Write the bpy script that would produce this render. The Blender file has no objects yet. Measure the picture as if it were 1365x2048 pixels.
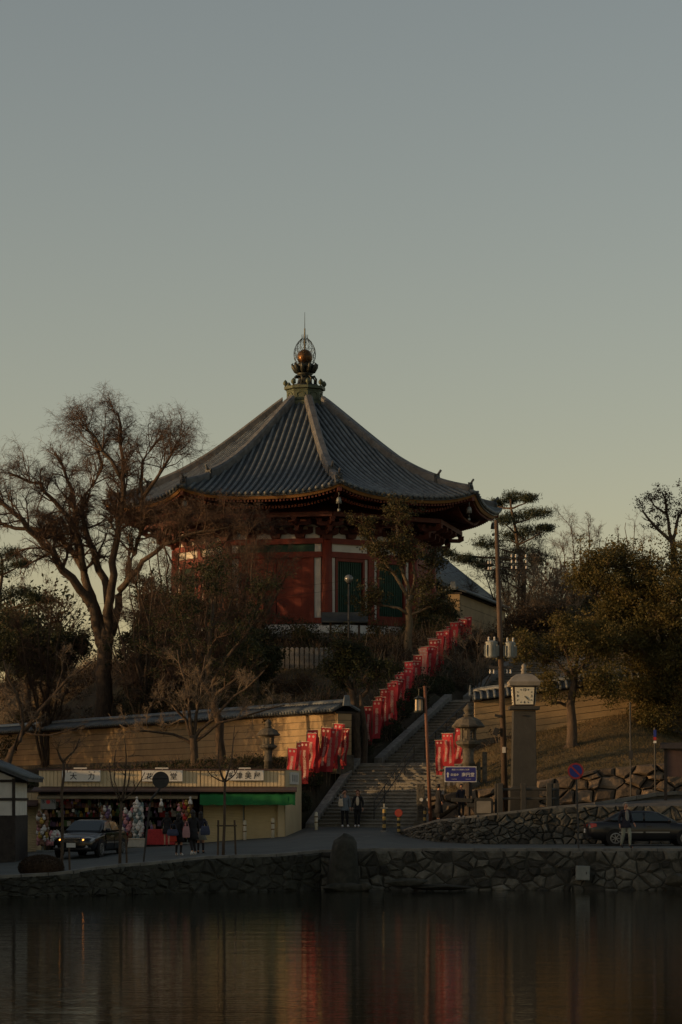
import bpy, bmesh, math, random
import numpy as np
from mathutils import Vector, Matrix, Euler

# ------------------------------------------------------------------ camera, sky, sun, exposure
scene = bpy.context.scene
C = scene.collection
R = math.radians
F = 5225.0                 # focal length in photograph pixels
CAMZ, YH = 3.2, 1604.0     # eye height above the pond, horizon row
cd = bpy.data.cameras.new('camera')
cam = bpy.data.objects.new('camera', cd)
C.objects.link(cam)
cam.location = (0, 0, CAMZ)
cam.rotation_euler = (R(90), 0, 0)
cd.sensor_fit = 'VERTICAL'
cd.sensor_height = 36.0
cd.sensor_width = 24.0
cd.lens = F / 2048 * 36.0
cd.shift_y = (YH - 1024) / 2048
cd.clip_start = 0.5
cd.clip_end = 6000
scene.camera = cam

SUN_EL, SUN_BACK = R(7.5), R(14)
TO_SUN = Vector((-math.cos(SUN_BACK) * math.cos(SUN_EL), -math.sin(SUN_BACK) * math.cos(SUN_EL), math.sin(SUN_EL)))
w = bpy.data.worlds.new('World')
scene.world = w
w.use_nodes = True
nt = w.node_tree
sky = nt.nodes.new('ShaderNodeTexSky')
sky.sky_type = 'NISHITA'
sky.sun_disc = False
sky.sun_elevation = SUN_EL
sky.sun_rotation = math.atan2(TO_SUN.x, TO_SUN.y)
sky.air_density = 1.0
sky.dust_density = 1.0
sky.ozone_density = 1.5
hsv = nt.nodes.new('ShaderNodeHueSaturation')
hsv.inputs['Saturation'].default_value = 0.90
tint = nt.nodes.new('ShaderNodeMix')
tint.data_type = 'RGBA'
tint.blend_type = 'MULTIPLY'
tint.inputs[0].default_value = 1.0
tint.inputs[7].default_value = (1.30, 1.0, 0.785, 1)
nt.links.new(sky.outputs[0], hsv.inputs['Color'])
nt.links.new(hsv.outputs[0], tint.inputs[6])
bg = nt.nodes['Background']
nt.links.new(tint.outputs[2], bg.inputs[0])
bg.inputs[1].default_value = 0.15
sd = bpy.data.lights.new('sun', 'SUN')
sd.energy = 3.0
sd.angle = R(0.6)
sd.color = (1.0, 0.60, 0.27)
sun = bpy.data.objects.new('sun', sd)
C.objects.link(sun)
sun.location = (-60, 60, 60)
sun.rotation_euler = TO_SUN.to_track_quat('Z', 'Y').to_euler()
vs = scene.view_settings
vs.view_transform = 'Standard'
vs.look = 'None'
vs.gamma = 1.0
vs.exposure = 0.0
vs.use_curve_mapping = False
scene.render.engine = 'CYCLES'
scene.cycles.max_bounces = 6
scene.cycles.diffuse_bounces = 3
scene.cycles.glossy_bounces = 3
scene.cycles.transparent_max_bounces = 8
scene.cycles.use_denoising = True

# ------------------------------------------------------------------ helpers
rng = random.Random(7)
def ordinal(n):
    w_ = ['', 'first', 'second', 'third', 'fourth', 'fifth', 'sixth', 'seventh', 'eighth', 'ninth', 'tenth', 'eleventh', 'twelfth', 'thirteenth', 'fourteenth', 'fifteenth', 'sixteenth', 'seventeenth', 'eighteenth', 'nineteenth']
    if n < 20: return w_[n]
    return {20: 'twentieth', 30: 'thirtieth', 40: 'fortieth'}.get(n) or {2: 'twenty-', 3: 'thirty-', 4: 'forty-'}[n // 10] + w_[n % 10]
nrng = np.random.default_rng(11)

def P(px, py, d):
    return Vector(((px - 682.5) * d / F, d, CAMZ + (YH - py) * d / F))
def PX(px, d):
    return (px - 682.5) * d / F
def PZ(py, d):
    return CAMZ + (YH - py) * d / F
def lerp(a, b, t):
    return a + (b - a) * t

def tag(o, label=None, cat=None, group=None, kind=None):
    if label: o['label'] = label
    if cat: o['category'] = cat
    if group: o['group'] = group
    if kind: o['kind'] = kind
    return o

def thing(name, label, cat, loc=(0, 0, 0), rz=0.0, group=None):
    o = bpy.data.objects.new(name, None)
    o.empty_display_size = 0.2
    C.objects.link(o)
    o.location = loc
    o.rotation_euler = (0, 0, rz)
    return tag(o, label, cat, group)

def link_mesh(name, me, parent=None, loc=None, rot=None, scale=None):
    o = bpy.data.objects.new(name, me)
    C.objects.link(o)
    if parent is not None: o.parent = parent
    if loc is not None: o.location = loc
    if rot is not None: o.rotation_euler = rot
    if scale is not None: o.scale = scale
    return o

def np_mesh(name, verts, faces, mat, smooth=False):
    """verts (N,3) array, faces (M,k) array"""
    me = bpy.data.meshes.new(name)
    verts = np.asarray(verts, dtype=np.float32); faces = np.asarray(faces, dtype=np.int32)
    m, k = faces.shape
    me.vertices.add(len(verts)); me.vertices.foreach_set('co', verts.ravel())
    me.loops.add(m * k); me.loops.foreach_set('vertex_index', faces.ravel())
    me.polygons.add(m); me.polygons.foreach_set('loop_start', np.arange(0, m * k, k, dtype=np.int32))
    me.polygons.foreach_set('loop_total', np.full(m, k, dtype=np.int32))
    if smooth: me.polygons.foreach_set('use_smooth', np.ones(m, dtype=bool))
    me.materials.append(mat)
    me.update(calc_edges=True)
    return me

class MB:
    def __init__(s):
        s.v = []; s.f = []
    def add(s, verts, faces):
        b = len(s.v)
        s.v += [tuple(p) for p in verts]
        s.f += [tuple(i + b for i in f) for f in faces]
        return s
    def box(s, c, size, rz=0.0, taper=1.0, rx=0.0, ry=0.0):
        hx, hy, hz = size[0] / 2, size[1] / 2, size[2] / 2
        pts = [(-hx, -hy, -hz), (hx, -hy, -hz), (hx, hy, -hz), (-hx, hy, -hz),
               (-hx * taper, -hy * taper, hz), (hx * taper, -hy * taper, hz), (hx * taper, hy * taper, hz), (-hx * taper, hy * taper, hz)]
        m = Euler((rx, ry, rz)).to_matrix()
        c = Vector(c)
        return s.add([m @ Vector(p) + c for p in pts], [(0, 3, 2, 1), (4, 5, 6, 7), (0, 1, 5, 4), (1, 2, 6, 5), (2, 3, 7, 6), (3, 0, 4, 7)])
    def box2(s, a, b):
        return s.box([(a[i] + b[i]) / 2 for i in range(3)], [abs(b[i] - a[i]) for i in range(3)])
    def tube(s, pts, rad, n=6, cap=True, up=None):
        pts = [Vector(p) for p in pts]
        if not hasattr(rad, '__len__'): rad = [rad] * len(pts)
        rings = []
        ref = Vector(up) if up else None
        for i, p in enumerate(pts):
            t = (pts[min(i + 1, len(pts) - 1)] - pts[max(i - 1, 0)])
            if t.length < 1e-9: t = Vector((0, 0, 1))
            t.normalize()
            a = ref if ref else (Vector((0, 0, 1)) if abs(t.z) < 0.9 else Vector((1, 0, 0)))
            x = t.cross(a).normalized(); y = x.cross(t).normalized()
            rings.append([p + (x * math.cos(2 * math.pi * k / n) + y * math.sin(2 * math.pi * k / n)) * rad[i] for k in range(n)])
        b = len(s.v)
        for r in rings: s.v += [tuple(q) for q in r]
        for i in range(len(pts) - 1):
            for k in range(n):
                k2 = (k + 1) % n
                s.f.append((b + i * n + k, b + i * n + k2, b + (i + 1) * n + k2, b + (i + 1) * n + k))
        if cap:
            s.f.append(tuple(b + k for k in reversed(range(n))))
            s.f.append(tuple(b + (len(pts) - 1) * n + k for k in range(n)))
        return s
    def lathe(s, prof, n=12, c=(0, 0, 0), cap=True, rot=0.0):
        b = len(s.v)
        for r, z in prof:
            for k in range(n):
                a = 2 * math.pi * k / n + rot
                s.v.append((c[0] + r * math.cos(a), c[1] + r * math.sin(a), c[2] + z))
        m = len(prof)
        for i in range(m - 1):
            for k in range(n):
                k2 = (k + 1) % n
                s.f.append((b + i * n + k, b + i * n + k2, b + (i + 1) * n + k2, b + (i + 1) * n + k))
        if cap:
            s.f.append(tuple(b + k for k in reversed(range(n))))
            s.f.append(tuple(b + (m - 1) * n + k for k in range(n)))
        return s
    def prism(s, poly, a, b, axis=1):
        """polygon of 2-D points swept from a to b along axis (poly lies in the other two axes, in order)"""
        n = len(poly)
        def mk(p, t):
            q = list(p); q.insert(axis, t); return tuple(q)
        s.add([mk(p, a) for p in poly] + [mk(p, b) for p in poly],
              [tuple(range(n)), tuple(reversed(range(n, 2 * n)))] + [(i, n + i, n + (i + 1) % n, (i + 1) % n) for i in range(n)])
        return s
    def loft(s, rings, cap=True):
        n = len(rings[0]); b = len(s.v)
        for r in rings: s.v += [tuple(p) for p in r]
        for i in range(len(rings) - 1):
            for k in range(n):
                k2 = (k + 1) % n
                s.f.append((b + i * n + k, b + i * n + k2, b + (i + 1) * n + k2, b + (i + 1) * n + k))
        if cap:
            s.f.append(tuple(b + k for k in reversed(range(n))))
            s.f.append(tuple(b + (len(rings) - 1) * n + k for k in range(n)))
        return s
    def sphere(s, c, r, n=10, m=6, sc=(1, 1, 1)):
        prof = []
        for i in range(m + 1):
            a = -math.pi / 2 + math.pi * i / m
            prof.append((max(1e-4, math.cos(a)) * r, math.sin(a) * r))
        b = len(s.v)
        s.lathe(prof, n)
        for i in range(b, len(s.v)):
            p = s.v[i]; s.v[i] = (p[0] * sc[0] + c[0], p[1] * sc[1] + c[1], p[2] * sc[2] + c[2])
        return s
    def xf(s, m):
        s.v = [tuple(m @ Vector(p)) for p in s.v]
        return s
    def mesh(s, name, mat, smooth=False, fix=True):
        me = bpy.data.meshes.new(name)
        me.from_pydata(s.v, [], s.f)
        if fix:
            bm = bmesh.new(); bm.from_mesh(me)
            bmesh.ops.recalc_face_normals(bm, faces=bm.faces)
            bm.to_mesh(me); bm.free()
        me.materials.append(mat)
        if smooth: me.shade_smooth()
        me.update()
        return me
    def build(s, name, mat, parent=None, smooth=False, bevel=0.0, loc=None, rot=None):
        me = s.mesh(name, mat, smooth)
        if bevel > 0:
            bm = bmesh.new(); bm.from_mesh(me)
            ed = [e for e in bm.edges if len(e.link_faces) == 2 and e.calc_face_angle(0) > 0.5]
            bmesh.ops.bevel(bm, geom=ed, offset=bevel, segments=2, profile=0.6, affect='EDGES')
            bm.to_mesh(me); bm.free()
        return link_mesh(name, me, parent, loc, rot)

def copy_tree(o, parent=None, label=None, group=None):
    c = o.copy(); C.objects.link(c); c.parent = parent
    if label: c['label'] = label
    if group: c['group'] = group
    for ch in list(o.children): copy_tree(ch, c)
    return c

def segs_mesh(name, p0, p1, r0, r1, n, mat):
    """many tapered twigs at once"""
    p0 = np.asarray(p0, float); p1 = np.asarray(p1, float); r0 = np.asarray(r0, float); r1 = np.asarray(r1, float)
    t = p1 - p0; t /= np.maximum(np.linalg.norm(t, axis=1, keepdims=True), 1e-9)
    a = np.where(np.abs(t[:, 2:3]) < 0.9, np.array([[0, 0, 1.0]]), np.array([[1.0, 0, 0]]))
    x = np.cross(t, a); x /= np.linalg.norm(x, axis=1, keepdims=True); y = np.cross(x, t)
    N = len(p0); V = np.zeros((N, 2 * n, 3))
    for k in range(n):
        c, s_ = math.cos(2 * math.pi * k / n), math.sin(2 * math.pi * k / n)
        V[:, k] = p0 + (x * c + y * s_) * r0[:, None]
        V[:, n + k] = p1 + (x * c + y * s_) * r1[:, None]
    fs = np.array([(k, (k + 1) % n, n + (k + 1) % n, n + k) for k in range(n)])
    Fc = (np.arange(N)[:, None, None] * 2 * n + fs[None]).reshape(-1, 4)
    return np_mesh(name, V.reshape(-1, 3), Fc, mat, True)

def leaves_mesh(name, cen, size, mat, aspect=0.5, droop=0.0, updir=None):
    """one folded diamond per leaf"""
    N = len(cen)
    d = nrng.normal(size=(N, 3)); d[:, 2] -= droop
    if updir is not None: d = d * 0.5 + updir
    d /= np.linalg.norm(d, axis=1, keepdims=True)
    u = nrng.normal(size=(N, 3)); s_ = np.cross(d, u); s_ /= np.maximum(np.linalg.norm(s_, axis=1, keepdims=True), 1e-6)
    L = (size * nrng.uniform(0.65, 1.35, N))[:, None]
    V = np.stack([cen - d * L * .5, cen + s_ * L * aspect * .5, cen + d * L * .5, cen - s_ * L * aspect * .5], axis=1)
    return np_mesh(name, V.reshape(-1, 3), np.arange(4 * N).reshape(N, 4), mat)

# ------------------------------------------------------------------ materials
def mat(name, col, rough=0.8, var=0.25, scale=3.0, bump=0.0, bscale=None, metal=0.0, rnd=0.0, col2=None, spec=0.4, detail=5.0, stretch=None, trans=0.0, emit=None, coat=0.0):
    m = bpy.data.materials.new(name); m.use_nodes = True
    t = m.node_tree; bs = t.nodes['Principled BSDF']
    bs.inputs['Roughness'].default_value = rough
    bs.inputs['Metallic'].default_value = metal
    bs.inputs['Specular IOR Level'].default_value = spec
    if coat: bs.inputs['Coat Weight'].default_value = coat; bs.inputs['Coat Roughness'].default_value = 0.06
    tc = t.nodes.new('ShaderNodeTexCoord'); src = tc.outputs['Object']
    if stretch:
        mp = t.nodes.new('ShaderNodeMapping'); mp.inputs['Scale'].default_value = stretch
        t.links.new(src, mp.inputs[0]); src = mp.outputs[0]
    nz = t.nodes.new('ShaderNodeTexNoise'); nz.inputs['Scale'].default_value = scale; nz.inputs['Detail'].default_value = detail
    nz.inputs['Roughness'].default_value = 0.65
    t.links.new(src, nz.inputs['Vector'])
    rp = t.nodes.new('ShaderNodeValToRGB')
    c2 = col2 if col2 else tuple(max(0, c * (1 - var)) for c in col)
    c1 = col if col2 else tuple(c * (1 + var * .6) for c in col)
    rp.color_ramp.elements[0].position = 0.34; rp.color_ramp.elements[1].position = 0.68
    rp.color_ramp.elements[0].color = (*c2, 1); rp.color_ramp.elements[1].color = (*c1, 1)
    t.links.new(nz.outputs['Fac'], rp.inputs[0])
    out = rp.outputs[0]
    if rnd > 0:
        oi = t.nodes.new('ShaderNodeObjectInfo')
        mr = t.nodes.new('ShaderNodeMapRange'); mr.inputs[3].default_value = 1 - rnd; mr.inputs[4].default_value = 1 + rnd
        t.links.new(oi.outputs['Random'], mr.inputs[0])
        mx = t.nodes.new('ShaderNodeMix'); mx.data_type = 'RGBA'; mx.blend_type = 'MULTIPLY'; mx.inputs[0].default_value = 1
        t.links.new(out, mx.inputs[6]); t.links.new(mr.outputs[0], mx.inputs[7]); out = mx.outputs[2]
    t.links.new(out, bs.inputs['Base Color'])
    if emit:
        bs.inputs['Emission Color'].default_value = (*emit[0], 1); bs.inputs['Emission Strength'].default_value = emit[1]
    if bump > 0:
        n2 = t.nodes.new('ShaderNodeTexNoise'); n2.inputs['Scale'].default_value = bscale or scale * 4; n2.inputs['Detail'].default_value = 6
        t.links.new(src, n2.inputs['Vector'])
        bp = t.nodes.new('ShaderNodeBump'); bp.inputs['Strength'].default_value = bump; bp.inputs['Distance'].default_value = 0.05
        t.links.new(n2.outputs['Fac'], bp.inputs['Height']); t.links.new(bp.outputs[0], bs.inputs['Normal'])
    if trans > 0:
        tr = t.nodes.new('ShaderNodeBsdfTranslucent'); t.links.new(out, tr.inputs['Color'])
        ms = t.nodes.new('ShaderNodeMixShader'); ms.inputs[0].default_value = trans
        t.links.new(bs.outputs[0], ms.inputs[1]); t.links.new(tr.outputs[0], ms.inputs[2])
        t.links.new(ms.outputs[0], t.nodes['Material Output'].inputs[0])
    return m

def leaf_mat(name, c1, c2, trans=0.3):
    """leaf colour varies per leaf clump (object-space noise) with some light passing through"""
    m = mat(name, c1, 0.6, 0, 1.2, col2=c2, trans=trans, spec=0.25, detail=8)
    return m

M = {}
M['asphalt'] = mat('asphalt', (0.078, 0.086, 0.079), 0.85, 0.25, 0.6, 0.3, 40)
M['kerb'] = mat('kerb_stone', (0.15, 0.147, 0.13), 0.85, 0.35, 2, 0.3)
M['pave'] = mat('paving', (0.09, 0.087, 0.076), 0.85, 0.3, 1.5, 0.3)
M['soil'] = mat('soil_and_litter', (0.06, 0.044, 0.026), 0.95, 0.3, 0.35, 0.6, 6, col2=(0.032, 0.03, 0.015))
M['drygrass'] = mat('dry_grass', (0.13, 0.088, 0.04), 0.95, 0.3, 0.5, 0.5, 14, col2=(0.062, 0.054, 0.022))
M['stone'] = mat('wall_stone', (0.11, 0.106, 0.088), 0.9, 0.45, 1.6, 0.7, 9, rnd=0.65, detail=9, col2=(0.026, 0.027, 0.021))
M['wet_stone'] = mat('mossy_wet_stone', (0.046, 0.046, 0.036), 0.85, 0.45, 3.0, 0.6, 9, rnd=0.4, col2=(0.014, 0.016, 0.010))
M['boulder'] = mat('boulder_stone', (0.155, 0.112, 0.07), 0.9, 0.4, 1.8, 0.8, 8, rnd=0.45, detail=9, col2=(0.055, 0.044, 0.03))
M['mortar'] = mat('dark_joint', (0.036, 0.036, 0.029), 0.95, 0.4, 4)
M['stair'] = mat('stair_stone', (0.175, 0.166, 0.14), 0.85, 0.4, 2.2, 0.4, 12, rnd=0.18)
M['granite'] = mat('granite', (0.18, 0.17, 0.148), 0.85, 0.4, 5, 0.4, 25, rnd=0.12)
M['oldstone'] = mat('weathered_lantern_stone', (0.10, 0.09, 0.068), 0.9, 0.5, 4, 0.6, 14)
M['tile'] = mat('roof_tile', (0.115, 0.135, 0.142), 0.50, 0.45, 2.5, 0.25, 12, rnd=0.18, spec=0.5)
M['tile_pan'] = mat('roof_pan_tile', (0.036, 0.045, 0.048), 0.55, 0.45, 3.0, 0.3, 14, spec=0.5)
M['tile_ridge'] = mat('ridge_tile', (0.115, 0.12, 0.118), 0.6, 0.4, 2.0, 0.3, 10, spec=0.4)
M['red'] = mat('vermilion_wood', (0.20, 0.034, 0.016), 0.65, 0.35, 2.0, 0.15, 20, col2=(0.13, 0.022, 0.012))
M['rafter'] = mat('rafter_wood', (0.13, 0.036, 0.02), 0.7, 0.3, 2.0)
M['eave_wood'] = mat('shade_toned_eave_wood', (0.085, 0.024, 0.015), 0.75, 0.35, 2.0)  # red wood darkened in colour for the shade under the eaves
M['ochre'] = mat('eave_edge_ochre', (0.24, 0.125, 0.04), 0.7, 0.25, 2.0)
M['white'] = mat('white_plaster', (0.62, 0.60, 0.53), 0.9, 0.14, 1.5)
M['green'] = mat('lattice_green', (0.018, 0.06, 0.038), 0.7, 0.3, 3)
M['copper'] = mat('verdigris_copper', (0.07, 0.09, 0.055), 0.6, 0.35, 4, metal=0.2)
M['copper_line'] = mat('copper_ornament_line', (0.035, 0.06, 0.035), 0.6, 0.2)
M['bronze'] = mat('dark_bronze', (0.045, 0.05, 0.04), 0.5, 0.4, 6, metal=0.5)
M['gold'] = mat('worn_gilt', (0.14, 0.075, 0.03), 0.45, 0.5, 4, metal=0.8)
M['darkwood'] = mat('dark_timber', (0.038, 0.03, 0.024), 0.8, 0.4, 4)
M['plaster'] = mat('ochre_earth_plaster', (0.34, 0.25, 0.135), 0.92, 0.18, 0.8, 0.2, 10)
M['plaster_line'] = mat('plaster_groove', (0.16, 0.125, 0.075), 0.95, 0.25, 2)
M['cream'] = mat('cream_steel', (0.60, 0.485, 0.29), 0.6, 0.12, 1.0, rnd=0.05)
M['shutter'] = mat('cream_shutter', (0.64, 0.51, 0.285), 0.55, 0.12, 1.0, rnd=0.04)
M['eave_brown'] = mat('brown_sheet_eave', (0.075, 0.045, 0.038), 0.6, 0.25, 2)
M['awning_green'] = mat('green_canvas', (0.012, 0.15, 0.038), 0.8, 0.2, 2.5, trans=0.2)
M['awning_tan'] = mat('tan_canvas', (0.22, 0.18, 0.11), 0.85, 0.3, 2.5)
M['sign_white'] = mat('white_signboard', (0.66, 0.66, 0.60), 0.5, 0.08, 1.5)
M['ink'] = mat('black_lettering', (0.012, 0.012, 0.012), 0.6, 0.1)
M['blue_sign'] = mat('blue_enamel', (0.028, 0.03, 0.19), 0.4, 0.1)
M['letter_white'] = mat('white_lettering', (0.62, 0.62, 0.60), 0.6, 0.05)
M['sign_red'] = mat('red_enamel', (0.40, 0.03, 0.03), 0.4, 0.1)
M['sign_blue'] = mat('round_sign_blue', (0.02, 0.035, 0.22), 0.4, 0.1)
M['reflector'] = mat('red_orange_reflector', (0.33, 0.055, 0.03), 0.35, 0.15)
M['post_dark'] = mat('dark_painted_post', (0.03, 0.03, 0.028), 0.6, 0.3)
M['post_white'] = mat('pale_bollard_paint', (0.62, 0.56, 0.42), 0.6, 0.15)
M['post_band'] = mat('brown_band', (0.20, 0.13, 0.06), 0.6, 0.15)
M['yellow'] = mat('faded_yellow', (0.36, 0.25, 0.07), 0.6, 0.2)
M['polewood'] = mat('pole_brown', (0.075, 0.05, 0.032), 0.8, 0.4, 3, 0.2, stretch=(6, 6, 0.5))
M['polewood_red'] = mat('pole_red_brown', (0.16, 0.072, 0.042), 0.7, 0.35, 3, 0.2, stretch=(6, 6, 0.5))
M['steel'] = mat('grey_steel', (0.20, 0.22, 0.21), 0.5, 0.2, 3, metal=0.3)
M['wire'] = mat('wire_rubber', (0.012, 0.012, 0.012), 1.0, 0.1, spec=0.0)
M['globe'] = mat('dusty_glass_globe', (0.13, 0.135, 0.13), 0.2, 0.2, spec=0.6)
M['porcelain'] = mat('porcelain', (0.6, 0.58, 0.52), 0.3, 0.1)
M['clock_body'] = mat('clock_grey_render', (0.042, 0.042, 0.037), 0.8, 0.25, 1.5, 0.2)
M['clock_cap'] = mat('clock_cap_stone', (0.23, 0.215, 0.18), 0.75, 0.25, 2)
M['clock_face'] = mat('clock_dial', (0.60, 0.58, 0.46), 0.5, 0.05)
M['bark'] = mat('bark', (0.085, 0.062, 0.042), 0.95, 0.45, 3, 0.7, 12, stretch=(4, 4, 1))
M['bark_pale'] = mat('bark_pale', (0.15, 0.115, 0.07), 0.95, 0.4, 3, 0.6, 12, stretch=(4, 4, 1))
M['twig'] = mat('twig', (0.095, 0.062, 0.042), 0.9, 0.35, 2)
M['twig_pale'] = mat('twig_pale', (0.19, 0.15, 0.105), 0.9, 0.3, 2)
M['leaf_dark'] = leaf_mat('leaf_dark', (0.046, 0.053, 0.020), (0.020, 0.026, 0.011))
M['leaf_olive'] = leaf_mat('leaf_olive', (0.085, 0.074, 0.028), (0.033, 0.034, 0.014))
M['leaf_amber'] = leaf_mat('leaf_amber', (0.135, 0.105, 0.030), (0.052, 0.052, 0.017))
M['leaf_brown'] = leaf_mat('leaf_brown', (0.082, 0.054, 0.03), (0.036, 0.026, 0.016))
M['needle'] = leaf_mat('needle', (0.046, 0.060, 0.030), (0.018, 0.026, 0.014), 0.15)
M['banner'] = mat('red_banner_cloth', (0.52, 0.050, 0.060), 0.85, 0.25, 2, trans=0.4, rnd=0.45)
M['banner_pale'] = mat('faded_pink_banner_cloth', (0.68, 0.30, 0.24), 0.85, 0.15, 2, trans=0.35)
M['banner_ink'] = mat('banner_white_print', (0.62, 0.42, 0.36), 0.85, 0.1, trans=0.2)
M['car_black'] = mat('black_car_paint', (0.004, 0.005, 0.007), 0.22, 0.1, 2, coat=0.25)
M['car_grey'] = mat('dark_grey_car_paint', (0.009, 0.009, 0.011), 0.3, 0.1, 2, coat=0.35)
M['car_lower'] = mat('black_lower_paint', (0.008, 0.008, 0.009), 0.45, 0.1)
M['glass'] = mat('car_glass', (0.022, 0.034, 0.036), 0.08, 0.1, 2, spec=0.8)
M['tyre'] = mat('tyre_rubber', (0.012, 0.012, 0.012), 0.9, 0.2)
M['alloy'] = mat('alloy_rim', (0.24, 0.24, 0.235), 0.4, 0.15, metal=0.6)
M['chrome'] = mat('chrome', (0.55, 0.55, 0.55), 0.2, 0.05, metal=0.9)
M['lamp_lens'] = mat('lamp_lens', (0.30, 0.32, 0.33), 0.15, 0.1, spec=0.8)
M['lamp_lit'] = mat('lit_amber_lamp', (0.8, 0.35, 0.1), 0.3, 0.05, emit=((1.0, 0.32, 0.05), 4.0))
M['tail'] = mat('tail_lens', (0.35, 0.03, 0.02), 0.25, 0.1)
M['plate'] = mat('number_plate', (0.6, 0.6, 0.55), 0.5, 0.05)
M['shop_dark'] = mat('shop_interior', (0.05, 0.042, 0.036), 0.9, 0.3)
M['skin'] = mat('skin', (0.42, 0.22, 0.14), 0.6, 0.1)
M['hair'] = mat('black_hair', (0.012, 0.010, 0.009), 0.6, 0.2)
M['hair_brown'] = mat('brown_hair', (0.075, 0.025, 0.012), 0.6, 0.2)
M['hair_grey'] = mat('grey_hair', (0.22, 0.20, 0.18), 0.7, 0.2)
for n_, c_ in dict(cloth_black=(0.010, 0.010, 0.012), cloth_navy=(0.014, 0.014, 0.024), cloth_greyblue=(0.14, 0.165, 0.185), cloth_grey=(0.20, 0.20, 0.18), cloth_pale=(0.46, 0.42, 0.34),
                   cloth_cream=(0.62, 0.50, 0.36), trousers_pale=(0.24, 0.26, 0.21), cloth_brown=(0.17, 0.12, 0.08), shoe_white=(0.62, 0.6, 0.56), shoe_dark=(0.015, 0.015, 0.015), bag_red=(0.42, 0.04, 0.02), bag_blue=(0.05, 0.06, 0.10), bag_pink=(0.35, 0.19, 0.19)).items():
    M[n_] = mat(n_, c_, 0.85, 0.15, 6)
for n_, c_ in dict(goods_red=(0.42, 0.03, 0.03), goods_pink=(0.55, 0.25, 0.26), goods_white=(0.62, 0.60, 0.55), goods_yellow=(0.50, 0.33, 0.07), goods_green=(0.10, 0.17, 0.06), goods_brown=(0.22, 0.12, 0.07), goods_violet=(0.17, 0.11, 0.20), goods_teal=(0.16, 0.22, 0.22)).items():
    M[n_] = mat(n_, c_, 0.75, 0.25, 14)

# water: dark pond with small ripples
def water_mat():
    m = bpy.data.materials.new('pond_water'); m.use_nodes = True
    t = m.node_tree; bs = t.nodes['Principled BSDF']
    bs.inputs['Base Color'].default_value = (0.012, 0.013, 0.008, 1)
    bs.inputs['Roughness'].default_value = 0.045
    bs.inputs['IOR'].default_value = 1.33
    tc = t.nodes.new('ShaderNodeTexCoord')
    mp = t.nodes.new('ShaderNodeMapping'); mp.inputs['Scale'].default_value = (0.6, 2.2, 1)
    t.links.new(tc.outputs['Object'], mp.inputs[0])
    n1 = t.nodes.new('ShaderNodeTexNoise'); n1.inputs['Scale'].default_value = 3.2; n1.inputs['Detail'].default_value = 3
    n2 = t.nodes.new('ShaderNodeTexNoise'); n2.inputs['Scale'].default_value = 0.35; n2.inputs['Detail'].default_value = 2
    t.links.new(mp.outputs[0], n1.inputs[0]); t.links.new(mp.outputs[0], n2.inputs[0])
    ad = t.nodes.new('ShaderNodeMath'); ad.operation = 'MULTIPLY_ADD'; ad.inputs[1].default_value = 2.2
    t.links.new(n2.outputs['Fac'], ad.inputs[0]); t.links.new(n1.outputs['Fac'], ad.inputs[2])
    bp = t.nodes.new('ShaderNodeBump'); bp.inputs['Strength'].default_value = 0.5; bp.inputs['Distance'].default_value = 0.009
    t.links.new(ad.outputs[0], bp.inputs['Height']); t.links.new(bp.outputs[0], bs.inputs['Normal'])
    df = t.nodes.new('ShaderNodeBsdfDiffuse'); df.inputs[0].default_value = (0.012, 0.012, 0.009, 1)
    ms = t.nodes.new('ShaderNodeMixShader'); ms.inputs[0].default_value = 0.05       # dark murky diffuse mixed in to dim the reflection
    t.links.new(bs.outputs[0], ms.inputs[1]); t.links.new(df.outputs[0], ms.inputs[2]); t.links.new(ms.outputs[0], t.nodes['Material Output'].inputs[0])
    return m
M['water'] = water_mat()

_txt = {}
def text_mesh(body, size, mt, vertical=False, extrude=0.002):
    key = (body, size, mt.name, vertical)
    if key in _txt: return _txt[key]
    cu = bpy.data.curves.new('lettering', 'FONT')
    cu.body = '\n'.join(body) if vertical else body
    cu.size = size; cu.extrude = extrude; cu.align_x = 'CENTER'; cu.align_y = 'CENTER'
    cu.resolution_u = 2
    if vertical: cu.space_line = 0.72
    cu.offset = size * 0.012
    cu.materials.append(mt)
    ob = bpy.data.objects.new('lettering', cu); C.objects.link(ob)
    me = bpy.data.meshes.new_from_object(ob.evaluated_get(bpy.context.evaluated_depsgraph_get()))
    me.name = 'lettering'
    bpy.data.objects.remove(ob); bpy.data.curves.remove(cu)
    if not me.materials: me.materials.append(mt)
    _txt[key] = me
    return me
def put_text(parent, body, size, loc, mt, rz=0.0, name='lettering', vertical=False, sx=1.0):
    """lettering that stands upright facing -Y of its parent"""
    return link_mesh(name, text_mesh(body, size, mt, vertical), parent, loc, (R(90), 0, rz), (sx, 1, 1))
# lettering is meshed first while the scene is still small
for b_, s_, k_, v_ in (('南無不空羂索観世音菩薩', 0.17, 'banner_ink', True), ('大力', 0.36, 'ink', False)):
    text_mesh(b_, s_, M[k_], v_)

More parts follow.
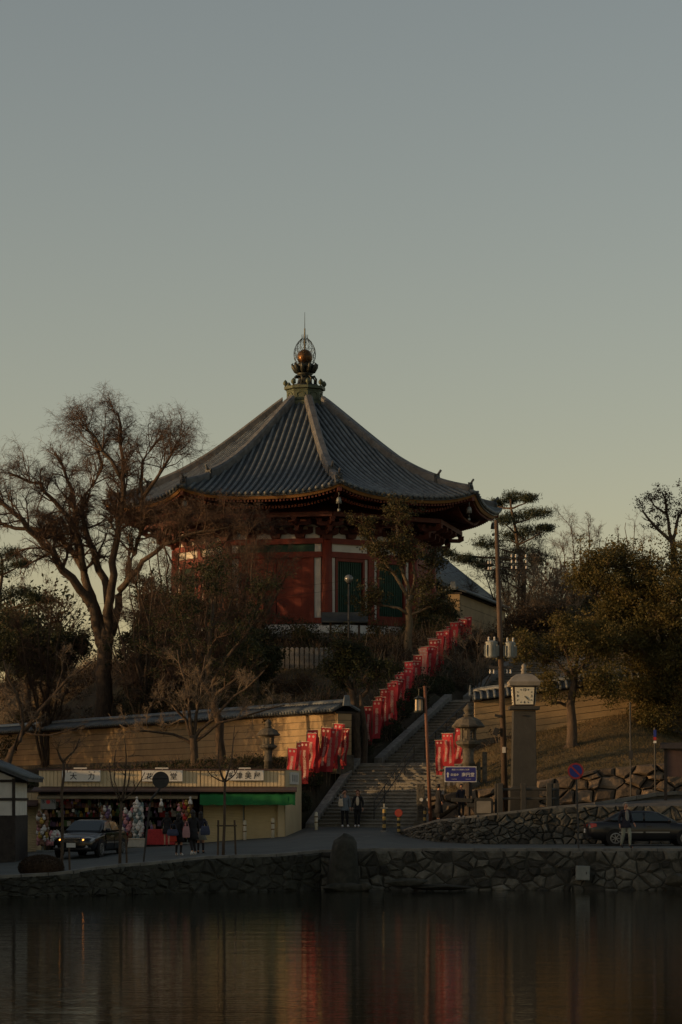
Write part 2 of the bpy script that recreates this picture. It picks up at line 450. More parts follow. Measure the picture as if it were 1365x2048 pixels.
# ------------------------------------------------------------------ terrain
def polyline(pts):
    xs = [p[0] for p in pts]
    def f(x):
        return np.interp(x, xs, [p[1] for p in pts]), np.interp(x, xs, [p[2] for p in pts])
    return f
BANK = [(-30, 85.0, 0.5)] + [(PX(x, d), d, PZ(y, d)) for x, y, d in ((0, 1755, 87.5), (123, 1748, 88.5), (193, 1736, 89.5), (336, 1724, 91.5), (410, 1716, 92.5), (560, 1711, 94), (640, 1703, 95), (720, 1700, 95))] + [(40, 95, 1.45)]
bank = polyline(BANK)
RBACK = [(-40, 113, 0.8), (PX(30, 112.4), 112.4, 1.0), (PX(100, 112.4), 112.4, 1.14), (PX(400, 112.4), 112.4, 1.46), (PX(572, 112.4), 112.4, 1.74), (-1.6, 116.3, 2.05), (-1.1, 116.2, 2.11), (2.0, 115, 2.09), (2.35, 112.6, 1.84), (3.0, 110, 1.7), (3.9, 107.5, 1.57), (5.6, 105.2, 1.5), (40, 105.2, 1.5)]
rback = polyline(RBACK)
def road_z(x, y):
    b, r = bank(x), rback(x)
    return lerp(b[1], r[1], min(1, max(0, (y - b[0]) / (r[0] - b[0]))))

def ruled(name, xs, fa, fb, nv, mt, noise=0.0, kind='structure'):
    V = []; N = len(xs)
    for j in range(nv + 1):
        t = j / nv
        for x in xs:
            a, b = fa(x), fb(x)
            V.append((x, lerp(a[0], b[0], t), lerp(a[1], b[1], t) + (rng.uniform(-noise, noise) if 0 < j < nv else 0)))
    Fc = [(j * N + i, j * N + i + 1, (j + 1) * N + i + 1, (j + 1) * N + i) for j in range(nv) for i in range(N - 1)]
    me = np_mesh(name, np.array(V), np.array(Fc), mt, True)
    o = link_mesh(name, me); o['kind'] = kind
    return o

wv = [(-300, -40, 0), (300, -40, 0), (300, 120, 0), (-300, 120, 0)]
o = link_mesh('water', np_mesh('water', np.array(wv), np.array([[0, 1, 2, 3]]), M['water'])); o['kind'] = 'structure'
xs = sorted(set(list(np.linspace(-30, 30, 121)) + [p[0] for p in RBACK if -30 < p[0] < 30]))
road = ruled('road', xs, lambda x: (bank(x)[0] + 0.05, bank(x)[1]), lambda x: (rback(x)[0] + 0.4, rback(x)[1]), 12, M['asphalt'])
# far ground sheet under everything
o = link_mesh('ground', np_mesh('ground', np.array([(-3000, 121, -0.3), (3000, 121, -0.3), (3000, 5000, -0.3), (-3000, 5000, -0.3)]), np.array([[0, 1, 2, 3]]), M['soil'])); o['kind'] = 'structure'

# kerb stones along the bank: each one its own piece of the road edge
def kerb_run(parent, pts, wd, ht, seg, mt, name='kerb_stone', drop=0.0):
    pts = [Vector(p) for p in pts]
    acc = [0]
    for a, b in zip(pts, pts[1:]): acc.append(acc[-1] + (b - a).length)
    n = int(acc[-1] / seg)
    def at(s):
        for i in range(len(pts) - 1):
            if s <= acc[i + 1] + 1e-6:
                return pts[i].lerp(pts[i + 1], (s - acc[i]) / max(1e-6, acc[i + 1] - acc[i]))
        return pts[-1]
    for i in range(n):
        a, b = at(i * seg), at((i + 1) * seg - 0.015)
        m_, d = (a + b) / 2, b - a
        mb = MB().box((0, 0, 0), (d.length, wd * rng.uniform(.96, 1.04), ht), ry=-math.asin(max(-1, min(1, d.z / d.length))))
        mb.build(name, mt, parent, bevel=0.015, loc=m_ + Vector((0, rng.uniform(-.01, .01), ht / 2 - drop + rng.uniform(-.006, .006))), rot=(0, 0, math.atan2(d.y, d.x)))
kerb_run(road, [(x, bank(x)[0] + 0.16, bank(x)[1]) for x in np.linspace(-14.5, 16, 90)], 0.30, 0.12, 0.95, M['kerb'], drop=0.05)
# painted white edge line, right end of the road
mb = MB()
for i in range(8):
    x0, x1 = 11.2 + i * 1.5, 12.7 + i * 1.5
    z = road_z(x0, 97.2) + 0.006
    mb.add([(x0, 97.1, z), (x1, 97.1, z), (x1, 97.25, z), (x0, 97.25, z)], [(0, 1, 2, 3)])
mb.build('painted_line', M['letter_white'], road)
mb = MB()
for x0, x1, d in ((PX(727, 106), PX(740, 106), 106.0),):
    mb.add([(x0, d, road_z(x0, d) + .006), (x1, d - .15, road_z(x1, d) + .006), (x1, d, road_z(x1, d) + .006), (x0, d + .15, road_z(x0, d) + .006)], [(0, 1, 2, 3)])
mb.build('painted_mark', M['letter_white'], road)

# ---- stone-by-stone retaining walls (Voronoi cells, each stone a bulged block)
def clip_cell(pts, i, poly):
    px_, py_ = pts[i]
    order = sorted(range(len(pts)), key=lambda j: (pts[j][0] - px_) ** 2 + (pts[j][1] - py_) ** 2)[1:16]
    for j in order:
        qx, qy = pts[j]
        mx, my, nx, ny = (px_ + qx) / 2, (py_ + qy) / 2, qx - px_, qy - py_
        out = []
        for k in range(len(poly)):
            a, b = poly[k], poly[(k + 1) % len(poly)]
            da = (a[0] - mx) * nx + (a[1] - my) * ny; db = (b[0] - mx) * nx + (b[1] - my) * ny
            if da <= 0: out.append(a)
            if (da < 0 < db) or (db < 0 < da):
                t = da / (da - db); out.append((a[0] + (b[0] - a[0]) * t, a[1] + (b[1] - a[1]) * t))
        poly = out
        if len(poly) < 3: return None
    return poly

def stone_wall(thing_name, label, cat, base, top, size, bulge, mt, seed, x_stretch=1.35, origin=None, jit=0.42, gap=0.005):
    """base/top: polylines of (x, y, z) with equal point counts; stones fill the face between them"""
    base = [Vector(p) for p in base]; top = [Vector(p) for p in top]
    acc = [0]
    for a, b in zip(base, base[1:]): acc.append(acc[-1] + Vector((b.x - a.x, b.y - a.y)).length)
    L = acc[-1]
    def face(u, v):
        u = min(max(u, 0), L)
        i = max(0, min(len(acc) - 2, int(np.searchsorted(acc, u)) - 1))
        t = (u - acc[i]) / max(1e-6, acc[i + 1] - acc[i])
        b0, t0 = base[i].lerp(base[i + 1], t), top[i].lerp(top[i + 1], t)
        d = base[i + 1] - base[i]
        n = Vector((d.y, -d.x, 0)).normalized()
        return b0.lerp(t0, v), n, (t0 - b0).length
    rr = random.Random(seed)
    T = thing(thing_name, label, cat, base[len(base) // 2])
    org = Vector(base[len(base) // 2])
    # backing
    mb = MB(); N = len(base)
    for i in range(N):
        d = base[min(i + 1, N - 1)] - base[max(i - 1, 0)]; n = Vector((d.y, -d.x, 0)).normalized()
        mb.v += [tuple(base[i] - org + n * .028 - Vector((0, 0, .4))), tuple(top[i] - org + n * .028 - Vector((0, 0, .05))), tuple(top[i] - org - n * .45 - Vector((0, 0, .05))), tuple(base[i] - org - n * .45 - Vector((0, 0, .4)))]
    for i in range(N - 1):
        for k in range(4):
            mb.f.append((4 * i + k, 4 * i + (k + 1) % 4, 4 * i + 4 + (k + 1) % 4, 4 * i + 4 + k))
    mb.build('joint_fill', M['mortar'], T)
    Hm = max((t - b).length for b, t in zip(base, top))
    rows = max(1, round(Hm / size)); cols = max(2, round(L / (size * x_stretch)))
    pts = []
    for r in range(rows):
        for c in range(cols):
            pts.append(((c + .5 + (0.5 if r % 2 else 0) + rr.uniform(-jit, jit)) / cols * L / x_stretch, (r + .5 + rr.uniform(-jit, jit)) / rows * Hm))
    for i in range(len(pts)):
        if rr.random() < .22: pts[i] = None
    for _ in range(len(pts) // 5): pts.append((rr.uniform(0, L / x_stretch), rr.uniform(0, Hm)))
    pts = [p for p in pts if p]
    box = [(0, 0), (L / x_stretch, 0), (L / x_stretch, Hm), (0, Hm)]
    for i in range(len(pts)):
        poly = clip_cell(pts, i, box)
        if not poly: continue
        cx = sum(p[0] for p in poly) / len(poly); cy = sum(p[1] for p in poly) / len(poly)
        # drop tiny corners so that stones are rounded lumps
        q = [p for k, p in enumerate(poly) if math.hypot(p[0] - poly[k - 1][0], p[1] - poly[k - 1][1]) > 0.05]
        if len(q) < 3: continue
        q2 = []
        for k, p in enumerate(q):
            n_ = q[(k + 1) % len(q)]; f_ = rr.uniform(.35, .65); pull = rr.uniform(-.02, .10)
            mx, my = lerp(p[0], n_[0], f_), lerp(p[1], n_[1], f_)
            q2 += [p, (lerp(mx, cx, pull), lerp(my, cy, pull))]
        q = q2
        bl = bulge * rr.uniform(.4, 1.5); gp_ = rr.uniform(0, .022)
        tilt = (rr.uniform(-.3, .3), rr.uniform(-.3, .3))
        rings = []
        ext = max(math.hypot(p[0] - cx, p[1] - cy) for p in q)
        for sc, dep in ((1.0, -.1), (.955, .45), (.62, 1.0)):
            ring = []
            for p in q:
                dx, dy = p[0] - cx, p[1] - cy; ln = math.hypot(dx, dy)
                s_ = sc * max(.2, (ln - gp_) / ln) * rr.uniform(.965, 1.0)
                u, v = (cx + dx * s_) * x_stretch, (cy + dy * s_) / Hm
                pos, n, hh = face(u, v)
                ring.append(pos + n * (bl * dep * (1 + tilt[0] * dx / ext + tilt[1] * dy / ext) + rr.uniform(-.012, .012)) - org)
            rings.append(ring)
        MB().loft(rings).build('stone', mt, T, smooth=False)
    return T

xsb = list(np.linspace(-14, 15.5, 60))
sl = [x for x in xsb if x <= -0.85] + [-0.75]
sr = [-0.75] + [x for x in xsb if x > -0.7]
for nm, lab, seq, sz, sd_, mt_ in (('retaining_wall', 'low dark stone retaining wall along the pond below the black sedan and shops', sl, 0.30, 3, 'wet_stone'), ('retaining_wall', 'taller rubble stone retaining wall along the pond below the parked car, right of the standing stone', sr, 0.31, 5, 'stone')):
    stone_wall(nm, lab, 'wall', [(x, bank(x)[0] - 0.10, -0.25) for x in seq], [(x, bank(x)[0] + 0.0, bank(x)[1] - 0.02) for x in seq], sz, 0.08, M[mt_], sd_)
# small-stone wall between the road and the raised footpath
WB = [(2.45, 112.4, 1.80), (3.0, 110, 1.66), (3.9, 107.5, 1.53), (5.6, 105.2, 1.46), (8.5, 105.2, 1.46), (10.4, 105.2, 1.46), (13.3, 105.2, 1.46), (17, 105.2, 1.46)]
WT_ = [(2.6, 112.5, 1.92), (3.15, 110.1, 2.12), (4.05, 107.7, 2.42), (5.7, 105.5, 2.62), (8.5, 105.5, 2.97), (10.4, 105.5, 3.04), (13.3, 105.5, 3.06), (17, 105.5, 3.1)]
stone_wall('rubble_wall', 'wall of small rounded stones behind the right-hand car, tapering towards the stairs', 'wall', WB, WT_, 0.29, 0.10, M['stone'], 8, 1.15)
# boulder wall at the foot of the grass slope
BB = [(3.9, 113.6, 2.35), (5.2, 112.8, 2.5), (6.8, 112.4, 2.7), (9.0, 112.2, 3.0), (11.1, 112.2, 3.2), (13.2, 112.2, 3.45), (17, 112.2, 3.6)]
BT = [(3.9, 114.0, 3.45), (5.2, 113.5, 3.7), (6.8, 113.2, 3.85), (9.0, 113.2, 4.2), (11.1, 113.2, 4.62), (13.2, 113.2, 4.85), (17, 113.2, 5.0)]
stone_wall('boulder_wall', 'wall of large ochre boulders below the grassy slope, behind the clock tower', 'wall', BB, BT, 0.66, 0.28, M['boulder'], 12, 1.25)
# raised footpath
wt, bb = polyline(WT_), polyline(BB)
xs = list(np.linspace(2.6, 30, 60))
def wtf(x): a = wt(x); return (a[0], a[1] - 0.01)
def bbf(x):
    if x < 3.9: return (113.9, lerp(1.95, 2.35, (x - 2.6) / 1.3))
    a = bb(x); return (a[0] + .3, a[1] + .02)
footpath = ruled('footpath', xs, wtf, bbf, 6, M['pave'])
def path_z(x, y):
    a, b = wtf(x), bbf(x)
    return lerp(a[1], b[1], min(1, max(0, (y - a[0]) / (b[0] - a[0]))))
kerb_run(footpath, [(x, wt(x)[0] + .12, wt(x)[1]) for x in np.linspace(2.7, 10.6, 30)], 0.25, 0.10, 0.8, M['kerb'], drop=0.04)
# sloping kerb of the ramp behind the car
kerb_run(footpath, [(PX(1190, 109.5), 109.5, PZ(1607, 109.5)), (PX(1330, 110), 110, PZ(1584, 110)), (19, 110, PZ(1580, 110))], 0.22, 0.16, 0.9, M['kerb'], drop=0.12)
mb = MB()
a, b, c_ = P(1190, 1608, 109.55), P(1330, 1585, 110.05), Vector((19, 110.05, PZ(1581, 110)))
mb.add([(a.x, a.y, 2.8), a, b, (b.x, b.y, 2.8), c_, (c_.x, c_.y, 2.8), (b.x, 112.6, b.z), (c_.x, 112.6, c_.z), (a.x, 112.6, a.z)], [(0, 3, 2, 1), (3, 5, 4, 2), (1, 2, 6, 8), (2, 4, 7, 6)])
mb.build('ramp', M['pave'], footpath)

ap_ = [(1.5, 115.3, 2.075), (2.1, 111.6, 1.80), (2.55, 112.35, 1.87), (3.2, 112.9, 2.08), (4.0, 113.75, 2.36), (4.1, 114.4, 2.36), (3.7, 114.9, 2.12), (2.6, 115.3, 2.09)]
o = link_mesh('pavement', MB().add([(2.7, 114.2, 2.08)] + ap_, [(0, i + 1, (i + 1) % 8 + 1) for i in range(8)]).mesh('pavement', M['asphalt'])); o['kind'] = 'structure'
# ---- stair geometry
S0 = Vector((-1.1, 116.0)); SD = Vector((0.3714, 0.9285)); SR = Vector((0.9285, -0.3714))
SEG = [(0, 2.11), (5.385, 4.90), (8.6, 5.05), (18.16, 8.30), (21.4, 8.45), (32.9, 12.0)]
def stair_z(s): return float(np.interp(s, [q[0] for q in SEG], [q[1] for q in SEG]))
def stair_pt(s, off, dz=0.0):
    p = S0 + SD * s + SR * off
    return Vector((p.x, p.y, stair_z(s) + dz))
def stair_w(s): return 5.0 if s < 5.4 else 3.6

# ---- hill (thin-plate spline through surveyed points)
CP = [(-60, 116.5, 3.4), (-30, 116.5, 3.6), (-13, 116.5, 3.7), (-6, 116.5, 3.95), (-2.7, 117, 4.0)]
def wall_l(t): return (0.17 - 21 * t, 120 + 40 * t)
for t in (0, .25, .5, .75, 1, 1.4):
    x, y = wall_l(t)
    CP.append((x - .885 * .4, y - .465 * .4, 5.2))
    CP.append((x - .885 * 5, y - .465 * 5, 4.6))
    CP.append((x + .885 * .9, y + .465 * .9, 6.6 + .5 * t))
    CP.append((x + .885 * 3.5, y + .465 * 3.5, 8.2 + .7 * t))
for x, y, z in ((-2, 137, 9.6), (-3.9, 142, 10.4), (0.2, 142, 10.5), (-10, 148, 10.6), (-17, 160, 11), (-26, 172, 10.2), (-40, 190, 10.5), (-60, 170, 9), (-60, 210, 11), (-100, 300, 13), (-40, 280, 13), (0, 300, 13), (60, 300, 13), (110, 300, 13),
                (-10, 152, 12), (-2, 148.5, 12), (5, 150, 12), (-12, 160, 12), (8, 160, 12), (-10, 170, 12), (6, 170, 12), (-2, 180, 12), (-2, 160, 12), (14, 165, 12.1), (20, 180, 12.2), (-15, 190, 12.2), (40, 220, 12.5),
                (3.9, 114.2, 3.4), (5.2, 113.9, 3.65), (6.8, 113.7, 3.85), (9, 113.7, 4.2), (11.1, 113.7, 4.62), (13.2, 113.7, 4.85), (17, 113.7, 5.0), (30, 113.7, 5.3), (60, 113.7, 5.6), (10.3, 118, 5.55), (6.0, 119.0, 5.0), (16, 122, 6.1), (25, 130, 7.4), (40, 150, 9.5), (60, 170, 11), (100, 200, 12)):
    CP.append((x, y, z))
def wall_r(t): return (6.25 + 7.25 * t, 122.4 + .145 * t, 5.93 + .94 * t)
for t in (0, .33, .66, 1):
    x, y, z = wall_r(t)
    CP.append((x, y - .5, z + .45 * t)); CP.append((x, y + 1.0, z + .6)); CP.append((x + 1.5, y + 9, z + 2.6))
for s, dz in ((0, -.25), (2.7, -.3), (5.4, -.35), (8.6, -.3), (13, -.35), (18.1, -.35), (21.4, -.3), (27, -.35), (32.9, -.2)):
    for off in (0.0, stair_w(s)):
        p = stair_pt(s, off, dz); CP.append(tuple(p))
for s, z in ((1.5, 3.4), (5.4, 5.3), (8.6, 6.1), (18.2, 9.2), (27, 11.4)):
    p = stair_pt(s, -1.3); CP.append((p.x, p.y, z))
for s, z in ((23, 9.6), (29, 11.6)):
    p = stair_pt(s, 5.5); CP.append((p.x, p.y, z))
cp = np.array(CP); sc_ = 30.0
def tps_phi(r2): return np.where(r2 > 1e-12, .5 * r2 * np.log(np.maximum(r2, 1e-12)), 0)
Aq = cp[:, :2] / sc_; nq = len(Aq)
K = tps_phi(((Aq[:, None] - Aq[None]) ** 2).sum(-1)) + np.eye(nq) * 2e-4
Pm = np.hstack([np.ones((nq, 1)), Aq])
sol = np.linalg.solve(np.block([[K, Pm], [Pm.T, np.zeros((3, 3))]]), np.concatenate([cp[:, 2], np.zeros(3)]))
def hill(xy):
    q = np.atleast_2d(np.asarray(xy, float)) / sc_
    z = tps_phi(((q[:, None] - Aq[None]) ** 2).sum(-1)) @ sol[:nq] + sol[nq] + q @ sol[nq + 1:]
    X_, Y_ = q[:, 0] * sc_, q[:, 1] * sc_
    z = np.minimum(z, 12.4 + np.maximum(0, Y_ - 185) * .01)
    sl_ = (X_ - .17) * .885 + (Y_ - 120) * .465          # signed distance behind the left wall
    z = np.where((sl_ < .2) & (X_ < 0.6), np.minimum(z, 5.22 + np.minimum(0, sl_) * .10), z)
    z = np.where((sl_ >= .2) & (X_ < 0), np.minimum(z, 5.6 + sl_ * .85), z)
    wy = 122.4 + (X_ - 6.25) * .02                         # right wall line
    fr_ = (X_ > 6.0) & (X_ < 24) & (Y_ < wy + .2)
    z = np.where(fr_, np.minimum(z, 5.96 + np.maximum(0, X_ - 6.25) * .19), z)
    bh_ = (X_ > 6.0) & (X_ < 24) & (Y_ >= wy + .2)
    z = np.where(bh_, np.minimum(z, 6.2 + (X_ - 6.25) * .13 + (Y_ - wy) * .45), z)
    s_ = (X_ - S0.x) * SD.x + (Y_ - S0.y) * SD.y; of_ = (X_ - S0.x) * SR.x + (Y_ - S0.y) * SR.y
    zs = np.interp(s_, [k_[0] for k_ in SEG], [k_[1] for k_ in SEG])
    w_ = np.where(s_ < 5.6, 5.0, 3.6)
    inside = (s_ > -1) & (s_ < 37) & (of_ > -.75) & (of_ < w_ + .75)
    z = np.where(inside, np.minimum(z, zs - .42), z)
    z = np.where((s_ > -1) & (s_ < 34) & (of_ <= -.75) & (of_ > -4), np.minimum(z, zs + .15 + (-of_ - .75) * .55), z)
    z = np.where((s_ > 2) & (s_ < 34) & (of_ >= w_ + .75) & (of_ < w_ + 6), np.minimum(z, zs + .2 + (of_ - w_ - .75) * .4), z)
    return z
def hill_z(x, y):
    return float(hill([(x, y)])[0])
HF = [(-90, 116.4), (-2.6, 116.6), (-1.6, 116.9), (-1.1, 116.4), (3.7, 114.4), (3.9, 113.95), (5.2, 113.45), (6.8, 113.15), (17, 113.15), (90, 113.15)]
hxs = sorted(set(list(np.linspace(-90, -24, 24)) + list(np.linspace(-24, 24, 110)) + list(np.linspace(24, 90, 24)) + [p[0] for p in HF]))
front = np.interp(hxs, [p[0] for p in HF], [p[1] for p in HF])
tt = np.concatenate([np.linspace(0, .22, 110), .22 + np.linspace(0.004, .78, 50)])
GX = np.repeat(np.array(hxs)[None], len(tt), 0); GY = front[None] * (1 - tt[:, None]) + 320 * tt[:, None]
GZ = hill(np.stack([GX.ravel(), GY.ravel()], 1)).reshape(GX.shape) + nrng.normal(0, .03, GX.shape)
Nn = len(hxs)
GZ0 = GZ[0].copy()
V = np.concatenate([np.stack([GX[0], GY[0], GZ0 - 4], 1), np.stack([GX.ravel(), GY.ravel(), GZ.ravel()], 1)])
idx = np.arange((len(tt)) * Nn).reshape(len(tt), Nn)
Fh = np.array([(j * Nn + i, j * Nn + i + 1, (j + 1) * Nn + i + 1, (j + 1) * Nn + i) for j in range(len(tt)) for i in range(Nn - 1)])
hillm = np_mesh('hillside', V, Fh, M['soil'], True)
hillm.materials.append(M['drygrass'])
mi = np.zeros(len(Fh), dtype=np.int32)
fc = V[Fh].mean(1)
mi[(fc[:, 0] > 4.5) & (fc[:, 1] < 122.4 + (fc[:, 0] - 6.25) * .02 + .3)] = 1
mi[(fc[:, 0] < -2.2) & (fc[:, 1] < 168) & (fc[:, 0] > -30) & (nrng.random(len(fc)) < .0 + 1.0 * (np.sin(fc[:, 0] * .9) + np.sin(fc[:, 1] * .7) > .1))] = 1
hillm.polygons.foreach_set('material_index', mi)
hill_o = link_mesh('hillside', hillm); hill_o['kind'] = 'structure'

# ------------------------------------------------------------------ stone stairs
st = thing('stone_stairs', 'long grey stone stairway climbing from the road to the temple terrace', 'stairs', stair_pt(0, 2.5))
so = Vector(stair_pt(0, 2.5)); sang = math.atan2(SR.y, SR.x)
def flight(s_a, s_b, z_a, z_b, n, w):
    run = (s_b - s_a) / n; ris = (z_b - z_a) / n
    for i in range(n):
        s = s_a + run * i
        p = S0 + SD * (s + run / 2 + .04) + SR * (w / 2)
        k = 3
        cut = [0] + sorted(rng.uniform(.15, .85) for _ in range(k - 1)) + [1]
        # one slab per step, worn a little differently each
        h = .30
        mb = MB().box((0, .05, -.03), (w, run + .10, h - .06)).box((0, 0, h / 2 - .03), (w, run + .14, .06), rx=rng.uniform(-.01, .01))
        mb.build('step', M['stair'], st, bevel=0.012, loc=Vector((p.x, p.y, z_a + ris * (i + 1) - h / 2 + rng.uniform(-.008, .008))) - so, rot=(0, rng.uniform(-.002, .002), sang))
flight(0, 5.385, 2.11, 4.90, 17, 5.0)
flight(8.6, 18.16, 5.05, 8.30, 21, 3.6)
flight(21.4, 32.9, 8.45, 12.0, 23, 3.6)
for s_a, s_b, z, w in ((5.385, 8.7, 4.98, 5.0), (18.16, 21.5, 8.38, 3.6), (32.9, 36, 12.02, 3.6)):
    n = 4
    for i in range(n):
        s = lerp(s_a, s_b, (i + .5) / n); p = S0 + SD * s + SR * (w / 2)
        MB().box((0, 0, 0), (w, (s_b - s_a) / n - .012, .25)).build('landing_slab', M['stair'], st, bevel=.012, loc=Vector((p.x, p.y, z - .125 + .02 + rng.uniform(-.004, .004))) - so, rot=(0, 0, sang))
for off0, lab in ((-0.24, None), (1, None)):
    for s_a, s_b, w, z_a, z_b in ((-.2, 5.5, 5.0, 2.05, 5.05), (8.3, 18.3, 3.6, 5.10, 8.5), (21.1, 33, 3.6, 8.5, 12.15)):
        off = off0 if off0 < 0 else w + .24
        n = max(3, int((s_b - s_a) / 1.4))
        for i in range(n):
            sa, sb = lerp(s_a, s_b, i / n), lerp(s_a, s_b, (i + 1) / n) - .012
            za, zb = lerp(z_a, z_b, i / n), lerp(z_a, z_b, (i + 1) / n)
            a, b = S0 + SD * sa + SR * off, S0 + SD * sb + SR * off
            ring = lambda p, z: [Vector((p.x - SR.x * .2, p.y - SR.y * .2, z - .5)) - so, Vector((p.x + SR.x * .2, p.y + SR.y * .2, z - .5)) - so, Vector((p.x + SR.x * .2, p.y + SR.y * .2, z + .2)) - so, Vector((p.x - SR.x * .2, p.y - SR.y * .2, z + .2)) - so]
            MB().loft([ring(a, za), ring(b, zb)]).build('side_kerb', M['granite'], st, bevel=.015)
# hand rail up the middle of the lower flights
hr = thing('handrail', 'black steel handrail up the middle of the lower stairs', 'handrail', stair_pt(.4, 2.6)); ho = Vector(stair_pt(.4, 2.6))
ss = [.4, 1.7, 3.0, 4.3, 5.5]
for s in ss:
    p = stair_pt(s, 2.6) - ho
    MB().tube([p + Vector((0, 0, -.1)), p + Vector((0, 0, .92))], .028, 6).build('post', M['post_dark'], hr)
for dz in (.5, .92):
    MB().tube([stair_pt(s, 2.6, dz) - ho for s in ss], .025, 6).build('rail', M['post_dark'], hr)
hr2 = thing('handrail', 'black steel handrail on the upper stairs above the landing', 'handrail', stair_pt(8.9, 1.9)); ho = Vector(stair_pt(8.9, 1.9))
ss = [8.9, 10.4, 11.9, 13.4, 14.9]
for s in ss:
    p = stair_pt(s, 1.9) - ho
    MB().tube([p + Vector((0, 0, -.1)), p + Vector((0, 0, .92))], .028, 6).build('post', M['post_dark'], hr2)
for dz in (.5, .92):
    MB().tube([stair_pt(s, 1.9, dz) - ho for s in ss], .025, 6).build('rail', M['post_dark'], hr2)

# ------------------------------------------------------------------ plastered boundary walls with tiled coping
_caps = {}
def earth_wall(name, label, a, b, h, cop=0.5, thick=0.7, nb=6, tile_sp=0.30, foot=.7):
    """a, b: base ends (Vector); wall height h to the eave"""
    a, b = Vector(a), Vector(b)
    d = b - a; L2 = Vector((d.x, d.y)).length; ang = math.atan2(d.y, d.x); slope = d.z / L2
    T = thing(name, label, 'wall', a, ang)
    sh = lambda x, z: z + slope * x
    def slab(x0, x1, y0, y1, z0, z1):
        return [(x0, y0, sh(x0, z0)), (x1, y0, sh(x1, z0)), (x1, y1, sh(x1, z0)), (x0, y1, sh(x0, z0)), (x0, y0, sh(x0, z1)), (x1, y0, sh(x1, z1)), (x1, y1, sh(x1, z1)), (x0, y1, sh(x0, z1))]
    bf = [(0, 3, 2, 1), (4, 5, 6, 7), (0, 1, 5, 4), (1, 2, 6, 5), (2, 3, 7, 6), (3, 0, 4, 7)]
    MB().add(slab(-.05, L2 + .05, -thick / 2 - .1, thick / 2 + .1, -foot, .16), bf).build('stone_footing', M['oldstone'], T)
    MB().add(slab(.01, L2 - .01, -thick / 2 + .02, thick / 2 - .02, .1, h), bf).build('core', M['plaster_line'], T)
    bh = (h - .16) / nb
    for i in range(nb):
        MB().add(slab(0, L2, -thick / 2, thick / 2, .16 + bh * i + .016, .16 + bh * (i + 1) - .016), bf).build('plaster_band', M['plaster'], T)
    ov = .38
    # timber plate, pan roof, ridge
    MB().add(slab(-.05, L2 + .05, -thick / 2 - .14, thick / 2 + .14, h, h + .09), bf).build('wall_plate', M['darkwood'], T)
    w2 = thick / 2 + ov
    def rf(x): return [(x, -w2, sh(x, h + .06)), (x, 0, sh(x, h + cop - .1)), (x, w2, sh(x, h + .06)), (x, w2, sh(x, h + .12)), (x, 0, sh(x, h + cop - .02)), (x, -w2, sh(x, h + .12))]
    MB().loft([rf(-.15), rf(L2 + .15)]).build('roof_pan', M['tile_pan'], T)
    n = int(L2 / tile_sp)
    key = (round(w2, 3), round(cop, 3))
    if key not in _caps:
        A, B = Vector((0, -w2 - .03, .13)), Vector((0, -.05, cop - .01))
        _caps[key] = MB().tube([A, B], .075, 6).tube([A + Vector((0, -.012, 0)), A + Vector((0, .03, .01))], .085, 8).mesh('cover_tile', M['tile'], True)
    for i in range(n + 1):
        x = i * L2 / n
        link_mesh('cover_tile', _caps[key], T, (x, 0, sh(x, h)))
    bt = MB()
    for i in range(n + 1):
        x = i * L2 / n; bt.tube([(x, w2 + .04, sh(x, h + .13)), (x, .05, sh(x, h + cop - .01))], .075, 6)
    bt.build('rear_cover_tiles', M['tile'], T, smooth=True)['kind'] = 'stuff'
    MB().tube([(-.2, 0, sh(-.2, h + cop + .02)), (L2 + .2, 0, sh(L2 + .2, h + cop + .02))], .15, 8).build('ridge', M['tile'], T, smooth=True)
    for x in (-.2, L2 + .2):
        MB().box((x, 0, sh(x, h + cop + .08)), (.12, .42, .5), taper=.6).build('end_tile', M['tile'], T, bevel=.03)
    return T
x, y = wall_l(1.3)
wallL = earth_wall('plastered_wall', 'long ochre plastered wall with tiled top behind the shops, left of the stairs', (x, y, 5.2), (*wall_l(0), 5.2), 2.07)
x0, y0, z0 = wall_r(0); x1, y1, z1 = wall_r(1.9)
wallR = earth_wall('plastered_wall', 'sunlit ochre plastered wall with tiled top rising to the right of the stairs, behind the clock tower', (x0, y0, z0), (x1, y1, z1), 1.95)
a = P(908, 1256, 152); b = P(1000, 1262, 166)
wallU = earth_wall('plastered_wall', 'short pale plastered wall at the top of the stairs beside the temple', (a.x, a.y, 13.3), (b.x, b.y, 13.3), 2.0, nb=3, cop=.4, foot=1.8)

# small picket fence above the left wall
pf = thing('picket_fence', 'low weathered picket fence on the slope above the left plastered wall', 'fence', P(245, 1425, 149))
po = Vector(pf.location)
pk = MB().box((0, 0, .28), (.07, .03, .62)).add([(-.035, -.015, .59), (.035, -.015, .59), (.035, .015, .59), (-.035, .015, .59), (0, 0, .66)], [(0, 1, 4), (1, 2, 4), (2, 3, 4), (3, 0, 4)]).mesh('picket', M['bark_pale'])
prev = None
for i in range(34):
    px_ = lerp(140, 350, i / 33); d = lerp(153, 143, i / 33)
    X = PX(px_, d); q = Vector((X, d, hill_z(X, d))) - po
    link_mesh('picket', pk, pf, q, (0, 0, -.4))
    if prev and i % 3 == 0:
        MB().tube([prev + Vector((0, .02, .42)), q + Vector((0, .02, .42))], .025, 5).build('rail', M['bark_pale'], pf); prev = q
    if not prev: prev = q
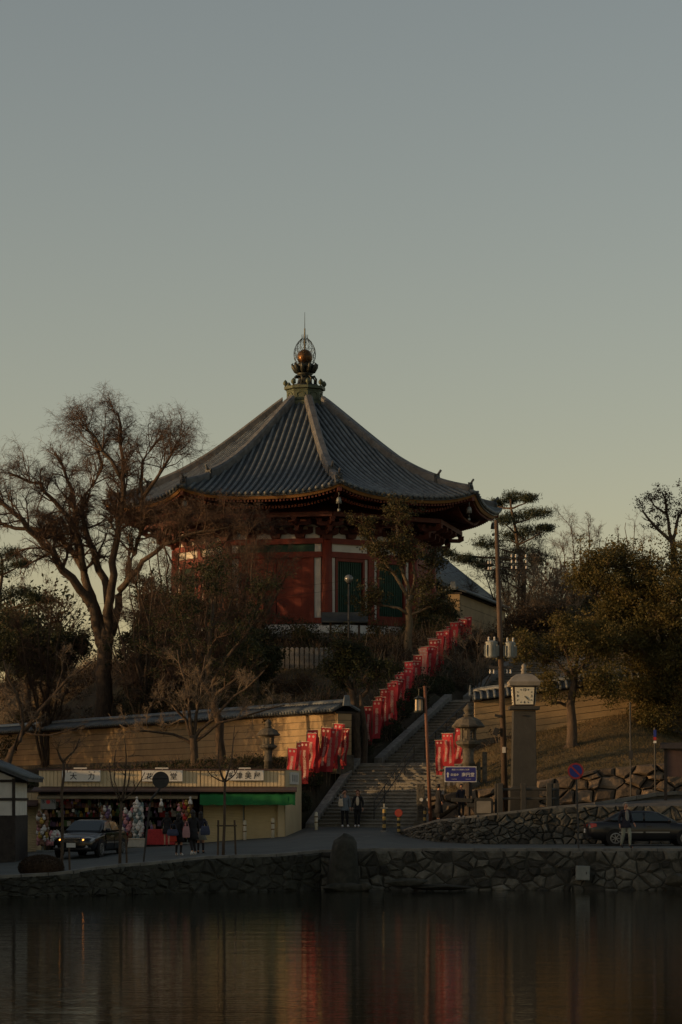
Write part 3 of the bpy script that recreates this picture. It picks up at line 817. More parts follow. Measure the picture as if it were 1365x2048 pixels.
# stone post fence below the temple
tf = thing('stone_fence', 'fence of square stone posts on the slope below the temple door', 'fence', P(610, 1337, 142)); to = Vector(tf.location)
pm = MB().box((0, 0, .55), (.20, .20, 1.3)).box((0, 0, 1.235), (.20, .20, .07), taper=.4).mesh('stone_post', M['granite'])
qa = []
for i in range(17):
    px_ = lerp(536, 692, i / 16); d = 142 - .6 * math.sin(i / 16 * 3)
    X = PX(px_, d); q = Vector((X, d, hill_z(X, d) - .1)) - to
    link_mesh('stone_post', pm, tf, q, (0, 0, rng.uniform(-.06, .06))); qa.append(q)
for dz in (.35, .85):
    MB().tube([q + Vector((0, .04, dz)) for q in qa], .055, 4).build('stone_rail', M['granite'], tf)
# stone post fence right of the stairs, behind the blue sign
tf = thing('stone_fence', 'row of weathered stone posts right of the stairs behind the blue sign', 'fence', Vector((5.0, 114.3, hill_z(5, 114.3)))); to = Vector(tf.location)
for i in range(9):
    X = lerp(4.35, 6.3, i / 8); d = 114.6
    big = i in (0, 8)
    q = Vector((X, d, hill_z(X, d) - .25)) - to
    MB().box((0, 0, .75 if big else .55), (.2 if big else .13, .2 if big else .13, 1.7 if big else 1.25)).build('stone_post', M['oldstone'], tf, bevel=.015, loc=q)
MB().tube([(4.35 - to.x, .02 + 114.6 - to.y, .75), (6.3 - to.x, .02 + 114.6 - to.y, .85)], .06, 4).build('stone_rail', M['oldstone'], tf)

# ------------------------------------------------------------------ octagonal temple hall
TC = Vector((PX(610, 160), 160, 12.0))
temple = thing('temple_hall', 'octagonal vermilion temple hall with sweeping grey tiled roof and bronze finial', 'temple', TC, R(-12.3))
T8 = math.tan(R(22.5))
def fx(i):
    ph = R(45 * i); n = Vector((math.sin(ph), -math.cos(ph), 0)); t = Vector((math.cos(ph), math.sin(ph), 0))
    return lambda u, o_, z: t * u + n * o_ + Vector((0, 0, z))
def fbox(mb, f, u0, u1, o0, o1, z0, z1):
    mb.add([f(u0, o0, z0), f(u1, o0, z0), f(u1, o1, z0), f(u0, o1, z0), f(u0, o0, z1), f(u1, o0, z1), f(u1, o1, z1), f(u0, o1, z1)],
           [(0, 3, 2, 1), (4, 5, 6, 7), (0, 1, 5, 4), (1, 2, 6, 5), (2, 3, 7, 6), (3, 0, 4, 7)])
    return mb
def octa(R_, z): return [Vector((R_ * math.sin(R(22.5 + 45 * k)), -R_ * math.cos(R(22.5 + 45 * k)), z)) for k in range(8)]
AP, HS = 7.3, 7.3 * T8
# podium: stone slabs and white plastered mound
for i in range(8):
    f = fx(i)
    for z0, z1, ap in ((-.6, .28, 9.3), (.30, .85, 9.22)):
        h_ = ap * T8; n = 5
        for k in range(n):
            fbox(MB(), f, lerp(-h_, h_, k / n) + .008, lerp(-h_, h_, (k + 1) / n) - .008, ap - .5, ap + rng.uniform(-.01, .01), z0, z1).build('podium_stone', M['granite'], temple)
MB().loft([octa(9.95, .80), octa(9.95, .93), octa(9.0, .93)]).build('podium_top', M['granite'], temple)
MB().loft([octa(8.75, .90), octa(8.68, 1.2), octa(8.45, 1.45), octa(8.2, 1.56)]).build('plaster_mound', M['white'], temple)
MB().loft([octa(7.62, 1.4), octa(7.62, 7.4)]).build('inner_wall', M['darkwood'], temple)
colm = MB().lathe([(.34, 1.45), (.335, 1.7), (.32, 4.5), (.285, 6.45)], 14).mesh('column', M['red'], True)
for k, p in enumerate(octa(7.9, 0)): link_mesh('column', colm, temple, p)
basem = MB().lathe([(.55, 1.35), (.52, 1.55), (.40, 1.60)], 14).mesh('column_base', M['granite'], True)
for k, p in enumerate(octa(7.9, 0)): link_mesh('column_base', basem, temple, p)
def bracket_mesh(wide):
    mb = MB()
    mb.box((0, 0, .12), (.5, .5, .24), taper=1.25)
    mb.prism([(-.75, .32), (-.55, .24), (.55, .24), (.75, .32), (.75, .50), (-.75, .50)], -.1, .1)
    for u in (-.6, 0, .6): mb.box((u, 0, .58), (.26, .26, .16), taper=1.2)
    mb.prism([(0.2, .26), (-.9, .26), (-1.05, .36), (-1.05, .5), (.2, .5)], -.1, .1, axis=0)
    mb.box((0, -.92, .58), (.26, .26, .16), taper=1.2)
    mb.prism([(-.85, .74), (-.65, .66), (.65, .66), (.85, .74), (.85, .88), (-.85, .88)], -1.02, -.82)
    mb.prism([(0.2, .70), (-1.6, .70), (-1.8, .82), (-1.8, .92), (.2, .92)], -.1, .1, axis=0)
    for u in (-.7, 0, .7): mb.box((u, -.92, .96), (.26, .26, .16), taper=1.2)
    mb.box((0, -1.65, 1.0), (.26, .26, .16), taper=1.2)
    return mb
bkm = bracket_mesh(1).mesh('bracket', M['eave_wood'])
for i in range(8):
    f = fx(i)
    MB_ = lambda: MB()
    # horizontal beams
    fbox(MB(), f, -HS + .05, HS - .05, AP - .16, AP + .14, 1.62, 1.95).build('sill_beam', M['red'], temple)
    fbox(MB(), f, -HS + .05, HS - .05, AP - .16, AP + .16, 5.46, 5.80).build('lintel_beam', M['red'], temple)
    fbox(MB(), f, -HS + .05, HS - .05, AP - .18, AP + .18, 6.26, 6.58).build('head_beam', M['red'], temple)
    # white band between the beams
    door = i % 2 == 0
    if door:
        fbox(MB(), f, HS - .72, HS - .34, AP - .1, AP + .03, 5.8, 6.26).build('plaster_panel', M['white'], temple)
        fbox(MB(), f, -HS + .34, -HS + .72, AP - .1, AP + .03, 5.8, 6.26).build('plaster_panel', M['white'], temple)
        fbox(MB(), f, -HS + .74, HS - .74, AP - .1, AP + .02, 5.8, 6.26).build('transom', M['green'], temple)
        # white strips, jambs, two plank door leaves
        for s in (-1, 1):
            fbox(MB(), f, *sorted((s * (HS - .36), s * (HS - .74))), AP - .1, AP + .03, 1.95, 5.46).build('plaster_panel', M['white'], temple)
            fbox(MB(), f, *sorted((s * (HS - .76), s * (HS - 1.02))), AP - .1, AP + .12, 1.95, 5.46).build('door_jamb', M['red'], temple)
            lf = fbox(MB(), f, *sorted((s * .015, s * (HS - 1.03))), AP - .1, AP - .02, 1.95, 5.46).build('door', M['red'], temple)
            n = 4; w_ = (HS - 1.05) / n
            for k in range(n):
                fbox(MB(), f, *sorted((s * (.02 + w_ * k + .006), s * (.02 + w_ * (k + 1) - .006))), AP - .02, AP + .015 + rng.uniform(0, .006), 1.98, 5.43).build('plank', M['red'], lf)
            for z in (2.2, 3.2, 4.3, 5.2):
                fbox(MB(), f, *sorted((s * .05, s * (HS - 1.08))), AP + .016, AP + .05, z - .05, z + .05).build('door_batten', M['red'], lf)
    else:
        for u0, u1 in ((-HS + .34, -.24), (.24, HS - .34)):
            fbox(MB(), f, u0, u1, AP - .1, AP + .03, 5.8, 6.26).build('plaster_panel', M['white'], temple)
        fbox(MB(), f, -.2, .2, AP - .14, AP + .15, 1.95, 6.26).build('post', M['red'], temple)
        for s in (-1, 1):
            a0, a1 = .22, HS - .34
            for u0, u1 in ((a0, a0 + .2), (a1 - .2, a1)):
                fbox(MB(), f, *sorted((s * u0, s * u1)), AP - .1, AP + .03, 1.95, 5.46).build('plaster_panel', M['white'], temple)
            wf = MB()
            fbox(wf, f, *sorted((s * (a0 + .22), s * (a0 + .36))), AP - .1, AP + .10, 1.95, 5.46)
            fbox(wf, f, *sorted((s * (a1 - .22), s * (a1 - .36))), AP - .1, AP + .10, 1.95, 5.46)
            fbox(wf, f, *sorted((s * (a0 + .36), s * (a1 - .36))), AP - .1, AP + .10, 1.95, 2.15)
            fbox(wf, f, *sorted((s * (a0 + .36), s * (a1 - .36))), AP - .1, AP + .10, 5.26, 5.46)
            wo = wf.build('window_frame', M['red'], temple)
            n = 13
            for k in range(n):
                u = lerp(a0 + .40, a1 - .40, (k + .5) / n)
                fbox(MB(), f, *sorted((s * (u - .035), s * (u + .035))), AP - .06, AP + .01, 2.15, 5.26).build('lattice_bar', M['green'], wo)
    # plaster panels between the brackets (arched tops) and three bracket sets
    n = 4
    for k in range(n):
        u0, u1 = lerp(-HS + .3, HS - .3, k / n) + .12, lerp(-HS + .3, HS - .3, (k + 1) / n) - .12
        c_ = (u0 + u1) / 2; hw = (u1 - u0) / 2
        prof = [(u0, 6.58), (u1, 6.58), (u1, 7.0)] + [(c_ + hw * math.cos(a_), 7.0 + .42 * math.sin(a_)) for a_ in np.linspace(.2, math.pi - .2, 7)] + [(u0, 7.0)]
        MB().add([f(u, AP + .02, z) for u, z in prof] + [f(u, AP - .1, z) for u, z in prof], [tuple(range(len(prof))), tuple(reversed(range(len(prof), 2 * len(prof))))] + [(j, len(prof) + j, len(prof) + (j + 1) % len(prof), (j + 1) % len(prof)) for j in range(len(prof))]).build('arched_panel', M['white'], temple)
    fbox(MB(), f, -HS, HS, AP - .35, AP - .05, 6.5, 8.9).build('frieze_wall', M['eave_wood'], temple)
    for u in (-HS / 2 + .05, 0, HS / 2 - .05):
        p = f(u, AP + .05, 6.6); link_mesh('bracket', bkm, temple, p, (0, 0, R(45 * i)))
    # purlins
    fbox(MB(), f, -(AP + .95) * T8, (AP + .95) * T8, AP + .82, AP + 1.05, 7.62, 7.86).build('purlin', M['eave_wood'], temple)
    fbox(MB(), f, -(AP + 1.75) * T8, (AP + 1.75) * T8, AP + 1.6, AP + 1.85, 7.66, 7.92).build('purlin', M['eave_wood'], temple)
for k in range(8):
    a_ = R(22.5 + 45 * k); p = Vector((7.9 * math.sin(a_), -7.9 * math.cos(a_), 6.5))
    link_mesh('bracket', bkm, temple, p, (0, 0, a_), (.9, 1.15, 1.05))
# roof surface
A_PTS = [1.25, 2.6, 5.1, 7.7, 9.0, 10.2, 11.40]
Z_PTS = [15.45, 14.35, 12.25, 10.50, 9.80, 9.22, 8.78]
aa = np.linspace(1.25, 11.4, 28)
pc = np.polyfit(A_PTS, Z_PTS, 4)
def roof_z(a_, u):
    return float(np.polyval(pc, a_)) + .62 * max(0, (a_ - 5) / 6.4) ** 2 * min(1.3, abs(u) / (a_ * T8)) ** 3
for i in range(8):
    f = fx(i); V = []; nu = 16
    rows = list(aa)
    for a_ in rows:
        for k in range(nu + 1):
            u = lerp(-1, 1, k / nu) * a_ * T8
            V.append(f(u, a_, roof_z(a_, u)))
    for k in range(nu + 1):
        u = lerp(-1, 1, k / nu) * 11.4 * T8
        V.append(f(u, 11.4, roof_z(11.4, u) - .13))
    for k in range(nu + 1):
        u = lerp(-1, 1, k / nu) * 6.5 * T8
        V.append(f(u, 6.5, 9.55))
    nr = len(rows) + 2
    Fq = [(j * (nu + 1) + k, j * (nu + 1) + k + 1, (j + 1) * (nu + 1) + k + 1, (j + 1) * (nu + 1) + k) for j in range(nr - 1) for k in range(nu)]
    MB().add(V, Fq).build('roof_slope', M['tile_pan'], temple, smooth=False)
    # rows of round cover tiles
    ntile = 25
    for k in range(ntile):
        u = lerp(-1, 1, (k + .5) / ntile) * 11.4 * T8 * .99
        amin = max(1.35, abs(u) / T8 + .12)
        if amin > 11.0: continue
        m_ = max(2, int((11.45 - amin) / .8))
        path = [f(u, lerp(11.46, amin, j / m_), roof_z(min(11.4, lerp(11.46, amin, j / m_)), u) + .035) for j in range(m_ + 1)]
        mb = MB().tube(path, .095, 6)
        mb.tube([path[0] + (path[0] - path[1]).normalized() * .05, path[0] + (path[1] - path[0]).normalized() * .05], .115, 8)
        mb.build('tile_row', M['tile'], temple, smooth=True)
    # eave board, soffit boards and rafters
    for z0, z1, o0, mt_, nm in ((-.30, -.145, 11.24, 'ochre', 'eave_board'),):
        V = []
        for k in range(nu + 1):
            u = lerp(-1, 1, k / nu) * o0 * T8
            zt = roof_z(11.4, u * 11.4 / o0)
            V += [f(u, o0, zt + z0), f(u, o0 + .10, zt + z1 + .0), f(u, o0 - .12, zt + z1), f(u, o0 - .14, zt + z0)]
        Fq = []
        for k in range(nu):
            for q in range(4): Fq.append((4 * k + q, 4 * k + (q + 1) % 4, 4 * k + 4 + (q + 1) % 4, 4 * k + 4 + q))
        MB().add(V, Fq).build(nm, M[mt_], temple)
    mb = MB(); nraf = 44
    for k in range(nraf):
        t_ = lerp(-1, 1, (k + .5) / nraf)
        for a0, z0, a1, dz, hw in ((AP, 8.75, 10.2, -.62, .055), (9.6, 8.62, 11.14, -.36, .05)):
            u = t_ * a1 * T8
            lift = roof_z(11.4, t_ * 11.4 * T8)
            u0 = t_ * a0 * T8 if a0 > 9 else u * .82
            z1 = lift + dz + (-.03 if a1 < 11 else 0)
            p0, p1 = f(u0, a0, z0 + (lift - 8.78) * .5), f(u, a1, z1)
            tg = f(1, 0, 0) * hw; up = Vector((0, 0, .075))
            mb.add([p0 - tg - up, p0 + tg - up, p0 + tg + up, p0 - tg + up, p1 - tg - up, p1 + tg - up, p1 + tg + up, p1 - tg + up], [(0, 1, 2, 3), (7, 6, 5, 4), (0, 4, 5, 1), (1, 5, 6, 2), (2, 6, 7, 3), (3, 7, 4, 0)])
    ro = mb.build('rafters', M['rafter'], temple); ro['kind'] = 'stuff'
# corner ridges with end tiles, hip rafters and wind bells
def ridge_rings(ang, r0, r1, w_, h_, n):
    out = []; dv = Vector((math.sin(ang), -math.cos(ang), 0)); sv = Vector((math.cos(ang), math.sin(ang), 0))
    for j in range(n + 1):
        r_ = lerp(r0, r1, j / n); a_ = r_ * math.cos(R(22.5)); z = roof_z(min(a_, 11.4), a_ * T8)
        c_ = dv * r_ + Vector((0, 0, z))
        out.append([c_ - sv * w_ / 2 + Vector((0, 0, -.1)), c_ + sv * w_ / 2 + Vector((0, 0, -.1)), c_ + sv * w_ / 2 + Vector((0, 0, h_ * .75)), c_ + sv * w_ * .3 + Vector((0, 0, h_)), c_ - sv * w_ * .3 + Vector((0, 0, h_)), c_ - sv * w_ / 2 + Vector((0, 0, h_ * .75))])
    return out
oni = MB().prism([(-.34, -.1), (.34, -.1), (.36, .35), (.24, .55), (.30, .78), (.14, .66), (0, .80), (-.14, .66), (-.30, .78), (-.24, .55), (-.36, .35)], -.09, .09)
oni.sphere((0, -.12, .3), .16, 8, 5).sphere((-.12, -.12, .46), .07, 6, 4).sphere((.12, -.12, .46), .07, 6, 4)
onim = oni.mesh('end_ornament', M['tile_pan'])
horn = MB().tube([(0, .1, .6), (0, -.15, .78), (0, -.42, 1.02)], [.10, .10, .10], 8).mesh('horn_tile', M['tile_ridge'], True)
bellm = MB().lathe([(.02, .38), (.10, .36), (.14, .25), (.17, 0), (.15, 0)], 10).tube([(0, 0, .38), (0, 0, .75)], .02, 5).tube([(0, 0, .05), (0, 0, -.3)], .012, 4).box((0, 0, -.36), (.16, .01, .16)).mesh('wind_bell', M['steel'], True)
for k in range(8):
    ang = R(22.5 + 45 * k); dv = Vector((math.sin(ang), -math.cos(ang), 0))
    seg = 8
    for j in range(seg):
        r0, r1 = lerp(1.4, 9.6, j / seg), lerp(1.4, 9.6, (j + 1) / seg) - .012
        MB().loft(ridge_rings(ang, r0, r1, .50, .52, 3)).build('ridge', M['tile_ridge'], temple)
    for j in range(2):
        r0, r1 = lerp(9.7, 11.9, j / 2), lerp(9.7, 11.9, (j + 1) / 2) - .01
        MB().loft(ridge_rings(ang, r0, r1, .40, .36, 2)).build('ridge', M['tile_ridge'], temple)
    for r_, sc in ((9.7, .72), (12.0, .62)):
        a_ = r_ * math.cos(R(22.5)); z = roof_z(min(a_, 11.4), a_ * T8)
        oo = link_mesh('end_ornament', onim, temple, dv * r_ + Vector((0, 0, z)), (R(-8), 0, ang), (sc, sc, sc))
        link_mesh('horn_tile', horn, oo)
    mb = MB(); sv = Vector((math.cos(ang), math.sin(ang), 0))
    rings = []
    for r_, z in ((6.8, 8.9), (9.8, 8.55), (12.15, roof_z(11.4, 11.4 * T8) - .38)):
        c_ = dv * r_ + Vector((0, 0, z)); rings.append([c_ - sv * .13 - Vector((0, 0, .16)), c_ + sv * .13 - Vector((0, 0, .16)), c_ + sv * .13 + Vector((0, 0, .16)), c_ - sv * .13 + Vector((0, 0, .16))])
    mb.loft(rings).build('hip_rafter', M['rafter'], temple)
    link_mesh('wind_bell', bellm, temple, dv * 11.85 + Vector((0, 0, roof_z(11.4, 11.4 * T8) - 1.25)))
# finial: copper dew basin, lotus, jewel, flame mesh, rod
fin = link_mesh('finial', MB().loft([octa(1.45, 15.25), octa(1.45, 15.62), octa(1.12, 15.66), octa(1.12, 16.36), octa(1.28, 16.42), octa(1.28, 16.58), octa(.8, 16.62)]).mesh('finial', M['copper']), temple)
for i in range(8):
    f = fx(i); ap = 1.12 * math.cos(R(22.5)) + .004; hs = 1.12 * math.sin(R(22.5))
    fbox(MB(), f, -hs + .03, hs - .03, ap - .03, ap + .03, 15.70, 15.75).build('moulding', M['copper_line'], fin)
    fbox(MB(), f, -hs + .03, hs - .03, ap - .03, ap + .03, 16.27, 16.32).build('moulding', M['copper_line'], fin)
    ring = [f(.25 * math.cos(t_), ap + .02, 16.02 + .17 * math.sin(t_)) for t_ in np.linspace(-.6, math.pi + .6, 12)]
    MB().tube(ring, .025, 5).build('scroll', M['copper_line'], fin)
    p = octa(1.2, 16.58)[i]
    MB().lathe([(.05, 0), (.05, .06), (.14, .16), (.15, .26), (.09, .36), (.01, .44)], 8, p).build('knob', M['copper'], fin, smooth=True)
MB().lathe([(.8, 16.6), (.75, 16.72), (.48, 16.80), (.38, 17.15), (.45, 17.35), (.52, 17.42), (.28, 17.5), (.26, 17.6), (.48, 17.7), (.66, 17.9), (.5, 18.0), (.3, 18.1)], 16).build('lotus_base', M['bronze'], fin, smooth=True)
pet = MB().tube([(0, -.4, 0), (0, -.72, .08), (0, -.92, .30), (0, -.98, .44), (0, -.88, .50)], [.16, .2, .14, .07, .03], 6).mesh('lotus_petal', M['bronze'], True)
for k in range(10):
    link_mesh('lotus_petal', pet, fin, (0, 0, 17.55), (0, 0, R(36 * k)), (.8, .8, 1))
leg_ = MB().tube([(0, -.35, .42), (0, -.62, .45), (0, -.72, .3), (0, -.70, 0)], [.07, .08, .06, .07], 6).mesh('scroll_leg', M['bronze'], True)
for k in range(8): link_mesh('scroll_leg', leg_, fin, (0, 0, 16.78), (0, 0, R(45 * k)))
MB().sphere((0, 0, 18.42), .47, 20, 12, (1, 1, 1.08)).build('jewel', M['gold'], fin, smooth=True)
fm = MB()
for k in range(14):
    a_ = R(360 / 14 * k)
    for tw in (-.55, .55):
        pts = []
        for j in range(9):
            t_ = j / 8; z = 17.95 + 1.65 * t_; r_ = .68 * math.sin(math.pi * (.22 + .70 * t_)) ** .8 * (1 if t_ < .9 else .8)
            b_ = a_ + tw * t_ * 2.4
            pts.append((r_ * math.cos(b_), r_ * math.sin(b_), z))
        fm.tube(pts, .013, 3, cap=False)
        q = pts[-1]; fm.tube([q, (q[0] * 1.15, q[1] * 1.15, q[2] + .22)], [.012, .004], 3)
for z, r_ in ((18.1, .62), (18.5, .67), (18.9, .64)):
    fm.tube([(r_ * math.cos(t_), r_ * math.sin(t_), z) for t_ in np.linspace(0, 2 * math.pi, 25)], .012, 3, cap=False)
fm.build('flame_mesh', M['bronze'], fin)
MB().tube([(0, 0, 18.85), (0, 0, 20.2)], [.06, .045], 6).tube([(0, 0, 20.2), (0, 0, 21.2)], [.022, .012], 5).build('lightning_rod', M['bronze'], fin)

# ------------------------------------------------------------------ shops
def wb(mb, name, mt, T, **k):
    """world-space mesh under an unrotated thing"""
    l = Vector(T.location)
    mb.v = [(p[0] - l.x, p[1] - l.y, p[2] - l.z) for p in mb.v]
    return mb.build(name, M[mt], T, **k)
D0 = 112.0
sx = lambda px_: PX(px_, D0)
sz = lambda py_: PZ(py_, D0)
shop = thing('shop_row', 'low cream shop row with three white signboards and a green awning over closed shutters', 'shop', (sx(325), D0, 1.3))
X0, XA, XB, X1, X2 = sx(78), sx(284), sx(402), sx(571), sx(601)
zt, zf, ze = sz(1540), sz(1573), sz(1604)
# ribbed fascia panels, one per tenant
def ribbed(x0, x1, y_, z0, z1, pitch=.16):
    n = max(1, round((x1 - x0) / pitch)); pts = []
    for i in range(n):
        a, b = lerp(x0, x1, i / n), lerp(x0, x1, (i + 1) / n); w_ = (b - a)
        pts += [(a, y_), (a + w_ * .78, y_), (a + w_ * .82, y_ + .03), (a + w_ * .98, y_ + .03)]
    pts.append((x1, y_))
    N = len(pts)
    return MB().add([(p[0], p[1], z0) for p in pts] + [(p[0], p[1], z1) for p in pts], [(i, i + 1, N + i + 1, N + i) for i in range(N - 1)])
for a, b in ((X0, XA), (XA, XB), (XB, X1)):
    wb(ribbed(a + .01, b - .01, D0, zf, zt), 'fascia', 'cream', shop)
wb(MB().add([(X1, D0, zf), (X2, D0 + 3.5, zf), (X2, D0 + 3.5, zt), (X1, D0, zt)], [(0, 1, 2, 3)]), 'fascia', 'cream', shop)
wb(MB().add([(X0 - .03, D0 - .03, zt + .02), (X1 + .03, D0 - .03, zt + .02), (X2, D0 + 3.5, zt + .02), (X2 - 1, D0 + 4.3, zt + .02), (X0 - .03, D0 + 4.3, zt + .02)], [(0, 1, 2, 3, 4)]), 'roof', 'eave_brown', shop)
wb(MB().box2((X0 - .06, D0 - .05, zt - .02), (X1 + .05, D0 + .05, zt + .05)), 'roof_trim', 'eave_brown', shop)
# projecting brown eave
wb(MB().prism([(D0 - 1.0, sz(1581)), (D0 + .02, sz(1574)), (D0 + .02, sz(1584)), (D0 - 1.0, sz(1584))], X0 - .2, X1 + .5, axis=0), 'eave', 'eave_brown', shop)
# walls, floor, interior
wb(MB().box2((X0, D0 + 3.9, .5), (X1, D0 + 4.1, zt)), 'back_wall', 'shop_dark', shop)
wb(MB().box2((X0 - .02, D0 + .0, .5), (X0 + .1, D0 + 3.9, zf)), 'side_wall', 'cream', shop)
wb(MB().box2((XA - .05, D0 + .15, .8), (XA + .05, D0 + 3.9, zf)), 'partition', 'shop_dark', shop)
wb(MB().box2((XB - .06, D0 + .0, .8), (XB + .06, D0 + 3.9, zf)), 'partition', 'eave_brown', shop)
wb(MB().add([(X1, D0, .8), (X2, D0 + 3.5, .8), (X2, D0 + 3.5, zf), (X1, D0, zf)], [(0, 1, 2, 3)]), 'side_wall', 'cream', shop)
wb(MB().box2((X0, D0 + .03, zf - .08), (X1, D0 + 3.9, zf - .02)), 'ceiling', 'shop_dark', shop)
# side sign on the return wall
ang = math.atan2(3.5, X2 - X1)
sb = wb(MB().box2((-.45, -.03, -.25), (.45, .03, .25)), 'sideboard', 'sign_white', shop)
sb.data = MB().box2((-.9, -.03, -.26), (.9, .03, .26)).mesh('side_signboard', M['sign_white']); sb.name = 'side_signboard'
sb.location = Vector(((X1 + X2) / 2 + .03, D0 + 1.72, sz(1556))) - Vector(shop.location); sb.rotation_euler = (0, 0, ang)
for u in (-.45, 0, .45):
    link_mesh('panel_mark', MB().box2((u - .05, -.04, -.15), (u + .05, -.031, .15)).mesh('panel_mark', M['ink']), sb)
# signboards with lettering and a strip lamp each
def signboard(px0, px1, py0, py1, chars, ruby):
    xa, xb, z0, z1 = sx(px0), sx(px1), sz(py1), sz(py0)
    s_ = wb(MB().box2((xa, D0 - .16, z0), (xb, D0 - .04, z1)), 'signboard', 'sign_white', shop, bevel=.01)
    for ch, px_ in chars:
        p = Vector((sx(px_), D0 - .164, lerp(z0, z1, .42))) - Vector(shop.location)
        put_text(s_, ch, .30, p, M['ink'], name='character')
    for ch, px_ in ruby:
        p = Vector((sx(px_), D0 - .164, lerp(z0, z1, .84))) - Vector(shop.location)
        put_text(s_, ch, .085, p, M['ink'], name='small_character')
    c_ = (xa + xb) / 2
    l_ = Vector(shop.location)
    lm = MB().box2((c_ - .28 - l_.x, D0 - .55 - l_.y, z1 + .06 - l_.z), (c_ + .28 - l_.x, D0 - .42 - l_.y, z1 + .12 - l_.z))
    lm.tube([(c_ - l_.x, D0 - .45 - l_.y, z1 + .09 - l_.z), (c_ - l_.x, D0 + .02 - l_.y, z1 + .02 - l_.z)], .015, 5)
    lm.build('strip_lamp', M['porcelain'], s_)
signboard(125, 202, 1541, 1563, (('大', 148), ('力', 184)), (('だ', 142), ('い', 152), ('り', 180), ('き', 190)))
signboard(285, 366, 1541, 1563, (('花', 300), ('堂', 348)), (('ど', 342), ('う', 354)))
signboard(452, 528, 1541, 1561, (('多', 462), ('津', 479), ('美', 497), ('屋', 515)), (('た', 466), ('つ', 481), ('み', 497), ('や', 513)))
# tan roller awning over the open shops, green canvas over the closed one
wb(MB().prism([(D0 - 1.1, sz(1595)), (D0 - .1, sz(1584)), (D0 - .1, sz(1587)), (D0 - 1.08, sz(1598))], X0 + .05, XB - .08, axis=0), 'tan_awning', 'awning_tan', shop)
V = []; n = 26
for j, (yy, zz) in enumerate(((D0 - .05, sz(1580)), (D0 - .75, sz(1586)), (D0 - 1.15, sz(1592)), (D0 - 1.2, sz(1609)))):
    for i in range(n + 1):
        x = lerp(sx(403), sx(592), i / n)
        V.append((x, yy + (rng.uniform(-.05, .05) if j > 1 else 0), zz + (-.03 * abs(math.sin(i * .9)) if j > 0 else 0) + rng.uniform(-.015, .015)))
wb(MB().add(V, [(j * (n + 1) + i, j * (n + 1) + i + 1, (j + 1) * (n + 1) + i + 1, (j + 1) * (n + 1) + i) for j in range(3) for i in range(n)]), 'green_awning', 'awning_green', shop, smooth=True)
# roller shutters of the closed shop: each panel a part with slats
def shutter(T, x0, x1, y_, z0, z1, z0b=None):
    n = 26; V = []; z0b = z0 if z0b is None else z0b
    for i in range(n):
        a, b = i / n, (i + 1) / n
        for f_, dy in ((lerp(a, b, .04), 0), (lerp(a, b, .5), -.014), (lerp(a, b, .92), 0), (lerp(a, b, .98), .012)):
            V += [(x0, y_ + dy, lerp(z0, z1, f_)), (x1, y_ + dy, lerp(z0b, z1, f_))]
    m_ = len(V) // 2
    return wb(MB().add(V, [(2 * i, 2 * i + 1, 2 * i + 3, 2 * i + 2) for i in range(m_ - 1)]), 'roller_shutter', 'shutter', T)
shutter(shop, XB + .1, sx(487), D0 + .2, road_z(XB, D0) - .03, ze + .1, road_z(sx(487), D0) - .03)
shutter(shop, sx(487) + .05, sx(556), D0 + .2, road_z(sx(487), D0) - .03, ze + .1, road_z(sx(556), D0) - .03)
wb(MB().box2((sx(486) + .0, D0 + .1, 1.2), (sx(488) + .0, D0 + .24, ze + .1)), 'shutter_guide', 'steel', shop)
wb(MB().box2((sx(556), D0 + .05, 1.2), (X1 - .01, D0 + .25, zf)), 'pier', 'cream', shop)
wb(MB().box2((XB + .08, D0 + .05, ze - .0), (X1 - .02, D0 + .4, zf - .1)), 'shutter_box', 'cream', shop)
# shelves with goods
stuff_cols = ['goods_red', 'goods_pink', 'goods_white', 'goods_yellow', 'goods_green', 'goods_brown', 'goods_violet', 'goods_teal']
sh = thing('goods_shelf', 'tall shelving along the back of the open souvenir shops', 'shelf', (sx(240), D0 + 2.2, 1.2))
for z in (1.75, 2.15, 2.55, 2.95, 3.35):
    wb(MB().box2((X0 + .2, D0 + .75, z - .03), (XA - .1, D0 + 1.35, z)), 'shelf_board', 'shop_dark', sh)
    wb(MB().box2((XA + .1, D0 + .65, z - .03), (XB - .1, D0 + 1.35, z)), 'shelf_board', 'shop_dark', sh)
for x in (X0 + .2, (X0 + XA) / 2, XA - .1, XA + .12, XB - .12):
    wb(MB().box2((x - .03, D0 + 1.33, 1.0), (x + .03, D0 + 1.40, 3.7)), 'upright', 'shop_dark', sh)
mbs = {k: MB() for k in stuff_cols}
rg = random.Random(31)
def blob(mb, p, s_):
    k = rg.random()
    if k < .45: mb.box((p[0], p[1], p[2] + s_ * .5), (s_ * rg.uniform(.6, 1.1), s_ * .5, s_ * rg.uniform(.7, 1.2)), rz=rg.uniform(-.3, .3))
    elif k < .75: mb.lathe([(s_ * .28, 0), (s_ * .3, s_ * .5), (s_ * .12, s_ * .75), (s_ * .12, s_ * 1.0)], 6, p)
    else: mb.sphere((p[0], p[1], p[2] + s_ * .3), s_ * .32, 6, 4).sphere((p[0], p[1], p[2] + s_ * .75), s_ * .24, 6, 4)
for z in (1.75, 2.15, 2.55, 2.95, 3.35):
    for x in np.arange(X0 + .3, XB - .2, .13):
        if abs(x - XA) < .12 or rg.random() < .12: continue
        c_ = rg.choice(stuff_cols + ['goods_white', 'goods_white', 'goods_brown', 'goods_teal', 'goods_pink'])
        blob(mbs[c_], (x, D0 + rg.uniform(.76, .95), z + .002), rg.uniform(.16, .30))
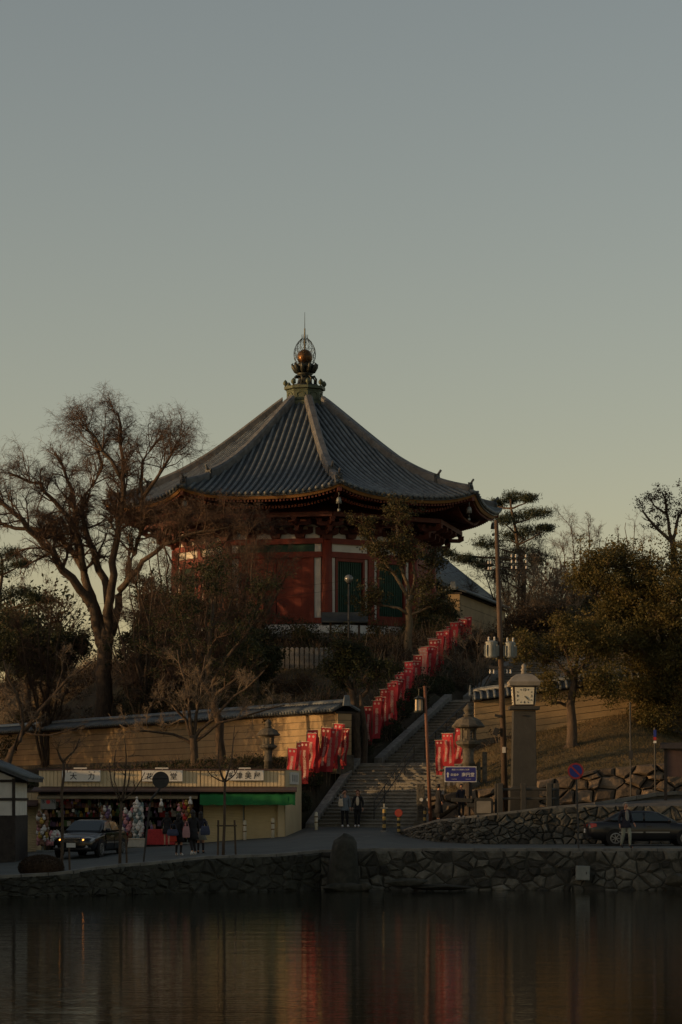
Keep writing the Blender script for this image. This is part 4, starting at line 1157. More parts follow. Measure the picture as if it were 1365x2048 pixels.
for x in np.arange(X0 + .3, XB - .2, .10):
    for r_ in range(3):
        if rg.random() < .35: continue
        z = 3.50 - r_ * .27 - rg.uniform(0, .18); y_ = D0 + rg.uniform(-.75, .3)
        c_ = rg.choice(stuff_cols)
        blob(mbs[c_], (x, y_, z - .12), rg.uniform(.10, .2))
        mbs[c_].tube([(x, y_, z), (x, y_, zf - .1)], .004, 3)
for k, mb in mbs.items():
    o = mb.build('souvenir_goods', M[k]); tag(o, {'goods_red': 'red', 'goods_pink': 'pink', 'goods_white': 'white', 'goods_yellow': 'yellow', 'goods_green': 'green', 'goods_brown': 'brown', 'goods_violet': 'violet', 'goods_teal': 'teal'}[k] + ' small souvenirs crowding the shelves and hanging in the open shops', 'souvenirs', kind='stuff')
# racks and larger goods in front
def goods_rack(px_, py_top, d, cols, lab, wd=.42):
    x = PX(px_, d); z0 = road_z(x, min(d, 112.3)); h = PZ(py_top, d) - z0
    T = thing('display_rack', lab, 'display rack', (x, d, z0))
    MB().tube([(0, 0, 0), (0, 0, h)], .03, 6).box((0, 0, .03), (.5, .5, .06)).build('stand', M['steel'], T)
    n = int(h / .16)
    for i in range(n):
        z = lerp(.35, h - .02, i / max(1, n - 1))
        for k in range(4):
            a_ = k * math.pi / 2 + i * .5; r_ = wd * .45
            mb = MB().sphere((r_ * math.cos(a_), r_ * math.sin(a_), z), rg.uniform(.08, .12), 7, 5, (1, 1, 1.15)).sphere((r_ * 1.1 * math.cos(a_), r_ * 1.1 * math.sin(a_) - .03, z + .12), .06, 6, 4)
            mb.build('plush_toy', M[rg.choice(cols)], T, smooth=True)
    return T
goods_rack(258, 1622, 110.9, ['goods_pink', 'goods_white', 'goods_violet', 'goods_brown'], 'display rack of pale pink plush toys left of the white rack')
goods_rack(277, 1612, 110.7, ['goods_white', 'goods_white', 'goods_teal'], 'tall display rack of white plush toys in the open shop doorway', .36)
goods_rack(86, 1628, 110.8, ['goods_pink', 'goods_brown', 'goods_yellow', 'goods_white'], 'display rack of mixed plush toys at the left corner of the souvenir shop')
goods_rack(110, 1668, 110.0, ['goods_white', 'goods_pink'], 'short rack of white and pink toys beside the black sedan', .3)
goods_rack(375, 1606, 111.2, ['goods_pink', 'goods_yellow', 'goods_brown', 'goods_red'], 'display rack of orange and pink toys beside the shutter edge', .36)
goods_rack(212, 1618, 111.3, ['goods_white', 'goods_violet', 'goods_brown'], 'display rack of dark and white toys behind the black sedan', .36)
for i, (px_, py_) in enumerate(((274, 1598), (323, 1602), (381, 1598), (358, 1612))):
    d = 110.6; x = PX(px_, d); z = PZ(py_, d)
    T = thing('hanging_doll', ['white hanging doll under the awning above the white rack', 'cream hanging doll under the awning near the round signboard', 'pale hanging doll at the right end of the open shop', 'orange hanging doll left of the rightmost one'][i], 'doll', (x, d, z - .22))
    c_ = ['goods_white', 'goods_white', 'goods_white', 'goods_pink'][i]
    MB().lathe([(.10, 0), (.08, .12), (.03, .22)], 8).build('body', M[c_], T, smooth=True)
    MB().sphere((0, 0, .27), .055, 8, 5).build('head', M[c_], T, smooth=True)
    MB().tube([(0, 0, .3), (0, 0, .60)], .006, 3).build('string', M['ink'], T)
# table under a red cloth, beige counter, notice panel
x = PX(322, 110.6); z0 = road_z(x, 110.6)
T = thing('display_table', 'display table under a red cloth in front of the open shop', 'table', (x, 110.6, z0))
MB().loft([[(-.62, -.35, .04), (.62, -.35, .04), (.62, .35, .04), (-.62, .35, .04)], [(-.56, -.3, .7), (.56, -.3, .7), (.56, .3, .7), (-.56, .3, .7)]]).build('red_cloth', M['goods_red'], T, bevel=.02)
for a in (-1, 1):
    for b in (-1, 1): MB().box((a * .5, b * .25, .3), (.05, .05, .6)).build('leg', M['darkwood'], T)
for i in range(12):
    mb = MB(); blob(mb, (rg.uniform(-.45, .45), rg.uniform(-.22, .22), .70), .2)
    o = mb.build('souvenir', M[rg.choice(stuff_cols)]); o.location = (x, 110.6, z0)
    tag(o, 'small souvenir standing on the red display table', 'souvenir', 'souvenirs on the red table')
x = PX(268, 110.2); z0 = road_z(x, 110.2)
T = thing('low_counter', 'low beige counter on the ground below the plush toy racks', 'counter', (x, 110.2, z0))
MB().box((0, 0, .17), (.95, .45, .34)).build('box', M['cloth_pale'], T, bevel=.04)
MB().box((0, 0, .36), (1.0, .5, .04)).build('lid', M['cloth_cream'], T, bevel=.01)
x = PX(97, 111); z = PZ(1606, 111)
T = thing('hanging_sign', 'pale hanging sign with black letters and a red disc, left end of open shop', 'sign', (x, 111, z - .28))
MB().box((0, 0, .25), (.64, .04, .46)).build('panel', M['cloth_grey'], T)
put_text(T, 'B', .2, (-.2, -.024, .33), M['ink'], name='letter'); put_text(T, 'N', .2, (.22, -.024, .33), M['ink'], name='letter')
MB().tube([(0, -.021, .33), (0, -.03, .33)], .09, 14).build('red_disc', M['sign_red'], T)
MB().tube([(-.28, 0, .46), (-.28, 0, .80)], .008, 3).tube([(.28, 0, .46), (.28, 0, .80)], .008, 3).build('hanger', M['ink'], T)
# lower shuttered shop further left
ls = thing('shuttered_kiosk', 'low cream kiosk with a closed roller shutter at the far left of the shop row', 'shop', (sx(40), D0 + .4, 1.0))
xa, xb = sx(-60), sx(77)
shutter(ls, xa, xb - .15, D0 + .5, .75, sz(1614), 1.0)
wb(MB().box2((xb - .14, D0 + .4, .6), (xb - .02, D0 + 3.6, sz(1590))), 'pier', 'cream', ls)
wb(ribbed(xa, xb - .02, D0 + .3, sz(1612), sz(1585), .14), 'fascia', 'cream', ls)
wb(MB().prism([(D0 - .35, sz(1609)), (D0 + .3, sz(1600)), (D0 + .3, sz(1611)), (D0 - .35, sz(1612))], xa, xb, axis=0), 'eave', 'eave_brown', ls)
wb(MB().box2((xa, D0 + .25, sz(1584)), (xb, D0 + 3.8, sz(1584) + .06)), 'roof', 'eave_brown', ls)
wb(MB().box2((xa, D0 + 3.5, .5), (xb - .16, D0 + 3.6, sz(1585))), 'back_wall', 'cream', ls)
# ------------------------------------------------------------------ small storehouse at the left edge
def storehouse(name, lab, xr, y0, zg, w_, dp, hz, peak):
    """gabled, ridge along y (towards the viewer); right wall at xr"""
    T = thing(name, lab, 'building', (xr - w_ / 2, y0 + dp / 2, zg)); hw = w_ / 2
    MB().box2((-hw, -dp / 2, -.4), (hw, dp / 2, hz * .52)).build('timber_wall', M['darkwood'], T)
    MB().box2((-hw + .03, -dp / 2 + .03, hz * .52), (hw - .03, dp / 2 - .03, hz)).build('plaster_wall', M['white'], T)
    for z in (hz * .52, hz * .74, hz * .97):
        MB().box2((-hw - .01, -dp / 2 - .02, z - .05), (hw + .01, -dp / 2 + .06, z + .05)).build('beam', M['darkwood'], T)
        MB().box2((hw - .06, -dp / 2 + .07, z - .05), (hw + .02, dp / 2, z + .05)).build('beam', M['darkwood'], T)
    for x in (-hw + .06, 0, hw - .06):
        MB().box2((x - .06, -dp / 2 - .03, 0), (x + .06, -dp / 2 + .05, hz)).build('post', M['darkwood'], T)
    MB().prism([(-hw, hz), (hw, hz), (0, peak - .1)], -dp / 2 + .05, dp / 2 - .05).build('gable_wall', M['white'], T)
    ov = .55
    for s in (-1, 1):
        rt = [(0, peak), (s * (hw + ov), hz - .12), (s * (hw + ov), hz + .0), (0, peak + .14)]
        sl_ = MB().prism(rt, -dp / 2 - .5, dp / 2 + .5).build('roof_slope', M['tile_pan'], T)
        n = int((dp + 1) / .3)
        for i in range(n + 1):
            y_ = lerp(-dp / 2 - .45, dp / 2 + .45, i / n)
            MB().tube([(s * .05, y_, peak + .14), (s * (hw + ov + .02), y_, hz + .02)], .07, 6).build('tile_row', M['tile'], sl_, smooth=True)
    MB().box2((-.16, -dp / 2 - .55, peak + .05), (.16, dp / 2 + .55, peak + .38)).build('ridge', M['tile'], T, bevel=.04)
    for s in (-1, 1): MB().box((0, s * (dp / 2 + .56), peak + .3), (.5, .12, .6), taper=.6).build('end_tile', M['tile'], T, bevel=.03)
    return T
storehouse('storehouse', 'small storehouse at the left edge with white plaster, black timber and tiled gable roof', PX(31, 100), 100, 1.05, 2.9, 4.0, 3.05, 3.75)
storehouse('storehouse', 'unseen timber and plaster house added beyond the left edge to shade the shops and road', -19.0, 95, .8, 7.0, 12.0, 3.0, 4.7)  # out of view, added to keep the road and lower shop fronts shaded
storehouse('storehouse', 'large unseen plaster house added on the west bank to shade the bank and road', -27.0, 62, .8, 9.0, 16.6, 6.0, 9.4)  # unseen sun blocker, added so the pond bank and road lie in shade
storehouse('storehouse', 'large unseen plaster house added next to it on the west bank for shade, nearer the shops', -26.0, 79, .8, 9.0, 14.0, 6.0, 9.4)  # second unseen blocker, continuing the added shade along the bank
storehouse('storehouse', 'second unseen timber and plaster house added up the street on the left for shade', -20.0, 108, .9, 8.0, 9.0, 3.2, 4.9)  # out of view, added to cast shade on the left shops

# ------------------------------------------------------------------ temple outbuildings behind, right
def hall(name, lab, a, b, dp, zg, hw, hr, wm='white'):
    """long hall from a to b (front line), roof ridge parallel to it"""
    a, b = Vector(a), Vector(b); d = b - a; L = Vector((d.x, d.y)).length
    T = thing(name, lab, 'building', (a.x, a.y, zg), math.atan2(d.y, d.x))
    MB().box2((0, 0, -.5), (L, dp, hw)).build('wall', M[wm], T)
    n = max(3, int(L / 2.2))
    for i in range(n + 1):
        x = L * i / n
        MB().box2((x - .11, -.05, 0), (x + .11, .04, hw)).build('post', M['darkwood'], T)
    for z in (.2, hw * .62, hw - .12):
        MB().box2((0, -.04, z - .09), (L, .03, z + .09)).build('beam', M['darkwood'], T)
    for s in (0, 1):
        y0, y1 = (-1.2, dp / 2) if s == 0 else (dp + 1.2, dp / 2)
        sl_ = MB().prism([(y0, hw - .35), (y1, hr), (y1, hr + .15), (y0, hw - .2)], -1.0, L + 1.0, axis=0).build('roof_slope', M['tile_pan'], T)
        m_ = int(L / .45)
        for i in range(m_ + 1):
            x = lerp(-.95, L + .95, i / m_)
            MB().tube([(x, y0, hw - .17), (x, y1, hr + .17)], .09, 5).build('tile_row', M['tile'], sl_, smooth=True)
    for x in (0.02, L - .02):
        MB().prism([(0, hw), (dp, hw), (dp / 2, hr)], x - .05, x + .05, axis=0).build('gable_wall', M[wm], T)
    MB().box2((-1.05, dp / 2 - .2, hr), (L + 1.05, dp / 2 + .2, hr + .5)).build('ridge', M['tile_ridge'], T, bevel=.05)
    return T
a = P(852, 1180, 168); b = P(955, 1190, 182)
hall('temple_outbuilding', 'white walled outbuilding with dark posts and tiled roof right behind the temple', (a.x, a.y, 12), (b.x, b.y, 12), 6, 12.0, 5.4, 8.4)
a = P(1090, 1240, 205); b = P(1250, 1250, 205)
hall('temple_outbuilding', 'distant hall with grey tiled roof half hidden among the bare trees on the right', (a.x, a.y, 12), (b.x, b.y, 12), 8, 12.2, 2.6, 6.6)
# small roofed shelter beside the temple steps
x, y = PX(690, 146.5), 146.5
T = thing('roofed_shelter', 'small dark roofed shelter in front of the temple, beside the globe lamp', 'shelter', (x, y, hill_z(x, y)))
for a in (-.8, .8):
    for b in (-.5, .5): MB().box((a, b, .8), (.12, .12, 1.9)).build('post', M['darkwood'], T)
for s in (-1, 1): MB().prism([(0, 2.15), (s * .95, 1.6), (s * .95, 1.68), (0, 2.24)], -1.3, 1.3, axis=0).build('roof_slope', M['tile_pan'], T)

# ------------------------------------------------------------------ stone lanterns
def stone_lantern(lab, px_, d, zg, H):
    T = thing('stone_lantern', lab, 'stone lantern', (PX(px_, d), d, zg)); k = H / 3.0
    q = lambda pr: [(r_ * k, z * k) for r_, z in pr]
    MB().lathe(q([(.48, -.2), (.48, .12), (.42, .16), (.34, .28), (.27, .32)]), 12).build('base', M['oldstone'], T, smooth=False)
    MB().lathe(q([(.23, .30), (.22, .85), (.26, .88), (.26, .94), (.22, .97), (.215, 1.5)]), 12).build('shaft', M['oldstone'], T, smooth=True)
    MB().lathe(q([(.24, 1.48), (.34, 1.56), (.48, 1.64), (.50, 1.74), (.42, 1.78)]), 12).build('platform', M['oldstone'], T, smooth=False)
    fbx = MB()
    for i in range(6):
        a_ = R(60 * i + 30); fbx.box((.28 * k * math.cos(a_), .28 * k * math.sin(a_), 2.03 * k), (.09 * k, .12 * k, .54 * k), rz=a_)
    fbx.lathe(q([(.34, 1.76), (.34, 1.85)]), 6).lathe(q([(.34, 2.20), (.34, 2.30)]), 6)
    for i in (0, 2, 4):
        a_ = R(60 * i); fbx.box((.25 * k * math.cos(a_), .25 * k * math.sin(a_), 2.03 * k), (.06 * k, .30 * k, .40 * k), rz=a_)
    fbx.build('fire_box', M['oldstone'], T)
    MB().lathe(q([(.30, 2.26), (.62, 2.30), (.66, 2.36), (.58, 2.44), (.46, 2.60), (.26, 2.70), (.15, 2.73)]), 12).build('roof', M['oldstone'], T, smooth=False)
    MB().lathe(q([(.13, 2.70), (.20, 2.78), (.20, 2.82), (.12, 2.85), (.18, 2.95), (.19, 3.04), (.10, 3.14), (.015, 3.24)]), 10).build('jewel', M['oldstone'], T, smooth=True)
x = PX(537, 118.6)
stone_lantern('tall mossy stone lantern behind the shop roof, against the left plastered wall', 537, 118.6, hill_z(x, 118.6), (PZ(1438, 118.6) - hill_z(x, 118.6)) * .93)
x = PX(937, 114.3)
stone_lantern('tall stone lantern with pointed jewel behind the blue sign, right of the stairs', 937, 114.4, hill_z(x, 114.4), (PZ(1408, 114.4) - hill_z(x, 114.4)) * .93)

# ------------------------------------------------------------------ red votive banners
txt = text_mesh('南無不空羂索観世音菩薩', .17, M['banner_ink'], True)
dots = MB().tube([(.13, -.004, -.13), (.13, .0, -.13)], .055, 10).tube([(.33, -.004, -.13), (.33, 0, -.13)], .055, 10)
def banner_meshes(seed, mt):
    """cloth, its printed letters and crest, all following the same folds"""
    rr = random.Random(seed); ph, am, k1, k2 = rr.uniform(0, 6), rr.uniform(.04, .10), rr.uniform(2.0, 4.5), rr.uniform(1.0, 3.4)
    gather, lean = rr.uniform(0, .38), rr.uniform(-.10, .10); Lc = rr.uniform(1.7, 1.95)
    def fold(x, z):
        t = -z / 1.85; u = (x - .02) / .44
        return (.02 + .44 * (u * (1 - gather * t ** 1.5)) + lean * t * t, am * math.sin(ph + k1 * t * 3 + k2 * u) * (.15 + t) , z * Lc / 1.85 + .03 * u * t * math.sin(ph))
    n, m_ = 14, 6
    V = [fold(.02 + .44 * i / m_, -1.85 * j / n) for j in range(n + 1) for i in range(m_ + 1)]
    cl = MB().add(V, [(j * (m_ + 1) + i, j * (m_ + 1) + i + 1, (j + 1) * (m_ + 1) + i + 1, (j + 1) * (m_ + 1) + i) for j in range(n) for i in range(m_)]).mesh('cloth', mt, True, fix=False)
    tm = txt.copy()
    for v in tm.vertices:
        p = fold(.24 + v.co.x, max(-1.84, -1.0 + v.co.y * .92)); v.co = (p[0], p[1] - .008 - v.co.z, p[2])
    dm = dots.mesh('crest', M['banner_ink'])
    for v in dm.vertices:
        p = fold(v.co.x, v.co.z); v.co = (p[0], p[1] - .008 + v.co.y, p[2])
    return cl, tm, dm
BMS = [banner_meshes(s, M['banner']) for s in range(10)]
BMP = [banner_meshes(77 + s, M['banner_pale']) for s in range(2)]
pole_m = MB().tube([(0, 0, -.9), (0, 0, 2.0)], .016, 5).mesh('pole', M['bark_pale'])
arm_m = MB().tube([(-.05, 0, 0), (.48, 0, 0)], .010, 4).mesh('cross_bar', M['post_white'])
def banner(top, lab, grp, i, rz, pale=False, sc=1.0):
    T = thing('votive_banner', lab, 'banner', Vector((top.x, top.y, top.z - 1.95 * sc)), rz, grp)
    T.rotation_euler = (rng.uniform(-.07, .07), rng.uniform(-.09, .09), rz); sc *= rng.uniform(.93, 1.08); T.scale = (sc, sc, sc)
    link_mesh('pole', pole_m, T); link_mesh('cross_bar', arm_m, T, (0, 0, 1.93))
    ms_ = BMP[i % 2] if pale else BMS[(i * 7) % 10]
    c_ = link_mesh('cloth', ms_[0], T, (0, 0, 1.92))
    link_mesh('lettering', ms_[1], c_); link_mesh('crest', ms_[2], c_)
r1 = [(581, 1489, 0), (598, 1484, 1), (610, 1482, 0), (620, 1470, 1), (629, 1459, 0), (633, 1469, 1), (645, 1459, 1), (654, 1457, 0), (663, 1455, 1), (671, 1446, 0), (680, 1453, 1), (690, 1456, 0)]
for i, (px_, py_, k) in enumerate(r1):
    d = lerp(117.4, 119.8, (px_ - 580) / 110) + .25 * k
    banner(P(px_ - 9, py_, d), ['leftmost, separate red votive banner above the end of the shop roof'][0] if i == 0 else 'red votive banner, ' + ordinal(i + 1) + ' from the left in the cluster between shop and stairs', 'banners between the shop and the stairs' if i else None, i, R(-12 + rng.uniform(-34, 30)), sc=1.0)
for i in range(44):
    t_ = i / 43
    px_ = lerp(733, 930, t_ ** .92) if i else 731; d = lerp(124.2, 146.5, t_)
    py_ = np.interp(px_, [731, 760, 790, 820, 850, 880, 930], [1414, 1384, 1352, 1318, 1290, 1262, 1232])
    pale = 21 <= i <= 22
    nth = i + 1 if i < 1 else i
    lab = 'lowest red votive banner beside the upper stairs, set apart from the long row' if i == 0 else (('lower' if i == 21 else 'upper') + ' of the two faded pink banners halfway up the stair row' if pale else 'red votive banner, ' + ordinal(nth + 1) + ' from the bottom in the row beside the upper stairs')
    grp = None if i == 0 else ('faded banners in the stair row' if pale else 'banners climbing beside the stairs')
    if i == 1: continue
    banner(P(px_, py_, d + (i % 2) * .5), lab, grp, i, R(-8 + rng.uniform(-32, 30)), pale, lerp(.95, 1.0, t_))
for i, (px_, py_) in enumerate(((876, 1476), (890, 1466), (898, 1462), (911, 1456), (921, 1452))):
    banner(P(px_ - 4, py_, 116.2 + i * .35), 'red votive banner, ' + ordinal(i + 1) + ' from the left in the small group right of the stairs', 'banners right of the stairs', i, R(-10 + rng.uniform(-15, 15)), sc=.85)

# ------------------------------------------------------------------ poles, lamps, wires
ub = P(1012, 1622, 109.0); zb_ = path_z(ub.x, ub.y)
up_ = thing('utility_pole', 'tall brown utility pole with two pale transformers, left of the clock tower', 'utility pole', (ub.x, ub.y, zb_))
tp = P(993, 1040, 109) - Vector((ub.x, ub.y, zb_))
MB().tube([(0, 0, -.3), tp * .5, tp], [.14, .12, .085], 10).build('shaft', M['polewood'], up_, smooth=True)
def along(py_): return tp * ((PZ(py_, 109) - zb_) / tp.z)
for py_, x0, x1 in ((1115, 0.05, 1.25), (1126, .05, 1.25), (1138, .05, 1.25), (1128, -.7, 0), (1140, -.7, 0)):
    c_ = along(py_)
    MB().tube([c_ + Vector((x0, 0, 0)), c_ + Vector((x1, 0, 0))], .025, 5).build('cross_arm', M['post_dark'], up_)
    for f_ in (.45, .6, .95):
        x = lerp(x0, x1, f_)
        MB().lathe([(.035, 0), (.05, .03), (.03, .06), (.05, .09), (.02, .12)], 7, c_ + Vector((x, 0, .01))).build('insulator', M['porcelain'], up_)
for px_, py_, r_, h_ in ((986, 1300, .25, .66), (1023, 1301, .22, .62)):
    c_ = along(py_); x = (px_ - 1004) / 47.9
    tr = MB().lathe([(r_ * .9, -h_ / 2), (r_, -h_ / 2 + .05), (r_, h_ / 2 - .06), (r_ * 1.06, h_ / 2 - .05), (r_ * 1.06, h_ / 2), (r_ * .5, h_ / 2 + .06)], 14, c_ + Vector((x, -.1, 0))).build('transformer', M['steel'], up_, smooth=False)
    for k in range(8):
        a_ = R(45 * k); MB().box(c_ + Vector((x + (r_ + .03) * math.cos(a_), -.1 + (r_ + .03) * math.sin(a_), -.03)), (.07, .015, h_ * .7), rz=a_).build('cooling_fin', M['steel'], tr)
    for k in (-1, 1):
        MB().lathe([(.03, 0), (.05, .04), (.03, .08), (.05, .12), (.02, .17)], 7, c_ + Vector((x + k * .12, -.1, h_ / 2 + .05))).build('bushing', M['porcelain'], tr)
    MB().box(c_ + Vector((x / 2, 0, -.2)), (abs(x), .08, .08)).build('hanger', M['post_dark'], up_)
c_ = along(1335); MB().box(c_, (1.0, .12, .1)).build('cross_arm', M['post_dark'], up_)
for k in (-.45, -.3, .25, .4): MB().lathe([(.04, 0), (.05, .05), (.03, .1), (.05, .16)], 7, c_ + Vector((k, -.02, -.25))).build('insulator', M['porcelain'], up_)
c_ = along(1432); MB().box(c_ + Vector((-.2, -.15, 0)), (.28, .25, .1), ry=.2).build('street_lamp', M['post_dark'], up_)
MB().tube([along(1470) + Vector((-.28, -.1, 0)), along(1462) + Vector((-.02, -.1, 0))], .02, 5).box(along(1465) + Vector((-.3, -.12, .03)), (.22, .16, .32), ry=.35).build('loudspeaker', M['post_dark'], up_)
c_ = along(1500); MB().box(c_ + Vector((0, -.18, 0)), (.14, .05, .24)).build('number_tag', M['porcelain'], up_)
wire_n = 0
wire_labels = []
def wire(a, b, sag, lab):
    pts = [Vector(a).lerp(Vector(b), t_) - Vector((0, 0, sag * 4 * t_ * (1 - t_))) for t_ in np.linspace(0, 1, 14)]
    o = MB().tube(pts, .006, 3).build('wire', M['wire']); tag(o, lab, 'wire')
ph = Vector((ub.x, ub.y, zb_))
for k, py_ in enumerate((1115, 1126, 1138)):
    wire(ph + along(py_) + Vector((1.2, 0, .1)), (40, 118, ph.z + along(py_).z + 1.2), .6, ['topmost', 'middle', 'lowest'][k] + ' of the three wires running right from the utility pole')
for k, py_ in enumerate((1128, 1140)):
    wire(ph + along(py_) + Vector((-.65, 0, .1)), (-30, 135, PZ(1210 + 30 * k, 135)), .9, ['upper', 'lower'][k] + ' of the two wires running left from the utility pole across the temple front')
wire(ph + along(1335) + Vector((.4, 0, 0)), (40, 112, PZ(1300, 112)), .8, 'wire running right from the transformer level of the utility pole')
# brown timber lamp pole with hanging bronze lantern
lb = P(862, 1648, 112.6); zl = path_z(lb.x, lb.y)
lp = thing('lamp_pole', 'slim red brown lamp pole with a hanging bronze lantern at the foot of the stairs', 'lamp pole', (lb.x, lb.y, zl))
tp2 = P(850, 1372, 112.6) - Vector((lb.x, lb.y, zl))
MB().tube([(0, 0, -.2), tp2], [.085, .065], 10).build('shaft', M['polewood_red'], lp, smooth=True)
ar = tp2 * .985
MB().tube([ar + Vector((.25, 0, .05)), ar + Vector((-.32, 0, -.02))], .03, 6).build('bracket', M['darkwood'], lp)
lt = MB().lathe([(.02, .25), (.05, .2), (.24, .10), (.20, .06), (.17, .05)], 6, ar + Vector((-.26, 0, -.55))).build('lantern', M['bronze'], lp)
lc = ar + Vector((-.26, 0, -.55))
MB().lathe([(.17, -.42), (.16, .05)], 6, lc).build('lantern_pane', M['cloth_cream'], lt)
for i in range(6):
    a_ = R(60 * i); MB().box(lc + Vector((.175 * math.cos(a_), .175 * math.sin(a_), -.19)), (.03, .03, .48), rz=a_).build('lantern_rib', M['bronze'], lt)
MB().lathe([(.21, -.5), (.21, -.43), (.1, -.40)], 6, lc).build('lantern_foot', M['bronze'], lt)
MB().tube([lc + Vector((0, 0, .24)), ar + Vector((-.26, 0, 0))], .012, 4).build('chain', M['bronze'], lt)
# globe lamp
x, y = PX(698, 140), 140.0; zg = hill_z(x, y)
gl = thing('globe_lamp', 'thin lamp post with a glass globe in front of the temple window', 'lamp post', (x, y, zg)); H = PZ(1166, 140) - zg
MB().tube([(0, 0, -.2), (0, 0, H)], [.07, .045], 8).build('post', M['post_dark'], gl, smooth=True)
MB().sphere((0, 0, H + .22), .23, 14, 9).build('globe', M['globe'], gl, smooth=True)
MB().lathe([(.05, 0), (.11, .03), (.10, .08)], 8, (0, 0, H - .04)).build('collar', M['post_dark'], gl)

# ------------------------------------------------------------------ clock tower
cx, cy = PX(1048, 108), 108.0; cz = path_z(cx, cy); H = PZ(1337, 108) - cz
ck = thing('clock_tower', 'grey pillar clock with white square dial and curved stone cap', 'clock', (cx, cy, cz)); s48 = F / 108
yz = lambda py_: PZ(py_, 108) - cz
MB().loft([[(-.62, -.62, -.3), (.62, -.62, -.3), (.62, .62, -.3), (-.62, .62, -.3)], [(-.60, -.60, .9), (.60, -.60, .9), (.60, .60, .9), (-.60, .60, .9)], [(-.50, -.50, 1.0), (.50, -.50, 1.0), (.50, .50, 1.0), (-.50, .50, 1.0)], [(-.46, -.46, yz(1422)), (.46, -.46, yz(1422)), (.46, .46, yz(1422)), (-.46, .46, yz(1422))]]).build('pillar', M['clock_body'], ck, bevel=.02)
MB().box2((-.62, -.62, yz(1420)), (.62, .62, yz(1413))).build('ledge', M['clock_body'], ck, bevel=.015)
MB().loft([[(-.42, -.42, yz(1412)), (.42, -.42, yz(1412)), (.42, .42, yz(1412)), (-.42, .42, yz(1412))], [(-.48, -.48, yz(1374)), (.48, -.48, yz(1374)), (.48, .48, yz(1374)), (-.48, .48, yz(1374))]]).build('clock_case', M['darkwood'], ck)
zc, hh = (yz(1412) + yz(1374)) / 2, (yz(1374) - yz(1412)) / 2
for k in range(4):
    a_ = R(90 * k)
    dl = MB().add([(-.36, 0, -hh + .05), (.36, 0, -hh + .05), (.40, 0, hh - .03), (-.40, 0, hh - .03), (-.36, .02, -hh + .05), (.36, .02, -hh + .05), (.40, .02, hh - .03), (-.40, .02, hh - .03)], [(0, 1, 2, 3), (7, 6, 5, 4), (0, 4, 5, 1), (1, 5, 6, 2), (2, 6, 7, 3), (3, 7, 4, 0)]).build('dial', M['clock_face'], ck)
    dl.location = Vector((math.sin(a_), -math.cos(a_), 0)) * .475 + Vector((0, 0, zc)); dl.rotation_euler = (R(4.4), 0, a_)
    for h in range(12):
        b_ = R(30 * h); rx, rz_ = .30, .27
        mx_ = max(abs(math.sin(b_)) / rx, abs(math.cos(b_)) / rz_); r_ = 1 / mx_
        p = (math.sin(b_) * r_ * .95, -.006, math.cos(b_) * r_ * .95)
        if h in (0, 3, 6, 9):
            link_mesh('numeral', text_mesh({0: '12', 3: '3', 6: '6', 9: '9'}[h], .15, M['ink']), dl, p, (R(90), 0, 0))
        else:
            MB().box(p, (.03, .006, .06), ry=b_).build('hour_mark', M['ink'], dl)
    for ang_, ln, w_ in ((R(30 * 4 + 11), .17, .035), (R(6 * 22.5), .26, .022)):
        MB().box((math.sin(ang_) * ln / 2, -.016, math.cos(ang_) * ln / 2), (w_, .006, ln), ry=ang_).build('hand', M['ink'], dl)
def sq(r_, z): return [(-r_, -r_, z), (r_, -r_, z), (r_, r_, z), (-r_, r_, z)]
MB().loft([sq(.50, yz(1374)), sq(.62, yz(1372)), sq(.66, yz(1364)), sq(.58, yz(1360)), sq(.45, yz(1353)), sq(.32, yz(1349)), sq(.12, yz(1347.5))]).build('cap', M['clock_cap'], ck, bevel=.015)
MB().lathe([(.11, 0), (.12, .05), (.08, .09), (.12, .14), (.13, .19), (.07, .25), (.10, .29), (.09, .36), (.015, .44)], 10, (0, 0, yz(1348))).build('finial', M['clock_cap'], ck, smooth=True)
MB().box((0, -.49, yz(1432)), (.16, .03, .05)).build('plaque', M['ink'], ck)
# stone fence round the clock
sf = thing('stone_railing', 'low grey stone railing around the foot of the clock tower', 'railing', (cx, cy, cz))
pts = [(-1.05, -1.25), (-.1, -1.25), (.95, -1.25), (1.3, -.6), (1.3, .7), (-1.05, .7)]
for i, (a, b) in enumerate(pts):
    MB().box((a, b, .48 + .0), (.22, .22, 1.3)).build('post', M['clock_body'], sf, bevel=.02)
for (a, b), (c, d) in zip(pts, pts[1:]):
    for z in (.5, .88):
        MB().tube([(a, b, z), (c, d, z)], .06, 6).build('rail', M['clock_body'], sf)

# ------------------------------------------------------------------ signs near the stairs
bx_, by_ = PX(938, 111.0), 111.0; bz = path_z(bx_, by_)
bs_ = thing('direction_sign', 'blue direction sign with white lettering and arrow on a dark post', 'sign', (bx_, by_, bz))
sc = F / 111
yz = lambda py_: PZ(py_, 111) - bz
MB().tube([(0, .06, -.2), (0, .06, yz(1540))], .075, 8).build('post', M['darkwood'], bs_)
MB().tube([(0, .06, yz(1592)), (0, .06, yz(1566))], .15, 8).build('post_collar', M['darkwood'], bs_)
def rrect(w_, h_, r_, n=4):
    out = []
    for cx_, cz_, a0 in ((w_ / 2 - r_, h_ / 2 - r_, 0), (-w_ / 2 + r_, h_ / 2 - r_, 90), (-w_ / 2 + r_, -h_ / 2 + r_, 180), (w_ / 2 - r_, -h_ / 2 + r_, 270)):
        for k in range(n + 1): out.append((cx_ + r_ * math.cos(R(a0 + 90 * k / n)), cz_ + r_ * math.sin(R(a0 + 90 * k / n))))
    return out
pw, phh = 64 / sc, 31 / sc; pcx, pcz = (921.5 - 938) / sc, yz(1548.5)
